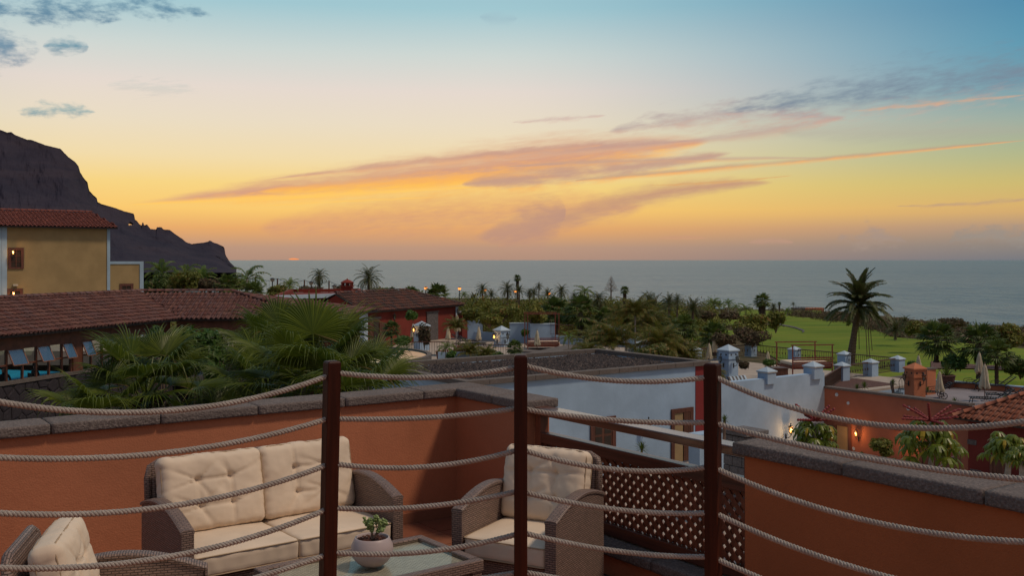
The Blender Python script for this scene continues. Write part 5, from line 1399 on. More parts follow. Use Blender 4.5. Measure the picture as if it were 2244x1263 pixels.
balustrade((G(880, 783, MZ).x, G(880, 783, MZ).y, 0), (G(985, 781, MZ).x, G(985, 781, MZ).y, 0), MZ, .95, 'iron railing beside the round pool', .16, False, 'iron', 'brown railings of the middle terrace')
t = thing('picket_fence', 'low brown picket fence above the gravel roof edge', 'fence', G(972, 795, MZ)); g0, g1 = G(972, 792, MZ), G(1040, 790, MZ)
for i in range(16): p = g0.lerp(g1, i / 15); q = MB(); q.box(p.x - .05, p.x + .05, p.y - .015, p.y + .015, MZ, MZ + .72); q.build('picket', M['bedwood'], t)
q = MB(); q.bar(g0 + Vector((0, .03, .5)), g1 + Vector((0, .03, .5)), .03, .06); q.build('rail', M['bedwood'], t)
# blue-white terrace steps right
for x0, y0, x1, y1, h, lb in [(1133, 803, 1262, 772, .42, 'pale wall with dark capping running back from the gravel roof'), (1130, 783, 1228, 790, .4, 'pale low wall with dark capping just above the gravel roof')]:
    lowwall(x0, y0, x1, y1, MZ - .1, h, lb, 1.2, 'trim')
bed(Vector(((1142 + 45 - CX) * 71 / FPX, 71, MZ)), R(5), 'brown canopy bed with pale mattress on the middle terrace', 2.5)
put_par(1049, 714, 762, MZ, 'closed cream parasol left of the lit middle tower', .2); put_par(1177, 721, 775, MZ, 'narrow closed parasol in front of the middle canopy bed', 1)
put_par(982, 713, 760, MZ, 'closed cream parasol in front of the red wall, right of the stone door', 2); put_par(905, 707, 757, MZ, 'closed parasol left of the plant covered tower', 3); put_par(1002, 688, 745, MZ, 'slim closed parasol against the white corner of the red house', .7)
for px, py, rz, lb in [(1020, 757, 1.5, 'dark lounger with an orange towel beside the red annexe'), (1036, 762, 1.4, 'dark lounger near the closed parasol of the middle terrace')]:
    place(lg, G(px, py, MZ), rz, lb, 1.0, 'dark loungers on the middle terrace')
# red house
RH = [G(798, 765, MZ), G(1003, 739, MZ)]
u_ = (RH[1] - RH[0]).normalized(); n_ = Vector((-u_.y, u_.x, 0)); Lr = (RH[1] - RH[0]).length
he = 2.62; dep = 5.0
r = thing('red_house', 'red house with a weathered brown tile roof and white corner strips', 'building', RH[0])
def rbx(q, u0, u1, d0, d1, z0, z1):
    f = lambda u, d, z: RH[0] + u_ * u + n_ * d + Vector((0, 0, z)); return q.hexa([f(u0, d0, z0), f(u1, d0, z0), f(u1, d1, z0), f(u0, d1, z0), f(u0, d0, z1), f(u1, d0, z1), f(u1, d1, z1), f(u0, d1, z1)])
q = rbx(MB(), 0, Lr, 0, dep, -.5, he); q.build('wall', M['redwall'], r)
q = rbx(MB(), -.03, .40, -.03, .4, -.4, he - .02); q.build('corner_strip', M['whitecap'], r); q = rbx(MB(), Lr - .32, Lr + .03, -.03, .4, -.4, he - .02); q.build('corner_strip', M['whitecap'], r)
f = lambda u, d, z: RH[0] + u_ * u + n_ * d + Vector((0, 0, z)); ov = .4
zrg = 1.25
tiled_plane(r, [f(-ov, -ov, he), f(Lr + ov, -ov, he), f(Lr + ov - 4.2, dep / 2, he + zrg), f(-ov + .3, dep / 2, he + zrg)], .26, .45, M['tiledark'], 0, None, 5)
tiled_plane(r, [f(Lr + ov, -ov, he), f(Lr + ov, dep + ov, he), f(Lr + ov - 4.2, dep / 2, he + zrg)], .26, .45, M['tiledark'], 0, None, 5)
q = MB(); q.add([tuple(f(Lr + ov, dep + ov, he)), tuple(f(-ov, dep + ov, he)), tuple(f(-ov + .3, dep / 2, he + zrg)), tuple(f(Lr + ov - 4.2, dep / 2, he + zrg))], [(0, 1, 2, 3)]); q.build('rear_slope', M['tiledark'], r)
q = MB(); q.add([tuple(f(0, 0, he - .05)), tuple(f(0, dep, he - .05)), tuple(f(0, dep / 2, he + zrg - .1))], [(0, 1, 2)]); q.build('gable', M['redwall'], r)
ridge_line(r, f(-ov + .3, dep / 2, he + zrg + .05), f(Lr + ov - 4.2, dep / 2, he + zrg + .05), M['tiledark'], .15); ridge_line(r, f(Lr + ov - 4.2, dep / 2, he + zrg + .05), f(Lr + ov, -ov, he + .05), M['tiledark'], .13)
def onr(px):                                          # distance along the red house front under a photo column
    s_ = (px - CX) / FPX; return (s_ * RH[0].y - RH[0].x) / (u_.x - s_ * u_.y)
x0, x1 = onr(934), onr(958); q = rbx(MB(), x0, x1, -.10, -.01, 0, 2.18); o = q.build('stone_door_panel', M['slate'], r)
q = rbx(MB(), x0 - .1, x1 + .1, -.14, -.005, 2.181, 2.28); q.build('lintel', M['trim'], r)
x0, x1 = onr(808), onr(831)
q = rbx(MB(), x0, x1, -.06, -.01, 0, 2.05); o = q.build('door', M['brown'], r); q = rbx(MB(), x0 + .5, x1 - .15, -.075, -.061, .1, 1.9); q.build('door_glass', M['dark'], o)
q = rbx(MB(), x0 - .15, x1 + .15, -.09, -.005, 2.051, 2.2); q.build('lintel', M['trim'], r)
x0, x1 = onr(829), onr(843); q = rbx(MB(), x0, x1, -.12, -.09, .15, 1.75); q.build('shutter', M['brown'], r)
for px, lb in ((857, 'unlit lantern on the red wall left of the climbing plants'), (997, 'unlit lantern on the red wall at its right end')):
    place(lan_off, f(onr(px), -.3, 1.75), math.atan2(u_.y, u_.x), lb, 1.6, 'wall lanterns')
q = rbx(MB(), Lr + .05, Lr + 2.6, -.4, 3, -.3, 1.9); an = thing('red_annexe_wall', 'low red wall attached to the right end of the red house', 'wall', f(Lr, 0, 0)); q.build('wall', M['redwall'], an); q = rbx(MB(), Lr + .04, Lr + 2.66, -.46, 3.05, 1.901, 1.98); q.build('capping', M['trim'], an)
# flat roofed red part with a white fascia and the chimney
fr = thing('red_flat_roof_house', 'flat roofed red house wing with a white fascia line and domed chimney', 'building', P(605, 700, 74))
pA, pB = P(603, 648, 74), P(787, 644, 80); pC_, pD_ = P(787, 640, 92), P(640, 641, 90)
q = MB(); base = [pA, pB, Vector((pC_.x, pC_.y, 0)), Vector((pD_.x, pD_.y, 0))]; zt = pz(648, 74)
q.add([(p.x, p.y, -5) for p in base] + [(p.x, p.y, zt - .32) for p in base], [(3, 2, 1, 0), (4, 5, 6, 7), (0, 1, 5, 4), (1, 2, 6, 5), (2, 3, 7, 6), (3, 0, 4, 7)]); q.build('wall', M['redwall'], fr)
for a_, b_ in ((0, 1), (1, 2), (2, 3), (3, 0)):
    p, q_ = Vector((base[a_].x, base[a_].y, zt - .15)), Vector((base[b_].x, base[b_].y, zt - .15)); q = MB(); q.bar(p, q_, .28, .3); q.build('fascia', M['whitecap'] if a_ == 0 else M['redwall'], fr)
q = MB(); q.box(pA.x - .05, pA.x + .3, pA.y - .15, pA.y + .2, -4, zt - .3); q.build('corner_strip', M['whitecap'], fr)
ch = P(761, 642, 82); q = MB(); w_ = .42; q.box(ch.x - w_, ch.x + w_, ch.y - w_, ch.y + w_, zt - .3, zt + .42); q.box(ch.x - w_ - .08, ch.x + w_ + .08, ch.y - w_ - .08, ch.y + w_ + .08, zt + .421, zt + .50)
for sx in (-1, 0, 1):
    for sy in (-1, 1): q.box(ch.x + sx * .36 - .07, ch.x + sx * .36 + .07, ch.y + sy * .36 - .07, ch.y + sy * .36 + .07, zt + .501, zt + .72)
c1_ = q.build('chimney', M['redwall'], fr)
q = MB(); q.lathe([(.52, 0), (.55, .06), (.40, .16), (.22, .26), (.06, .31), (.05, .38), (0, .40)], (ch.x, ch.y, zt + .721), 12); q.build('chimney_cap', M['redwall'], c1_)
# round pool
cxp, cyp = -8.6, 49.3; ra_, rb_ = 4.4, 4.6; MZp = -2.85
pw = [(cxp + ra_ * math.cos(t), cyp + rb_ * math.sin(t)) for t in [2 * math.pi * i / 64 for i in range(64)]]
mb = MB(); mb.prism(pw, MZp - .4, MZp + .25); struct(mb.build('pool_water', M['poolwater']))
q = MB()
for r0, r1, z0, z1 in ((1.002, 1.055, -1.9, .30),):
    vs = [(cxp + ra_ * k * math.cos(t), cyp + rb_ * k * math.sin(t), MZp + z) for t in [2 * math.pi * i / 64 for i in range(64)] for k, z in ((r0, z0), (r0, z1), (r1, z1), (r1, z0))]
    q.add(vs, [(i * 4 + j, i * 4 + (j + 1) % 4, ((i + 1) % 64) * 4 + (j + 1) % 4, ((i + 1) % 64) * 4 + j) for i in range(64) for j in range(4)])
o = q.build('pool_rim', M['trim'], origin=(cxp, cyp, MZ)); tag(o, 'curved grey stone rim around the round golden pool', 'pool rim')
for px, py, lb in ((965, 789, 'small clay pot right of the pool rim'), (1003, 776, 'clay pot under the tree beside the parasol')):
    t = thing('clay_pot', lb, 'pot', G(px, py, MZ), 0, 'clay pots'); q = MB(); q.lathe([(.20, 0), (.30, .5), (.34, .52), (.30, .56), (.24, .5)], n=14); q.build('pot', M['clay'], t, origin=(0, 0, 0))

# ================================================================== LEFT RESTAURANT
ez_ = -.80; D0_ = 38.0
E0 = P(0, 738, D0_); E0.z = ez_; E1_ = P(394, 700, 49.1); E1_.z = ez_
el = (E1_ - E0).normalized(); nl = Vector((-el.y, el.x, 0)); rz_ = .42
run = 5.2
rs = thing('restaurant_pavilion', 'long restaurant pavilion with barrel tile roof and wooden framed windows', 'building', E1_ - Vector((0, 0, 3)))
Em = E0 - el * 9                                      # continues past the left picture edge
B_ = Vector((-9.0, 49.4, ez_)); A_ = E1_
R0 = Em + nl * run + Vector((0, 0, rz_ - ez_)); 
sec_e = (B_ - A_).normalized(); sec_n = Vector((-sec_e.y, sec_e.x, 0)); run2 = 7.0
# ridge of section two where it meets ridge of section one
J = P(308, 641, 2200 * (2.1 - rz_) / 71.0); J.z = rz_
sK = (510 - CX) / FPX; K = J + sec_e * ((sK * J.y - J.x) / (sec_e.x - sK * sec_e.y)); K.z = rz_
tiled_plane(rs, [Em, A_, J, J - el * ((J - R0).dot(el))], .235, .40, M['tile'], 60, P(200, 690, 44), 6)
tiled_plane(rs, [A_, B_, K, J], .235, .40, M['tile'], 240, P(480, 670, 50), 7)
Bk = Vector((B_.x + 1.2, B_.y + 9, ez_))
tiled_plane(rs, [B_, Bk, K], .235, .40, M['tile'], 0)
ridge_line(rs, J - el * 15 + Vector((0, 0, .05)), J + Vector((0, 0, .05)), M['tile'], .14); ridge_line(rs, J + Vector((0, 0, .05)), K + Vector((0, 0, .05)), M['tile'], .14); ridge_line(rs, K + Vector((0, 0, .05)), B_ + Vector((0, 0, .05)), M['tile'], .13)
M['wallwood'] = plain('pavilion_wood', (.13, .045, .024), .55, .3, 4, .2, .004)
def fbx(q, o, e, n, u0, u1, d0, d1, z0, z1):
    g = lambda u, d, z: o + e * u + n * d + Vector((0, 0, z)); return q.hexa([g(u0, d0, z0), g(u1, d0, z0), g(u1, d1, z0), g(u0, d1, z0), g(u0, d0, z1), g(u1, d0, z1), g(u1, d1, z1), g(u0, d1, z1)])
L1 = (A_ - E0).length; L2_ = (B_ - A_).length
inz = .55                                            # facade set back under the eave
o1 = E0 + nl * inz; o1.z = ez_
fbx(MB(), o1, el, nl, -9, L1, -.02, .20, -.62, -.06).build('fascia_beam', M['wallwood'], rs)
fbx(MB(), o1, el, nl, -9, L1, -.05, .28, -1.98, -1.84).build('window_sill', M['trim'], rs)
# windows section 1: bay width .62 m
def onl(px):
    s_ = (px - CX) / FPX; return (s_ * o1.y - o1.x) / (el.x - s_ * el.y)
zb, zm, zt = -1.84, -1.22, -.62
ms = [-22, 17, 52, 82, 110, 138, 160, 180, 202, 226, 250, 275, 300, 330, 362, 392]
us = [onl(x) for x in ms]
for i, u in enumerate(us):
    w_ = .20 if ms[i] in (160, 180, 392) else .065
    fbx(MB(), o1, el, nl, u - w_ / 2, u + w_ / 2, .03, .13, zb, zt).build('mullion', M['wallwood'], rs)
fbx(MB(), o1, el, nl, -9, L1, .05, .11, zm - .03, zm + .03).build('transom', M['wallwood'], rs)
pl = fbx(MB(), o1, el, nl, onl(160), onl(180), -.02, .2, zb, zt); pl.build('pillar', M['wallwood'], rs)
for i in range(len(us) - 1):
    if ms[i] == 160: continue
    fbx(MB(), o1, el, nl, us[i] + .04, us[i + 1] - .04, .075, .083, zb + .01, zm - .04).build('pane', M['glass'], rs)
    if i % 2 == 1 and ms[i] != 160:                  # top hung panes tilted open
        a_ = o1 + el * (us[i] + .03) + nl * .04; b_ = o1 + el * (us[i + 1] - .03) + nl * .04; dn = (-nl * .30 + Vector((0, 0, -.60)))
        zt_ = Vector((0, 0, zt)); q = MB()
        pts = [a_ + zt_, b_ + zt_, b_ + zt_ + dn, a_ + zt_ + dn]
        for k in range(4): q.bar(pts[k], pts[(k + 1) % 4], .05, .035)
        wf = q.build('open_window_frame', M['railtop'], rs); q = MB(); q.add([tuple(p) for p in pts] + [tuple(p + Vector((0, 0, .008)) + nl * -.006) for p in pts], [(0, 1, 2, 3), (7, 6, 5, 4)]); q.build('pane', M['tintglass'], wf)
    else: fbx(MB(), o1, el, nl, us[i] + .04, us[i + 1] - .04, .075, .083, zm + .04, zt - .01).build('pane', M['glass'], rs)
# section 2 facade
o2 = A_ + sec_n * .5
fbx(MB(), o2, sec_e, sec_n, -.3, L2_ - .2, -.02, .2, -.70, -.06).build('fascia_beam', M['wallwood'], rs)
fbx(MB(), o2, sec_e, sec_n, -.3, L2_ - .2, -.02, .25, -2.6, -2.4).build('window_sill', M['trim'], rs)
for k in range(9):
    u = L2_ * k / 8 - .2; w_ = .16 if k in (0, 4, 7) else .07
    fbx(MB(), o2, sec_e, sec_n, u - w_ / 2, u + w_ / 2, .02, .12, -2.4, -.70).build('mullion', M['wallwood'], rs)
    if k < 8: fbx(MB(), o2, sec_e, sec_n, u + .09, u + L2_ / 8 - .09, .06, .068, -2.39, -.71).build('pane', M['glass'], rs)
fbx(MB(), o2, sec_e, sec_n, -.3, L2_ - .2, .03, .11, -1.62, -1.56).build('transom', M['wallwood'], rs)
# floor inside, rear side posts
fA, fB = o1 - el * 9 + nl * .3, o1 + el * L1 + nl * .3; fC, fD = o1 + el * (L1 + 2) + nl * 3.0, o1 - el * 9 + nl * 3.0
q = MB(); q.prism([(p.x, p.y) for p in (fA, fB, Vector((B_.x, B_.y + .8, 0)), Vector((B_.x, B_.y + 5, 0)), fC, fD)], -4.1, -3.6); q.build('floor', M['greypave'], rs)
# rubble stone base wall: separate stones
ws = thing('rubble_stone_wall', 'dark rubble stone wall under the restaurant windows', 'wall', E0 + Vector((0, 0, -6)))
o3 = o1 + nl * .02; 
fbx(MB(), o3, el, nl, -9, L1 + 6, .02, .45, -6.9, -1.985).build('mortar', M['mortar'], ws)
def halfclip(poly, p, nrm):
    out = []
    for i in range(len(poly)):
        a, b_ = poly[i], poly[(i + 1) % len(poly)]; da = (a[0] - p[0]) * nrm[0] + (a[1] - p[1]) * nrm[1]; db = (b_[0] - p[0]) * nrm[0] + (b_[1] - p[1]) * nrm[1]
        if da <= 0: out.append(a)
        if da * db < 0: t = da / (da - db); out.append((a[0] + (b_[0] - a[0]) * t, a[1] + (b_[1] - a[1]) * t))
    return out
sx, sy = .50, .46; seeds = {}
nU, nV = 30, 8
for i in range(-2, nU + 2):
    for j in range(-1, nV + 1): seeds[(i, j)] = (-1.2 + (i + .5 * (j % 2)) * sx + rnd.uniform(-.18, .18), -5.4 + j * sy + rnd.uniform(-.15, .15))
for i in range(nU):
    for j in range(nV):
        c_ = seeds[(i, j)]; poly = [(c_[0] - 1, c_[1] - 1), (c_[0] + 1, c_[1] - 1), (c_[0] + 1, c_[1] + 1), (c_[0] - 1, c_[1] + 1)]
        for di in (-2, -1, 0, 1, 2):
            for dj in (-2, -1, 0, 1, 2):
                if (di or dj) and (i + di, j + dj) in seeds:
                    q_ = seeds[(i + di, j + dj)]; v = (q_[0] - c_[0], q_[1] - c_[1]); l_ = math.hypot(*v); poly = halfclip(poly, (c_[0] + v[0] * (.5 - .016 / l_), c_[1] + v[1] * (.5 - .016 / l_)), (v[0] / l_, v[1] / l_))
        poly = halfclip(poly, (0, -1.995), (0, 1)) if poly else []
        if len(poly) < 3: continue
        n = len(poly); dp = rnd.uniform(.03, .08); cx0 = sum(p[0] for p in poly) / n; cz0 = sum(p[1] for p in poly) / n
        g = lambda u, d, z: tuple(o3 + el * u + nl * d + Vector((0, 0, z - ez_ + ez_)) + Vector((0, 0, 0)))
        def g(u, d, z): v = o3 + el * u + nl * d; return (v.x, v.y, ez_ + z)
        q = MB(); q.add([g(p[0], .019, p[1]) for p in poly] + [g(p[0], .02 - dp * .6, p[1]) for p in poly] + [g(cx0 + (p[0] - cx0) * .82, .02 - dp, cz0 + (p[1] - cz0) * .82) for p in poly],
              [(k, (k + 1) % n, n + (k + 1) % n, n + k) for k in range(n)] + [(n + k, n + (k + 1) % n, 2 * n + (k + 1) % n, 2 * n + k) for k in range(n)] + [tuple(range(2 * n, 3 * n))])
        q.build('stone', M['stonew'], ws)
# turquoise pool behind the windows with a pale edge
mb = MB(); mb.prism([(p.x, p.y) for p in (fD + nl * .5, fC + nl * .5 - el * 3, fC + nl * 16 - el * 3, fD + nl * 16)], -4.2, -3.45); struct(mb.build('pool_water', M['turq']))
mb = MB(); mb.prism([(p.x, p.y) for p in (fD + nl * .01, fC + nl * .01 - el * 2.5, fC + nl * .49 - el * 2.5, fD + nl * .49)], -4.2, -3.40); struct(mb.build('pool_edge', M['paving']))
mb = MB(); mb.prism([(-44, 60), (-19, 60), (-16, 72), (-44, 74)], -4.2, -3.35); struct(mb.build('pool_edge', M['paving']))

# seated people behind the glass
def person(loc, rz, label, cloth, bald=False, sc__=1.0):
    t = thing('person', label, 'person', (0, 0, 0))
    J_ = {'pel': (0, 0, .50), 'wa': (0, .0, .66), 'ch': (0, .01, .86), 'nk': (0, .0, 1.02), 'hd': (0, -.02, 1.12), 'ht': (0, -.02, 1.22),
          'sl': (-.19, .0, .96), 'sr': (.19, .0, .96), 'el': (-.25, -.08, .70), 'er': (.25, -.08, .70), 'wl': (-.15, -.30, .68), 'wr': (.15, -.30, .68), 'hl': (-.10, -.38, .69), 'hr': (.10, -.38, .69),
          'tl': (-.11, -.02, .50), 'tr': (.11, -.02, .50), 'kl': (-.13, -.42, .52), 'kr': (.13, -.42, .52), 'al': (-.13, -.42, .10), 'ar': (.13, -.42, .10), 'fl': (-.13, -.58, .05), 'fr': (.13, -.58, .05)}
    rad = {'pel': .15, 'wa': .13, 'ch': .15, 'nk': .055, 'hd': .088, 'ht': .075, 'sl': .07, 'sr': .07, 'el': .042, 'er': .042, 'wl': .03, 'wr': .03, 'hl': .032, 'hr': .032, 'tl': .085, 'tr': .085, 'kl': .06, 'kr': .06, 'al': .04, 'ar': .04, 'fl': .035, 'fr': .035}
    E_ = [('pel', 'wa'), ('wa', 'ch'), ('ch', 'nk'), ('nk', 'hd'), ('hd', 'ht'), ('ch', 'sl'), ('ch', 'sr'), ('sl', 'el'), ('sr', 'er'), ('el', 'wl'), ('er', 'wr'), ('wl', 'hl'), ('wr', 'hr'), ('pel', 'tl'), ('pel', 'tr'), ('tl', 'kl'), ('tr', 'kr'), ('kl', 'al'), ('kr', 'ar'), ('al', 'fl'), ('ar', 'fr')]
    ks = list(J_); me = bpy.data.meshes.new('body'); me.from_pydata([J_[k] for k in ks], [(ks.index(a), ks.index(b_)) for a, b_ in E_], [])
    o = bpy.data.objects.new('body', me); COL.objects.link(o); o.parent = t; me.materials.append(cloth)
    md = o.modifiers.new('s', 'SKIN'); 
    for i, k in enumerate(ks): me.skin_vertices[0].data[i].radius = (rad[k], rad[k] * .85)
    me.skin_vertices[0].data[0].use_root = True
    md2 = o.modifiers.new('u', 'SUBSURF'); md2.levels = 1; md2.render_levels = 1
    V, F_ = rbox(.078, .092, .115, .075, 6); q = MB(); q.add([(v[0], v[1] - .025, v[2] + 1.16) for v in V], F_); hd = q.build('head', M['skin'], t, smooth=True, origin=(0, 0, 0))
    q = MB(); q.cbox((0, -.12, 1.15), (1, 0, 0), (0, 1, 0), (0, 0, 1), .012, .014, .02); q.build('nose', M['skin'], hd, origin=(0, 0, 0))
    if not bald: V, F_ = rbox(.086, .09, .085, .08, 6); q = MB(); q.add([(v[0], v[1] + .0, v[2] + 1.215) for v in V], F_); q.build('hair', M['hair'], hd, smooth=True, origin=(0, 0, 0))
    t.location = loc; t.rotation_euler = (0, 0, rz); t.scale = (sc__,) * 3; return t
def chair_simple(loc, rz, lb):
    t = thing('dining_chair', lb, 'chair', loc, rz, 'dining chairs behind the restaurant windows')
    q = MB(); q.box(-.24, .24, -.24, .24, .42, .47); q.build('seat', M['dark'], t, origin=(0, 0, 0)); q = MB(); q.box(-.24, .24, .22, .26, .47, .92); q.build('backrest', M['dark'], t, origin=(0, 0, 0))
    for a_ in (-1, 1):
        for b_ in (-1, 1): q = MB(); q.box(a_ * .21 - .02, a_ * .21 + .02, b_ * .21 - .02, b_ * .21 + .02, 0, .42); q.build('leg', M['dark'], t, origin=(0, 0, 0))
for px, D, rz, lb, cl, bald, clb in [(141, 43.2, 2.4, 'seated person in a dark top behind the restaurant windows, left of the wooden pillar', 'cloth_dark', False, 'dining chair of the person left of the wooden pillar'), (76, 41.6, 1.0, 'seated person in dark clothes behind the leftmost restaurant windows', 'cloth_dark', False, 'dining chair of the leftmost person'), (514, 50.8, .9, 'bald person in a brown shirt seated behind the right restaurant windows', 'cloth_brown', True, 'dining chair of the person in brown')]:
    zf = -3.6; p = (o1 + el * onl(px) + nl * 1.0) if D < 50 else Vector(((px - CX) * D / FPX, D, zf)); p = Vector((p.x + (px - CX) / FPX * .9, p.y + .0, zf)); person(p, rz, lb, M[cl], bald, 1.06); chair_simple(p + Vector((0, .1, 0)), rz, clb)

# ================================================================== YELLOW HOUSE
YB = toab(P(240, 500, 70))[1]; YA1 = wb(240, 500, YB)[0]; YA0 = wb(-260, 490, YB)[0]; zt = wb(240, 500, YB)[1]; ya_l = wb(3, 500, YB)[0]
yb = thing('yellow_house', 'tall yellow house with a brown tiled hip roof and pale blue corner strips', 'building', AB(YA1, YB, -6))
q = MB(); q.ob(YA0, YA1, YB, YB + 8, -8, zt); q.build('wall', M['yellow'], yb)
for a_, b_ in ((wb(3.5, 500, YB)[0], wb(15, 500, YB)[0]), (wb(234.5, 500, YB)[0], YA1 + .03)):
    q = MB(); q.ob(a_, b_, YB - .05, YB - .002, -7, zt - .03); q.build('corner_strip', M['paleblue'], yb)
q = MB(); q.ob(ya_l - 9, ya_l, YB - .06, YB - .003, -7, zt - .03); q.build('wing_wall', M['paleblue'], yb)
q = MB(); q.ob(YA1 + .001, YA1 + .04, YB, YB + 8, -7, zt - .03); q.build('side_strip', M['paleblue'], yb)
ka, kz = wb(201, 467, YB + 4); ez2 = zt + .02
Pe0, Pe1 = AB(YA0, YB - .45, ez2), AB(YA1 + .45, YB - .45, ez2); Kr = AB(ka, YB + 4, kz); K0 = AB(YA0, YB + 4, kz)
tiled_plane(yb, [Pe0, Pe1, Kr, K0], .25, .42, M['tilered'], 0, None, 5)
tiled_plane(yb, [Pe1, AB(YA1 + .45, YB + 8.4, ez2), Kr], .25, .42, M['tilered'], 0, None, 5)
ridge_line(yb, K0 + Vector((0, 0, .05)), Kr + Vector((0, 0, .05)), M['tilered'], .15)
for (x0, x1, y0, y1) in ((18, 52, 543, 586), (16, 50, 633, 700)):
    a_, z1 = wb(x0, y0, YB); b_, z0 = wb(x1, y1, YB); opening(yb, 'b', YB, a_, b_, z0, z1, 'window', .17)
for px, py, lb in ((27, 553, 'lit lamp glowing in the upper window of the yellow house'), (28, 643, 'lit lamp glowing in the lower window of the yellow house')):
    lamp_on_b(px, py, YB - .06, 1.3, True, lb, 9, 'lamps of the yellow house')
a_, z1 = wb(28, 623, YB); q = MB(); q.ob(a_, a_ + .30, YB - .13, YB - .002, z1 - .13, z1); q.build('wall_box', M['gold'], yb)
ax1, za = wb(313, 574, YB + .6)
ya = thing('yellow_annexe', 'lower flat roofed yellow annexe outlined in pale blue, right of the yellow house', 'building', AB(ax1, YB + .6, -6))
q = MB(); q.ob(YA1 + .05, ax1, YB + .6, YB + 7, -8, za); q.build('wall', M['yellow'], ya)
q = MB(); q.ob(YA1 + .05, ax1 + .04, YB + .55, YB + .598, za - .16, za + .03); q.build('band', M['paleblue'], ya)
q = MB(); q.ob(ax1 - .22, ax1 + .04, YB + .55, YB + .598, -7, za - .161); q.build('corner_strip', M['paleblue'], ya)
a_, z1 = wb(262, 622, YB + .6); b_, z0 = wb(292, 700, YB + .6); opening(ya, 'b', YB + .6, a_, b_, z0, z1, 'window', .17)

# street lamps near the shore
def street_lamp(lit):
    t = thing('street_lamp', 'street lamp', 'street lamp'); q = MB(); q.tube([(0, 0, 0), (0, 0, 4.2)], .06, 6); q.build('pole', M['iron'], t, origin=(0, 0, 0))
    q = MB(); q.lathe([(.14, 4.2), (.22, 4.38), (.20, 4.46)], n=8); q.build('globe', M['litfar' if lit else 'gold'], t, origin=(0, 0, 0)); q = MB(); q.lathe([(.30, 4.461), (.26, 4.50), (.05, 4.58)], n=8); q.build('cap', M['iron'], t, origin=(0, 0, 0)); return t
sl1, sl0 = street_lamp(True), street_lamp(False)
for px, py, D, lb in [(1007, 633, 140, 'lit orange street lamp right of the red house roof, against the sea'), (1063, 636, 150, 'lit street lamp behind the date palm right of the red house'), (1129, 639, 150, 'lit street lamp below the tallest thin palm'), (1203, 644, 150, 'lit street lamp among the skyline palms left of the fan palms'), (1272, 649, 150, 'lit street lamp above the mid fan palm'), (933, 632, 130, 'lit street lamp just above the red house ridge')]:
    z = pz(py, D); o = place(sl1, Vector(((px - CX) * D / FPX, D, z - 4.35)), 0, lb, 1.0, 'lit street lamps along the shore road')
for px, py, D, lb in [(597, 611, 100, 'unlit street lamp on the left, between the palms and the sea'), (682, 618, 100, 'unlit street lamp left of the thin palm'), (733, 626, 95, 'unlit street lamp right of the thin palm'), (1212, 700, 60, '')]:
    if lb: z = pz(py, D); place(sl0, Vector(((px - CX) * D / FPX, D, z - 4.5)), 0, lb, 1.0, 'unlit street lamps')
# net fence posts by the golf course
t = thing('net_fence', 'thin golf net on wooden poles before the sea', 'fence', P(608, 640, 115)); prev = None
for px, py in ((560, 606), (608, 611), (667, 614), (721, 616), (765, 620), (833, 628)):
    D = 115; p = Vector(((px - CX) * D / FPX, D, pz(py, D))); q = MB(); q.tube([(p.x, p.y, -9), tuple(p)], .09, 6); q.build('net_post', M['brown'], t)
    if prev is not None:
        q = MB(); pts = [prev.lerp(p, k / 8) - Vector((0, 0, .35 * math.sin(math.pi * k / 8))) for k in range(9)]; q.tube(pts, .03, 4)
        for k in range(1, 8): q.tube([tuple(pts[k]), (pts[k].x, pts[k].y, -7)], .008, 3)
        q.build('net', M['iron'], t)
    prev = p
# small clubhouse wall and shelter on the headland
t = thing('clubhouse_terrace', 'small reddish terrace wall with a railing at the far end of the golf course', 'building', P(1780, 680, 255)); q = MB(); a_, b_ = P(1765, 676, 255), P(1806, 684, 255); q.box(a_.x, b_.x, 255, 258, -14, a_.z); q.build('wall', M['orange'], t)
q = MB(); a_, b_ = P(1738, 675, 256), P(1764.5, 684, 256); q.box(a_.x, b_.x, 255.2, 258, -14, a_.z); q.build('side_wall', M['slate'], t)
q = MB(); q.tube([tuple(P(1738, 672, 254)), tuple(P(1806, 675, 254))], .06, 4)
for k in range(12): p = P(1738 + k * 6.1, 672 + k * .25, 254); q.tube([tuple(p), (p.x, p.y, p.z - 1.2)], .05, 4)
q.build('railing', M['iron'], t)
t = thing('golf_shelter', 'small white roofed shelter among the palms by the fairway', 'shelter', P(1580, 684, 190)); a_, b_ = P(1571, 675, 190), P(1587, 678, 190)
q = MB(); q.box(a_.x, b_.x, 190, 192, a_.z - .2, a_.z); q.build('roof', M['whitecap'], t)
for x_ in (a_.x + .1, b_.x - .2):
    for y_ in (190.1, 191.8): q = MB(); q.box(x_, x_ + .12, y_, y_ + .12, a_.z - 1.7, a_.z - .201); q.build('post', M['brown'], t)
# ================================================================== VEGETATION
def trunk_mb(h, r0, r1, bend=(0, 0), n=9, ring=.03, seg=None, seed=0):
    seg = seg or max(6, int(h * 3)); pts = []; rad = []
    for i in range(seg + 1):
        t = i / seg; pts.append((bend[0] * t * t + .02 * h * .1 * mnoise.noise((t * 3, seed, 0)), bend[1] * t * t, h * t)); rad.append((r0 + (r1 - r0) * t) * (1 + ring * (1 if i % 2 else -1)) * (1 + .35 * max(0, 1 - t * 9)))
    return MB().tube(pts, rad, n)
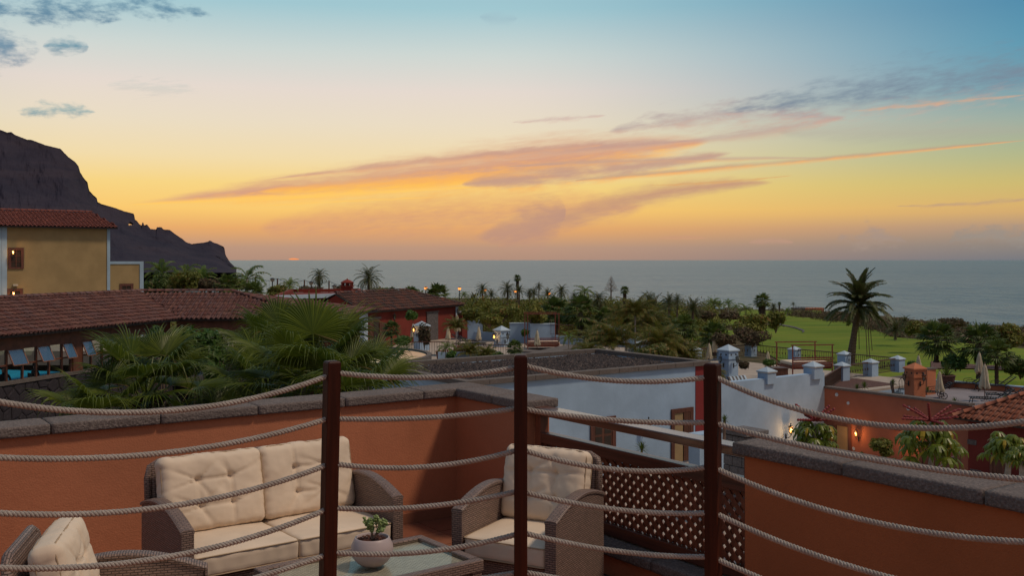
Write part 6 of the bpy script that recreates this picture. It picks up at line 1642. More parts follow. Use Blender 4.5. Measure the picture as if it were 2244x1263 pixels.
# ---- fan palm leaves (separate leaf objects share these meshes)
def fan_leaf(elev, seed, nseg=44, L=1.0, PL=.9):
    rn = random.Random(seed); q = MB(); e0 = R(elev)
    # petiole curve in the y-z plane
    pts = []; a = e0; p = Vector((0, 0, 0))
    for i in range(7): pts.append(p.copy()); p = p + Vector((0, math.cos(a), math.sin(a))) * PL / 6; a -= R(2.2 + (3 if elev < 20 else 0))
    q.tube(pts, [.022 - .0018 * i for i in range(7)], 5)
    org = pts[-1]; fwd = Vector((0, math.cos(a), math.sin(a))); nrm = Vector((0, -math.sin(a), math.cos(a))); side = Vector((1, 0, 0))
    # blade lies roughly in a plane; tilt it forward a little
    span = R(rn.uniform(105, 128)); cup = rn.uniform(.15, .35); split = rn.uniform(.38, .48)
    for k in range(nseg):
        th = -span + 2 * span * (k + .5) / nseg; l_ = L * (1 - .22 * (abs(th) / span) ** 2) * rn.uniform(.93, 1.04); dl = span / nseg
        d0 = fwd * math.cos(th) + side * math.sin(th); t0 = side * math.cos(th) - fwd * math.sin(th)
        base_v = len(q.v); rows = []
        droop = rn.uniform(.35, 1.15); tw = rn.uniform(-.9, .9); hang = rn.random() < .55
        prev = org.copy(); NR = 9
        for j in range(NR + 1):
            t = j / NR; r_ = l_ * t
            w_ = (r_ * math.tan(dl) * 1.02 if t < split else l_ * split * math.tan(dl) * (1 - (t - split) / (1 - split)) ** 1.0)
            c_ = org + d0 * r_ + nrm * (cup * r_ * (1 - .9 * t) * (.6 + .4 * abs(math.sin(th)))) + fwd * (-.0)
            if t > split:
                u = (t - split) / (1 - split); dz_ = droop * u * u * l_ * (.50 if hang else .20)
                c_ = c_ - Vector((0, 0, dz_)) - d0 * (dz_ * (.35 if hang else .1)) + t0 * (tw * .05 * u * u)
            fold = w_ * .75
            rows.append((c_ - t0 * w_ - nrm * 0, c_ + nrm * fold, c_ + t0 * w_))
        vs = [tuple(v) for r_ in rows for v in r_]; fs = []
        for j in range(NR):
            a0 = j * 3; fs += [(a0, a0 + 1, a0 + 4, a0 + 3), (a0 + 1, a0 + 2, a0 + 5, a0 + 4)]
        q.add(vs, fs)
    me = bpy.data.meshes.new('fan_leaf'); me.from_pydata([tuple(v) for v in q.v], [], q.f); return me
FL = {}
for e_ in (82, 62, 42, 22, 2, -20, -42):
    FL[e_] = [fan_leaf(e_, 100 + e_ * 3 + k) for k in range(2)]
    for me in FL[e_]: me.materials.append(M['fan'])
def hero_palm(loc, ztopz, label, nl=34, scale=1.0, extra=(), seed=0, trunk_r=.19):
    rn = random.Random(seed); t = thing('fan_palm', label, 'palm', (loc[0], loc[1], loc[2]), 0, 'large fan palms beyond the parapet')
    H = ztopz - loc[2]; q = trunk_mb(H, trunk_r * 1.15, trunk_r, (0, 0), 12, .05, int(H * 7), seed); q.build('trunk', M['dtrunk'], t, origin=(0, 0, 0))
    # old leaf bases
    q = MB()
    for i in range(60):
        a = i * 2.4; z = H - .05 - i * .012; q.bar((.14 * math.cos(a), .14 * math.sin(a), z - .15), (.30 * math.cos(a), .30 * math.sin(a), z + .10), .05, .012)
    q.build('leaf_bases', M['dtrunk'], t, origin=(0, 0, 0), kind='stuff')
    es = sorted(FL)[::-1]
    for i in range(nl):
        f_ = i / (nl - 1); e_ = 70 - 112 * f_ ** .8; e_ = min(es, key=lambda v: abs(v - e_)); az = i * 2.39996 + rn.uniform(-.25, .25); s_ = scale * rn.uniform(.9, 1.12)
        ref('leaf', rn.choice(FL[e_]), t, Matrix.Translation((0, 0, H - f_ * .35)) @ Matrix.Rotation(az, 4, 'Z') @ Matrix.Rotation(rn.uniform(-.12, .12), 4, 'Y') @ Matrix.Diagonal((s_, s_, s_, 1)))
    for e_, az, s_ in extra:
        ref('leaf', FL[e_][0], t, Matrix.Translation((0, 0, H)) @ Matrix.Rotation(R(az), 4, 'Z') @ Matrix.Diagonal((s_, s_, s_, 1)))
    return t
def at(px, D, z): return ((px - CX) * D / FPX, D, z)
GB_ = -7.6
hero_palm(at(322, 13.0, GB_), pz(866, 13.0), 'leftmost large fan palm in front of the restaurant, just beyond the parapet', 34, .66, [(62, 5, .68), (62, -28, .66)], 3)
hero_palm(at(690, 12.6, GB_), pz(852, 12.6), 'fan palm with a big upright leaf right behind the left fence post', 36, .74, [(62, 3, .82), (62, -34, .84), (82, 20, .78)], 5)
hero_palm(at(590, 14.2, GB_), pz(880, 14.2), 'fan palm in the middle of the group beyond the parapet', 34, .74, [(62, 20, .7)], 8)
hero_palm(at(812, 14.2, GB_), pz(870, 14.2), 'rightmost fan palm of the group, leaves reaching over the white roof edge', 26, .66, [], 11)
hero_palm(at(455, 13.0, GB_), pz(985, 13.0), 'low fan palm between the leftmost palm and the clipped bush', 22, .62, [], 14)
hero_palm(at(610, 15.8, GB_), pz(800, 15.8), 'farther fan palm with stiff leaves standing above the middle of the group', 28, .72, [(82, 10, .72)], 17)

hero_palm(at(240, 12.4, GB_), pz(935, 12.4), 'low fan palm at the left end of the group, its leaves touching the parapet coping', 26, .60, [], 23)
hero_palm(at(770, 12.0, GB_), pz(900, 12.0), 'fan palm just right of the left fence post, arching over the parapet', 26, .70, [], 29)

# ---- far fan palm (single crown mesh)
def far_fan(seed, nl=26, L=1.0, PL=1.0, nseg=14, skirt=0, mat_='fan2', clean=0):
    rn = random.Random(seed); q = MB()
    for i in range(nl):
        f_ = i / (nl - 1); e0 = R(78 - 115 * f_ ** .8 + rn.uniform(-6, 6)); az = i * 2.39996 + rn.uniform(-.3, .3); ca, sa = math.cos(az), math.sin(az)
        h_ = Vector((ca, sa, 0)); fwd = h_ * math.cos(e0) + Vector((0, 0, math.sin(e0))); sd = Vector((-sa, ca, 0)); nn = sd.cross(fwd) * -1
        o = fwd * PL * rn.uniform(.8, 1.05); o.z -= .12 * PL * (1 - math.sin(max(0, e0))); q.tube([(0, 0, 0), tuple(o)], .02, 3, caps=False)
        for k in range(nseg):
            th = R(-112 + 224 * (k + .5) / nseg); l_ = L * rn.uniform(.85, 1.05) * (1 - .15 * abs(th) / 2); d0 = fwd * math.cos(th) + sd * math.sin(th); t0 = sd * math.cos(th) - fwd * math.sin(th)
            w_ = l_ * .55 * math.tan(R(112 / nseg)); dr = Vector((0, 0, -l_ * rn.uniform(.08, .38)))
            p1 = o + d0 * l_ * .55; p2 = o + d0 * l_ + dr; q.add([tuple(o), tuple(p1 - t0 * w_), tuple(p1 + t0 * w_ ), tuple(p1 + nn * w_ * .6), tuple(p2)], [(0, 1, 3), (0, 3, 2), (1, 4, 3), (3, 4, 2)])
    return q
def skirt_mb(r, h, n, seed):
    rn = random.Random(seed); q = MB()
    for i in range(n):
        a = rn.uniform(0, 6.28); z = -rn.random() * h; w_ = .09; o = Vector((r * math.cos(a), r * math.sin(a), z)); d = Vector((math.cos(a) * .35, math.sin(a) * .35, -1)); t0 = Vector((-math.sin(a), math.cos(a), 0)) * w_; q.add([tuple(o - t0), tuple(o + t0), tuple(o + d * .6)], [(0, 1, 2)])
    return q
# ---- feather fronds
def frond(q, az, e0, L, nl, ll, droop, seed, vang=.5, leafw=.035, tipd=.35, org=Vector((0, 0, 0))):
    rn = random.Random(seed); ca, sa = math.cos(az), math.sin(az); h_ = Vector((ca, sa, 0)); sd = Vector((-sa, ca, 0)); p = org.copy(); a = e0; pts = [p.copy()]; N_ = 9
    for i in range(N_): p = p + (h_ * math.cos(a) + Vector((0, 0, math.sin(a)))) * L / N_; a -= droop / N_ * (.5 + i / N_); pts.append(p.copy())
    q.tube(pts, [.028 * L / 2 * (1 - .09 * i) for i in range(N_ + 1)], 3, caps=False)
    for k in range(nl):
        t = .16 + .84 * k / (nl - 1); f_ = t * N_; i = min(N_ - 1, int(f_)); c_ = pts[i].lerp(pts[i + 1], f_ - i); d = (pts[i + 1] - pts[i]).normalized(); up = sd.cross(d) * -1
        if up.z < 0: up = -up
        l_ = ll * (math.sin(math.pi * (.12 + .80 * t)) ** .7) * rn.uniform(.85, 1.1)
        for s in (-1, 1):
            dv = (sd * s * .85 + d * (.45 + .5 * t) + up * vang * rn.uniform(.5, 1.2)).normalized(); w_ = d * leafw; m_ = c_ + dv * l_ * .6; e_ = c_ + dv * l_ - Vector((0, 0, l_ * tipd * rn.uniform(.4, 1.2)))
            q.add([tuple(c_ - w_ * .6), tuple(c_ + w_ * .6), tuple(m_ + w_), tuple(m_ - w_), tuple(e_)], [(0, 1, 2, 3), (3, 2, 4)])
def far_feather(seed, n=34, L=2.3, nl=16, ll=.45, droop=1.3, emin=-35, emax=85, vang=.4, lw=.035, tipd=.35):
    rn = random.Random(seed); q = MB()
    for i in range(n):
        f_ = i / (n - 1); frond(q, i * 2.39996 + rn.uniform(-.3, .3), R(emax - (emax - emin) * f_ ** .9 + rn.uniform(-5, 5)), L * rn.uniform(.85, 1.08), nl, ll, droop * rn.uniform(.75, 1.25), seed * 99 + i, vang, lw, tipd)
    return q
def palm_template(name, label, crown, leafmat, h, r0, r1, bark='bark', bend=(0, 0), skirt=0, ring=.06):
    t = thing(name, label, 'palm'); trunk_mb(h, r0, r1, bend, 8, ring).build('trunk', M[bark], t, origin=(0, 0, 0))
    o = crown.build('crown', M[leafmat], t, origin=(0, 0, 0)); o.location = (bend[0], bend[1], h)
    if skirt: o2 = skirt_mb(r1 * 1.1, skirt, 260, 5).build('dead_leaf_skirt', M['dtrunk'], t, origin=(0, 0, 0)); o2.location = (bend[0], bend[1], h - .1)
    return t
# templates are 5 m tall to the crown base; crown radius about 2.3 m
TP = {}
TP['date0'] = palm_template('date_palm', 'date palm', far_feather(1, 40, 2.3, 18, .42, 1.5, -45, 85), 'feather', 5, .22, .17, 'bark')
TP['date1'] = palm_template('date_palm', 'date palm', far_feather(2, 34, 2.3, 18, .45, 1.0, -15, 85), 'feather', 5, .22, .17, 'bark')
TP['date2'] = palm_template('date_palm', 'date palm', far_feather(3, 44, 2.3, 18, .40, 1.7, -60, 80), 'feather', 5, .24, .19, 'bark', (.2, 0))
TP['royal0'] = palm_template('royal_palm', 'royal palm', far_feather(4, 18, 2.6, 22, .60, 1.6, -12, 80, .15, .045, .55), 'royal', 5, .16, .10, 'pale')
TP['royal1'] = palm_template('royal_palm', 'royal palm', far_feather(5, 15, 2.6, 22, .60, 1.9, -5, 75, .15, .045, .6), 'royal', 5, .16, .10, 'pale', (.15, .1))
TP['fan0'] = palm_template('fan_palm', 'fan palm', far_fan(6, 30), 'fan2', 5, .19, .15, 'dtrunk', skirt=.8)
TP['fan1'] = palm_template('fan_palm', 'fan palm', far_fan(7, 34), 'fan2', 5, .19, .15, 'dtrunk')
TP['wash'] = palm_template('washingtonia_palm', 'washingtonia', far_fan(8, 26, .8, .7), 'fan2', 5, .34, .30, 'dtrunk', skirt=2.4)
TP['areca'] = palm_template('areca_palm', 'areca', far_feather(9, 46, 2.5, 24, .55, 1.5, 20, 88, .1, .03, .7), 'areca', 1.6, .10, .07, 'pale')
def palm(kind, px, ytop, ybase, wpx, D, label, rot=None, grp=None, crown_up=.75):
    """ytop: photo y of crown top; wpx crown width; trunk foot at ybase (may be hidden)"""
    t = TP[kind]; h0 = 1.6 if kind == 'areca' else 5.0; R0 = {'d': 2.15, 'r': 2.3, 'f': 1.75, 'w': 1.35, 'a': 2.0}[kind[0]]; up = {'d': 1.9, 'r': 1.9, 'f': 1.7, 'w': 1.3, 'a': 2.3}[kind[0]]
    s_ = wpx * (1.3 if D > 92 else 1.1) * D / FPX / 2 / R0; zt = pz(ytop, D); zc = zt - up * s_; zb = pz(ybase, D); hh = max(.3, zc - zb); x = (px - CX) * D / FPX
    o = place(t, Vector((x, D, zb)), rnd.uniform(0, 6.28) if rot is None else rot, label, None, grp)
    k = hh / h0; first = o is t
    # trunk stretches, crown keeps its shape: adjust the parts of this copy
    for c_ in o.children:
        if c_.name.startswith('trunk'): c_.scale = (s_, s_, k)
        else: base = Vector(c_.location) if not first else Vector(c_.location); c_.scale = (s_, s_, s_); c_.location = (c_['bx'] * s_, c_['by'] * s_, hh + (c_['bz'] - h0) * s_)
    return o
for t in TP.values():
    for c_ in t.children:
        if not c_.name.startswith('trunk'): c_['bx'], c_['by'], c_['bz'] = c_.location
PALMS = [
 # skyline, left part
 ('date2', 700, 583, 645, 38, 105, 'thin tall palm with drooping dead fronds, left of the roof chimney'), ('date0', 808, 579, 650, 55, 100, 'date palm with a full round crown against the sea above the red house'),
 ('royal0', 354, 566, 640, 76, 86, 'bright green royal palm directly right of the yellow annexe'), ('royal1', 405, 572, 640, 68, 88, 'second royal palm of the group in front of the headland'),
 ('royal0', 442, 580, 645, 66, 90, 'yellowish royal palm at the right of the headland group'), ('royal1', 540, 573, 640, 84, 84, 'windswept royal palm at the tip of the headland, against sea'),
 ('fan1', 500, 596, 650, 62, 80, 'dark fan palm left of the windswept royal palm'), ('fan1', 556, 612, 660, 62, 72, 'bushy fan palm just above the restaurant roof corner'), ('royal0', 634, 607, 660, 44, 90, 'small royal palm left of the white fascia roof'),
 ('fan1', 958, 617, 672, 54, 96, 'broad fan palm immediately right of the red house ridge'), ('fan1', 900, 624, 660, 44, 100, 'low fan palm behind the red house ridge'), ('fan1', 856, 628, 655, 36, 100, 'low fan palm between chimney and red house ridge'),
 ('date1', 940, 636, 668, 22, 120, 'small date palm squeezed behind the broad fan palm'), ('royal0', 1017, 637, 660, 20, 150, 'tiny leaning palm next to the first lit street lamp'),
 # skyline, centre
 ('date0', 1057, 618, 672, 30, 135, 'tall date palm with a dense crown behind a street lamp'), ('date1', 1038, 641, 672, 27, 130, 'squat date palm left of the dense crowned one'), ('date1', 1076, 634, 672, 27, 135, 'small spreading date palm right of the dense crowned one'),
 ('date0', 1112, 615, 670, 36, 138, 'wide date palm with clear fronds left of the tallest thin palm'), ('wash', 1134, 600, 665, 16, 145, 'tallest thin palm of the skyline, with a small round crown'), ('date1', 1138, 624, 668, 25, 140, 'date palm directly below the tallest thin palm'),
 ('date2', 1160, 629, 672, 22, 140, 'dense date palm between two taller palms in the centre skyline'), ('date1', 1170, 630, 672, 28, 142, 'open date palm left of the slim date palm'), ('date0', 1181, 618, 670, 18, 145, 'slim date palm rising above its neighbours in the centre skyline'),
 ('date1', 1200, 631, 672, 29, 140, 'spreading date palm above the second fan palm row'), ('date0', 1230, 621, 672, 31, 135, 'round date palm in the skyline, above the nearer fan palm'), ('royal1', 1281, 621, 668, 40, 130, 'windblown palm in the skyline left of the bare pine'),
 ('date1', 1259, 640, 676, 26, 130, 'low date palm left of the windblown one'), ('date2', 1314, 632, 690, 44, 118, 'heavy dark date palm left of the bare pine'), ('wash', 1369, 625, 680, 19, 118, 'dark round crowned palm right of the bare pine'),
 ('date0', 1422, 638, 690, 32, 108, 'date palm top peeking over the big spiky palm'), ('date1', 1428, 644, 716, 92, 82, 'big spiky dark date palm right of the arecas'), ('date2', 1398, 672, 740, 66, 76, 'dark drooping date palm between arecas and the big spiky one'),
 ('date0', 1466, 641, 700, 40, 96, 'date palm behind the right side of the big spiky one'), ('date0', 1484, 643, 700, 30, 100, 'round date palm in the skyline left of the umbrella shaped one'), ('date1', 1518, 652, 702, 50, 98, 'umbrella shaped date palm with a visible short trunk'),
 ('royal0', 1563, 650, 688, 30, 150, 'cluster palm at the fairway edge, left one'), ('royal1', 1577, 656, 690, 24, 150, 'cluster palm at the fairway edge, right one'), ('royal0', 1596, 654, 684, 25, 165, 'young palm standing free before the sea'), ('royal1', 1611, 664, 684, 18, 170, 'smallest young palm before the sea'),
 ('royal1', 1634, 661, 692, 32, 150, 'bushy palm next to the fairway, left of the shaggy trunk palm'), ('wash', 1670, 638, 708, 35, 96, 'palm with a thick shaggy trunk beside the fairway'), ('date0', 1695, 661, 686, 24, 160, 'small date palm right of the shaggy trunk palm'),
 ('wash', 1708, 661, 694, 8, 150, 'very thin palm right of the small date palm'), ('royal0', 1725, 672, 694, 20, 170, 'faint low palm near the clubhouse terrace'), ('date1', 1738, 662, 684, 10, 200, 'small palm on the clubhouse rock'),
 ('date0', 1983, 689, 730, 28, 110, 'small date palm on the right shore slope'), ('date1', 1962, 700, 745, 46, 100, 'dark spiky palm bush on the right shore slope'),
 # fan palms
 ('fan0', 1218, 643, 758, 78, 86, 'fan palm with a bare trunk behind the middle terrace, left of its twin'), ('fan0', 1272, 640, 742, 84, 84, 'fan palm behind the middle terrace, right of its twin'), ('fan1', 1500, 684, 770, 68, 72, 'fan palm left of the bushes by the parasol pair'),
 ('fan1', 1566, 700, 780, 70, 70, 'fan palm directly behind the parasol pair'), ('fan1', 1462, 690, 770, 50, 68, 'small bright fan palm between the arecas'),
 ('fan1', 2052, 697, 795, 92, 62, 'big fan palm at the right, behind the lone parasol'), ('fan0', 2146, 700, 830, 100, 60, 'big fan palm at the right edge of the fairway, behind the parasol pair'), ('fan1', 2184, 738, 850, 76, 57, 'lower fan palm right of the parasol pair'),
 # arecas
 ('areca', 1344, 690, 775, 110, 58, 'drooping areca palm rising behind the gravel roof'), ('areca', 1392, 640, 780, 84, 60, 'tall upright areca palm left of the white tower head'), ('areca', 1446, 700, 790, 100, 56, 'bushy areca palm above the right end of the gravel roof'),
 ('areca', 1372, 655, 770, 100, 66, 'golden areca palm in the middle of the areca thicket'), ('areca', 1560, 792, 860, 56, 44, 'small areca spilling over beside the right fence post'), ('areca', 1482, 730, 800, 76, 58, 'orange tinged areca between the gravel roof and the pier'), ('areca', 1510, 752, 800, 60, 58, 'low areca beside the leftmost white pier'),
 ('areca', 1300, 712, 770, 80, 60, 'leafy areca palm left of the drooping one, behind the gravel roof'), ('fan1', 1330, 668, 760, 60, 84, 'fan palm between the twin fan palms and the areca thicket'), ('areca', 1424, 668, 775, 78, 62, 'areca palm with upright fronds above the white tower head'),
 ('royal1', 1246, 722, 778, 44, 64, 'small feathery palm on the middle terrace, right of the canopy bed'), ('areca', 1290, 742, 790, 60, 52, 'low areca palm directly behind the gravel roof corner'), ('fan1', 1128, 742, 800, 40, 58, 'small fan palm in front of the middle canopy bed'), ('areca', 1064, 752, 800, 48, 56, 'low feathery plant left of the middle fence post'), ('fan1', 858, 700, 775, 44, 60, 'fan palm in front of the red house, beside its wall lantern'),
 ('areca', 1000, 690, 762, 48, 66, 'dark feathery palm on the middle terrace in front of the parasol'), ('areca', 1030, 742, 790, 56, 62, 'leafy young palm in front of the lone middle parasol'), ('royal1', 976, 745, 800, 42, 60, 'dusty green plant right of the round pool'),
]
for k, px, yt, yb_, w_, D, lb in PALMS: palm(k, px, yt, yb_, w_, D, lb, grp={'d': 'date palms', 'r': 'royal palms', 'f': 'fan palms', 'w': 'washingtonia palms', 'a': 'areca palms'}[k[0]])

# the big palm on the golf course: fronds are parts
bp = thing('canary_palm', 'tall lone palm with windswept grey green fronds on the golf lawn', 'palm', G(1864, 806, -5.9 + .0)); bp.location = at(1864, 77, groundz((1864 - CX) * 77 / FPX, 77))
zc = pz(672, 77); H = zc - bp.location.z; dxb = (1882 - 1864) * 77 / FPX
q = MB(); pts = []; rad = []
for i in range(41): t = i / 40; pts.append((dxb * t ** 1.3, 0, H * t)); rad.append((.55 - .20 * min(1, t * 2.0) + (.0 if t < .93 else (t - .93) * 5)) * .66 * (1.04 if i % 2 else .96))
q.tube(pts, rad, 14); q.build('trunk', M['bark'], bp, origin=(0, 0, 0))
rn = random.Random(4); FR = {}
for e_ in (85, 65, 45, 25, 5, -15):
    l_ = []
    for k in range(2):
        q = MB(); frond(q, 0, R(e_), 3.15, 52, .50, {85: .9, 65: 1.25, 45: 1.45, 25: 1.55, 5: 1.3, -15: .9}[e_], e_ * 7 + k, .25, .034, .45); me = bpy.data.meshes.new('frond'); me.from_pydata([tuple(v) for v in q.v], [], q.f); me.materials.append(M['feather']); l_.append(me)
    FR[e_] = l_
for i in range(66):
    f_ = i / 65; e_ = min(FR, key=lambda v: abs(v - (85 - 96 * f_ ** .9))); az = i * 2.39996 + rn.uniform(-.2, .2); s_ = rn.uniform(.80, 1.0)
    # the wind pushes fronds towards +x
    az += -.16 * math.sin(az) 
    ref('frond', rn.choice(FR[e_]), bp, Matrix.Translation((dxb, 0, H - .1 + .25 * (1 - f_))) @ Matrix.Rotation(az, 4, 'Z') @ Matrix.Diagonal((s_, s_, s_, 1)))
q = MB()
for i in range(5): a = rn.uniform(0, 6.28); q.tube([(dxb, 0, H - .2), (dxb + .5 * math.cos(a) + .3, .5 * math.sin(a), H - .9), (dxb + .6 * math.cos(a) + .4, .6 * math.sin(a), H - 3.0 - rn.random())], .03, 4); 
q.build('hanging_stalk', M['bark'], bp, origin=(0, 0, 0))
# bare pine
t = thing('bare_pine', 'bare pine with short level branches standing above the skyline palms', 'tree', at(1339, 140, pz(660, 140))); Hh = pz(604, 140) - pz(660, 140)
MB().tube([(0, 0, 0), (0, 0, Hh)], [.12, .02], 6).build('trunk', M['branch'], t, origin=(0, 0, 0)); q = MB()
for i in range(16):
    z = Hh * (.35 + .6 * i / 16); l_ = .95 * (1 - (i / 17)) + .12
    for k in range(5): a = k * 1.257 + i; q.tube([(0, 0, z), (l_ * math.cos(a), l_ * math.sin(a), z + l_ * .25)], .022, 3)
q.build('branches', M['branch'], t, origin=(0, 0, 0))

# ---- broadleaf crowns
def leafcloud(q, c_, rad, n, s_, seed, flat=.0, shell=.55):
    rn = random.Random(seed); c_ = Vector(c_)
    for i in range(n):
        while True:
            v = Vector((rn.uniform(-1, 1), rn.uniform(-1, 1), rn.uniform(-1, 1)))
            if 0.05 < v.length < 1: break
        v = v.normalized() * (shell + (1 - shell) * rn.random()) ; k = 1 + .25 * mnoise.noise(v * 2.3 + Vector((seed, 0, 0))); p = c_ + Vector((v.x * rad[0], v.y * rad[1], v.z * rad[2])) * k
        n_ = (v + Vector((rn.uniform(-1, 1), rn.uniform(-1, 1), rn.uniform(-.4, 1.2))) * .9).normalized(); a = n_.orthogonal().normalized(); a = (a + n_.cross(a) * rn.uniform(-2, 2)).normalized(); b_ = n_.cross(a); l_ = s_ * rn.uniform(.6, 1.25); w_ = l_ * .5
        q.add([tuple(p - a * l_), tuple(p - b_ * w_ * .8 + n_ * w_ * .15), tuple(p + a * l_), tuple(p + b_ * w_ * .8 + n_ * w_ * .15)], [(0, 1, 2, 3)])
def bush(name, px, py, D, w, h, label, mat_='bushg', n=700, s_=.09, nb=7, cat='bush', seed=None, grp=None, trunk=None, zbase=None):
    """px,py: centre of crown in the photo, w,h its size in photo pixels"""
    seed = seed or int(px * 7 + py); rn = random.Random(seed); c_ = P(px, py, D); W, Hh = w * D / FPX / 2, h * D / FPX / 2; zb = c_.z - Hh if zbase is None else zbase
    t = thing(name, label, cat, (c_.x, c_.y, zb), 0, grp); q = MB()
    for i in range(nb):
        f = .52; o = Vector((rn.uniform(-1, 1) * W * f, rn.uniform(-1, 1) * W * f, c_.z - zb + rn.uniform(-.8, .8) * Hh * f)); leafcloud(q, o, (W * .52, W * .52, Hh * .55), n // nb, s_, seed + i)
    q.build('foliage', M[mat_], t, origin=(0, 0, 0))
    q = MB()
    for i in range(6):
        a = rn.uniform(0, 6.28); q.tube([(0, 0, 0), (W * .2 * math.cos(a), W * .2 * math.sin(a), (c_.z - zb) * .5), (W * .5 * math.cos(a), W * .5 * math.sin(a), c_.z - zb + Hh * .2)], [.035 * max(.5, W), .03 * max(.5, W), .01], 5)
    q.build('stems', M[trunk or 'branch'], t, origin=(0, 0, 0)); return t
bush('rounded_bush', 425, 770, 15.5, 150, 130, 'dense bush of rounded glossy leaves between the fan palms and restaurant', 'bushg', 5200, .055, 12, zbase=-6.5)
bush('rounded_bush', 352, 745, 16, 60, 80, 'top shoots of the glossy bush under the restaurant eave', 'bushg', 1300, .055, 5, zbase=-6.5)
bush('rounded_bush', 470, 800, 15, 80, 90, 'lower right part of the glossy bush beside the big fan leaves', 'bushg', 2200, .055, 6, zbase=-6.5)
BU = [(1040, 690, 80, 60, 34, 'bushy', 'flat topped green tree right of the red house'), (1100, 688, 78, 90, 36, 'bushy', 'wide flat topped green tree behind the middle terrace'), (1165, 690, 76, 70, 44, 'bushy', 'flat topped green tree left of the fan palm pair'), (1072, 702, 74, 70, 30, 'bushy', 'lower flat topped tree behind the white pier'),
      (1645, 712, 76, 90, 50, 'bushy', 'dark mounded tree beside the fairway edge'), (1700, 705, 84, 44, 48, 'bushy', 'olive green tree right of the shaggy trunk palm'), (1648, 738, 66, 90, 44, 'scrub', 'grey brown shrub mass left of the fairway'), (1590, 745, 64, 60, 40, 'scrub', 'dry shrub behind the white lantern tower'),
      (1545, 690, 100, 60, 26, 'scrub', 'grey shrub near the shelter'), (1600, 692, 100, 50, 20, 'scrub', 'low grey shrub on the left fairway'), (2010, 722, 90, 60, 40, 'bushy', 'dark bush at the right shore, left of the big fan palms'), (2090, 706, 100, 70, 22, 'scrub', 'brown shrub behind the big right fan palms'),
      (2215, 735, 72, 80, 56, 'bushy', 'dark tree crown at the right picture edge'), (2236, 800, 60, 70, 60, 'fan2', 'dark plant at the right edge behind the loungers'), (2094, 788, 60, 56, 50, 'bushg', 'dark green bush behind the potted plant on the sun terrace'), (2000, 800, 58, 24, 18, 'bushg', 'small round bush right of the outermost pier'),
      (900, 640, 110, 70, 20, 'bushy', 'low dark bush on the skyline behind the red house'), (830, 640, 105, 60, 20, 'bushy', 'reddish green bush under the round crowned date palm'), (760, 634, 108, 50, 22, 'scrub', 'brown bush left of the roof chimney'), (610, 640, 88, 60, 34, 'bushy', 'olive bush under the net fence'), (680, 636, 95, 60, 22, 'scrub', 'shrub at the foot of the thin tall palm'),
      (345, 618, 82, 70, 60, 'fan2', 'dark foliage mass right of the yellow annexe'), (400, 618, 80, 80, 52, 'bushy', 'olive foliage below the royal palm group'), (460, 622, 84, 80, 40, 'scrub', 'brown thicket right of the royal palm group'), (520, 625, 86, 60, 34, 'bushy', 'dark thicket at the foot of the headland palms'),
      (990, 780, 58, 26, 22, 'bushg', 'small round potted shrub left of the young palm'), (905, 690, 69, 34, 26, 'bushg', 'crown of the small tree beside the plant covered tower'), (930, 735, 67, 30, 60, 'scrub', 'climbing plant on the white tower by the red house'), (885, 745, 64, 44, 26, 'bushg', 'shrub in front of the red wall lantern'), (1095, 780, 58, 36, 18, 'bushg', 'agave like low plant below the lit tower'), (1068, 778, 58, 44, 26, 'bushg', 'low dark green plant left below the lit tower'),
      (1150, 730, 74, 18, 14, 'bushg', 'potted flowers behind the middle canopy bed'), (1300, 770, 52, 60, 26, 'bushg', 'green undergrowth behind the gravel roof, left of the arecas'), (1430, 770, 50, 90, 40, 'areca', 'undergrowth below the arecas behind the gravel roof'), (1688, 795, 52, 30, 16, 'bushg', 'small green plant left of the storage box'), (1630, 800, 47, 22, 14, 'scrub', 'dry shrub in the bed before the striped chair')]
for px, py, D, w_, h_, mt, lb in BU: bush('garden_shrub', px, py, D, w_, h_, lb, mt, int(420 + w_ * h_ * .42), .16 if D > 70 else .12, 8, grp='shrubs and bushes', zbase=pz(py + h_ * .5 + 2, D))
# far ground cover: scrub belts along the slope and shore (nobody could count them)
q = MB(); rn = random.Random(21)
belts = [((1560, 1660), (690, 700), 90, 'a'), ((1740, 2060), (690, 700), 260, 'b'), ((1020, 1560), (655, 700), 620, 'c'), ((560, 1020), (640, 662), 260, 'd'), ((300, 600), (628, 655), 160, 'e')]
cnt = 0
def blob(px, py, D, r_, n, s_): 
    global q
    x = (px - CX) * D / FPX; leafcloud(q, (x, D, groundz(x, D) + r_ * .35), (r_ * 1.5, r_ * 1.5, r_ * .8), n, s_, rn.randint(0, 9999), shell=.3)
for i in range(520):                                  # dark shrub bank between lawn and sea, descending to the right
    px = rn.uniform(1730, 2300); t = (px - 1730) / 570; yt = lerp_tab([(1730, 688), (1800, 690), (1870, 694), (1960, 706), (2060, 718), (2300, 738)], px); yb2 = lerp_tab([(1730, 697), (1800, 706), (1870, 718), (1900, 732), (1960, 742), (2060, 750), (2300, 762)], px)
    py = rn.uniform(yt, yb2 - 1); D = gD(py); blob(px, py, D, rn.uniform(.5, 1.3) * (D / 130) ** .5, 46, .17)
for i in range(560):
    px = rn.uniform(1010, 1700); py = rn.uniform(668, 716) if px < 1560 else rn.uniform(684, 724)
    if 1035 < px < 1230 and 690 < py < 708: continue
    if px > 1600 and 683 < py < 716: continue
    D = gD(py); blob(px, py, D, rn.uniform(.5, 1.2) * (D / 130) ** .5, 40, .18)
q.build('shore_scrub', M['scrub'], None, kind='stuff')
q = MB()
for i in range(330):
    px = rn.uniform(290, 1010); D = rn.uniform(95, 230); blob(px, 0, D, rn.uniform(1.0, 2.2), 60, .22)
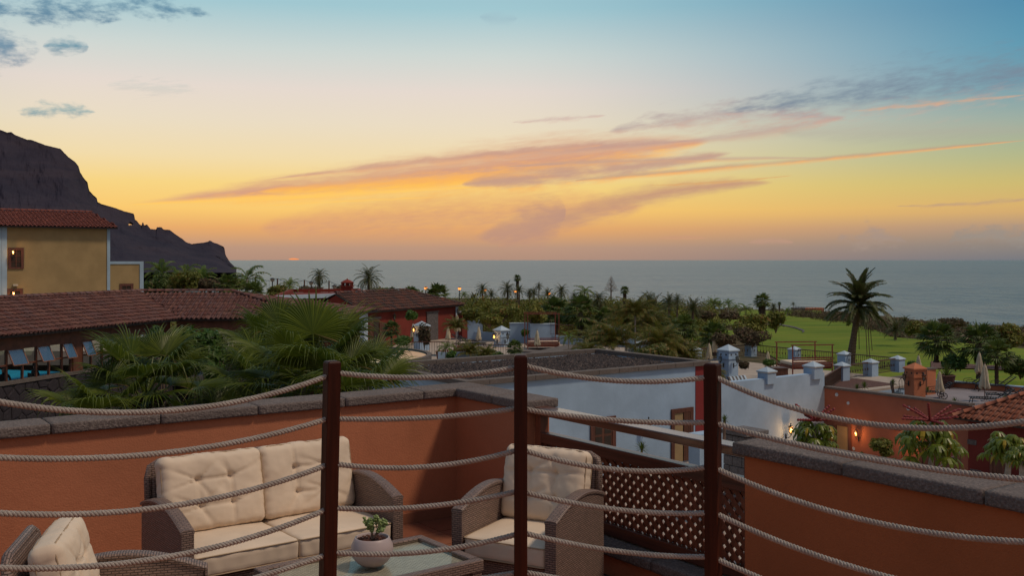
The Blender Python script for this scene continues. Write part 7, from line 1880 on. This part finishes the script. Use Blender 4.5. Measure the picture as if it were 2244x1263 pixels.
for i in range(420):
    px = rn.uniform(1000, 1570); D = rn.uniform(100, 330) if rn.random() < .6 else rn.uniform(120, 180); blob(px, 0, D, rn.uniform(1.2, 2.6) * (D / 160) ** .4, 70, .26)
for i in range(190):
    px = rn.uniform(1010, 1560); D = rn.uniform(112, 150); x = (px - CX) * D / FPX; zt_ = pz(lerp_tab([(1000, 652), (1200, 652), (1400, 660), (1560, 678)], px) + rn.uniform(-7, 20), D); leafcloud(q, (x, D, zt_ - 1.3), (1.7, 1.7, 1.5), 150, .22, i, shell=.4)
for i in range(160):
    px = rn.uniform(1000, 1560); D = rn.uniform(66, 100); blob(px, 0, D, rn.uniform(.6, 1.2), 60, .14)
q.build('slope_undergrowth', M['bushy'], None, kind='stuff')
q = MB()
for i in range(230):                                  # undergrowth beneath the hero palms
    px = rn.uniform(150, 900); D = rn.uniform(14, 24); x = (px - CX) * D / FPX; leafcloud(q, (x, D, rn.uniform(-5.6, -2.8)), (.8, .8, .7), 55, .10, i, shell=.3)
q.build('garden_undergrowth', M['bushg'], None, kind='stuff')

# ---- umbrella trees with red flower spikes
def schef(px, ybase, ytop, D, label, spikes=True, seed=1, wpx=120, mt='schef'):
    rn = random.Random(seed); zb = pz(ybase, D); zt = pz(ytop, D); H = zt - zb; W = wpx * D / FPX / 2; t = thing('umbrella_tree', label, 'tree', at(px, D, zb), 0, 'umbrella trees in the courtyard')
    cz = H * (.52 if spikes else .75); q = MB().tube([(0, 0, 0), (.05, 0, cz * .5), (0, 0, cz), (0, 0, H * .8)], [.09, .07, .05, .03], 7); q.build('trunk', M['pale'], t, origin=(0, 0, 0))
    q = MB(); nlv = 27
    for i in range(nlv):
        f = i / (nlv - 1); az = i * 2.4 + rn.uniform(-.3, .3); e_ = R(70 - 115 * f); d = Vector((math.cos(az) * math.cos(e_), math.sin(az) * math.cos(e_), math.sin(e_))); pl_ = W * rn.uniform(.5, .95)
        tip = Vector((0, 0, cz)) + Vector((d.x * pl_, d.y * pl_, d.z * pl_ * .8)); q.tube([(0, 0, cz - .1), tuple(tip)], .012, 3, caps=False)
        for k in range(9):                            # drooping leaflets around the tip
            a2 = k * 2 * math.pi / 9 + i; l_ = W * rn.uniform(.34, .46); hd = Vector((math.cos(a2), math.sin(a2), 0)); sd = Vector((-math.sin(a2), math.cos(a2), 0)) * l_ * .15
            p1 = tip + hd * l_ * .4 + Vector((0, 0, -l_ * .08)); p2 = tip + hd * l_ * .75 + Vector((0, 0, -l_ * .42)); p3 = tip + hd * l_ * .85 + Vector((0, 0, -l_ * .85))
            q.add([tuple(tip), tuple(p1 - sd), tuple(p1 + Vector((0, 0, .012))), tuple(p1 + sd), tuple(p2 - sd), tuple(p2 + Vector((0, 0, .012))), tuple(p2 + sd), tuple(p3)], [(0, 1, 2), (0, 2, 3), (1, 4, 5, 2), (2, 5, 6, 3), (4, 7, 5), (5, 7, 6)])
    q.build('foliage', M[mt], t, origin=(0, 0, 0))
    if spikes:
        for i in range(11):
            az = i * 2.4; e_ = R(rn.uniform(4, 48)); d = Vector((math.cos(az) * math.cos(e_), math.sin(az) * math.cos(e_), math.sin(e_))); L = W * rn.uniform(.8, 1.1); q = MB(); o = Vector((0, 0, H * .86)); pts = []; rad = []
            for k in range(15): tt = k / 14; pts.append(o + d * L * tt + Vector((0, 0, -.05 * L * tt * tt))); rad.append(.048 if k % 2 else .028)
            rad[0] = .012; rad[-1] = .008; q.tube(pts, rad, 6); q.build('flower_spike', M['spike'], t, origin=(0, 0, 0))
    return t
schef(1786, 1010, 908, 29, 'umbrella tree with red flower spikes beside the lit lamp of the white wall', True, 3, 104)
schef(2038, 1035, 904, 30, 'umbrella tree with red flower spikes in front of the orange house door', True, 6, 142)
schef(2206, 1060, 955, 26, 'umbrella tree without flowers, bright green, before the dark red house', False, 9, 110)
schef(2236, 1075, 975, 24, 'bright green umbrella tree cut off by the right picture edge', False, 12, 70)
bush('lollipop_tree', 1928, 982, 33, 62, 44, 'small round headed tree on a pale forked trunk by the wall niche', 'bushy', 1500, .07, 9, 'tree', trunk='pale', zbase=-7.45)
bush('potted_shrub', 1888, 1000, 33, 16, 14, 'small green shrub left of the lollipop tree', 'bushg', 200, .07, 3, zbase=-7.45); bush('potted_shrub', 1961, 1014, 33, 18, 16, 'small green shrub right of the lollipop tree', 'bushg', 220, .07, 3, zbase=-7.45)
# yuccas
def yucca(px, ytop, ybase, D, wpx, label, trunk=True, seed=1, mt='fan2', grp='yuccas'):
    rn = random.Random(seed); zb, zt = pz(ybase, D), pz(ytop, D); W = wpx * D / FPX / 2; H = zt - zb; t = thing('yucca', label, 'yucca', at(px, D, zb), 0, grp); hc = max(.05, H - W)
    if trunk: MB().tube([(0, 0, 0), (.02, 0, hc)], [.05, .04], 7).build('trunk', M['bark'], t, origin=(0, 0, 0))
    q = MB()
    for i in range(54):
        f = i / 53; az = i * 2.4; e_ = R(88 - 108 * f); d = Vector((math.cos(az) * math.cos(e_), math.sin(az) * math.cos(e_), math.sin(e_))); sd = Vector((-math.sin(az), math.cos(az), 0)) * W * .045; l_ = W * rn.uniform(.85, 1.1); o = Vector((.02, 0, hc)); m_ = o + d * l_ * .5; e2 = o + d * l_ - Vector((0, 0, l_ * .12))
        q.add([tuple(o - sd * .6), tuple(o + sd * .6), tuple(m_ + sd), tuple(m_ - sd), tuple(e2)], [(0, 1, 2, 3), (3, 2, 4)])
    q.build('leaves', M[mt], t, origin=(0, 0, 0)); return t
yucca(1405, 963, 1030, 33.6, 46, 'small yucca in front of the white wall between doors', seed=3); yucca(1586, 905, 990, 27, 34, 'yucca half hidden behind the right fence post', seed=4)
yucca(1877, 838, 870, 46, 30, 'grassy plant left in the planter box', False, 5); yucca(1893, 832, 868, 46, 34, 'spiky plant in the planter box beside the slats', False, 6); yucca(1956, 826, 868, 48, 30, 'yucca beside the iron chairs', True, 7)
yucca(2091, 868, 888, 46, 36, 'yellow green spiky plant behind the orange wall', False, 8); yucca(2202, 864, 885, 47, 26, 'spiky plant between loungers near the tiled roof', False, 9); yucca(2032, 845, 880, 47.5, 24, 'grassy plant right at the foot of the orange tower', False, 10)
pp_ = G(2074, 850, SZ); t = thing('terrace_planter', 'large dark planter pot with spiky leaves on the sun terrace', 'planter', pp_); MB().lathe([(.34, 0), (.46, .62), (.5, .66), (.44, .70), (.38, .62)], n=16).build('pot', M['mulch'], t, origin=(0, 0, 0))
q = MB()
for i in range(60):
    az = i * 2.4; e_ = R(88 - 70 * i / 59); d = Vector((math.cos(az) * math.cos(e_), math.sin(az) * math.cos(e_), math.sin(e_))); sd = Vector((-math.sin(az), math.cos(az), 0)) * .03; o = Vector((0, 0, .6)); q.add([tuple(o - sd), tuple(o + sd), tuple(o + d * .85)], [(0, 1, 2)])
q.build('leaves', M['fan2'], t, origin=(0, 0, 0))
yucca(22, 640, 690, 58, 44, 'palm tuft in front of the lower window of the yellow house', False, 12, 'areca')
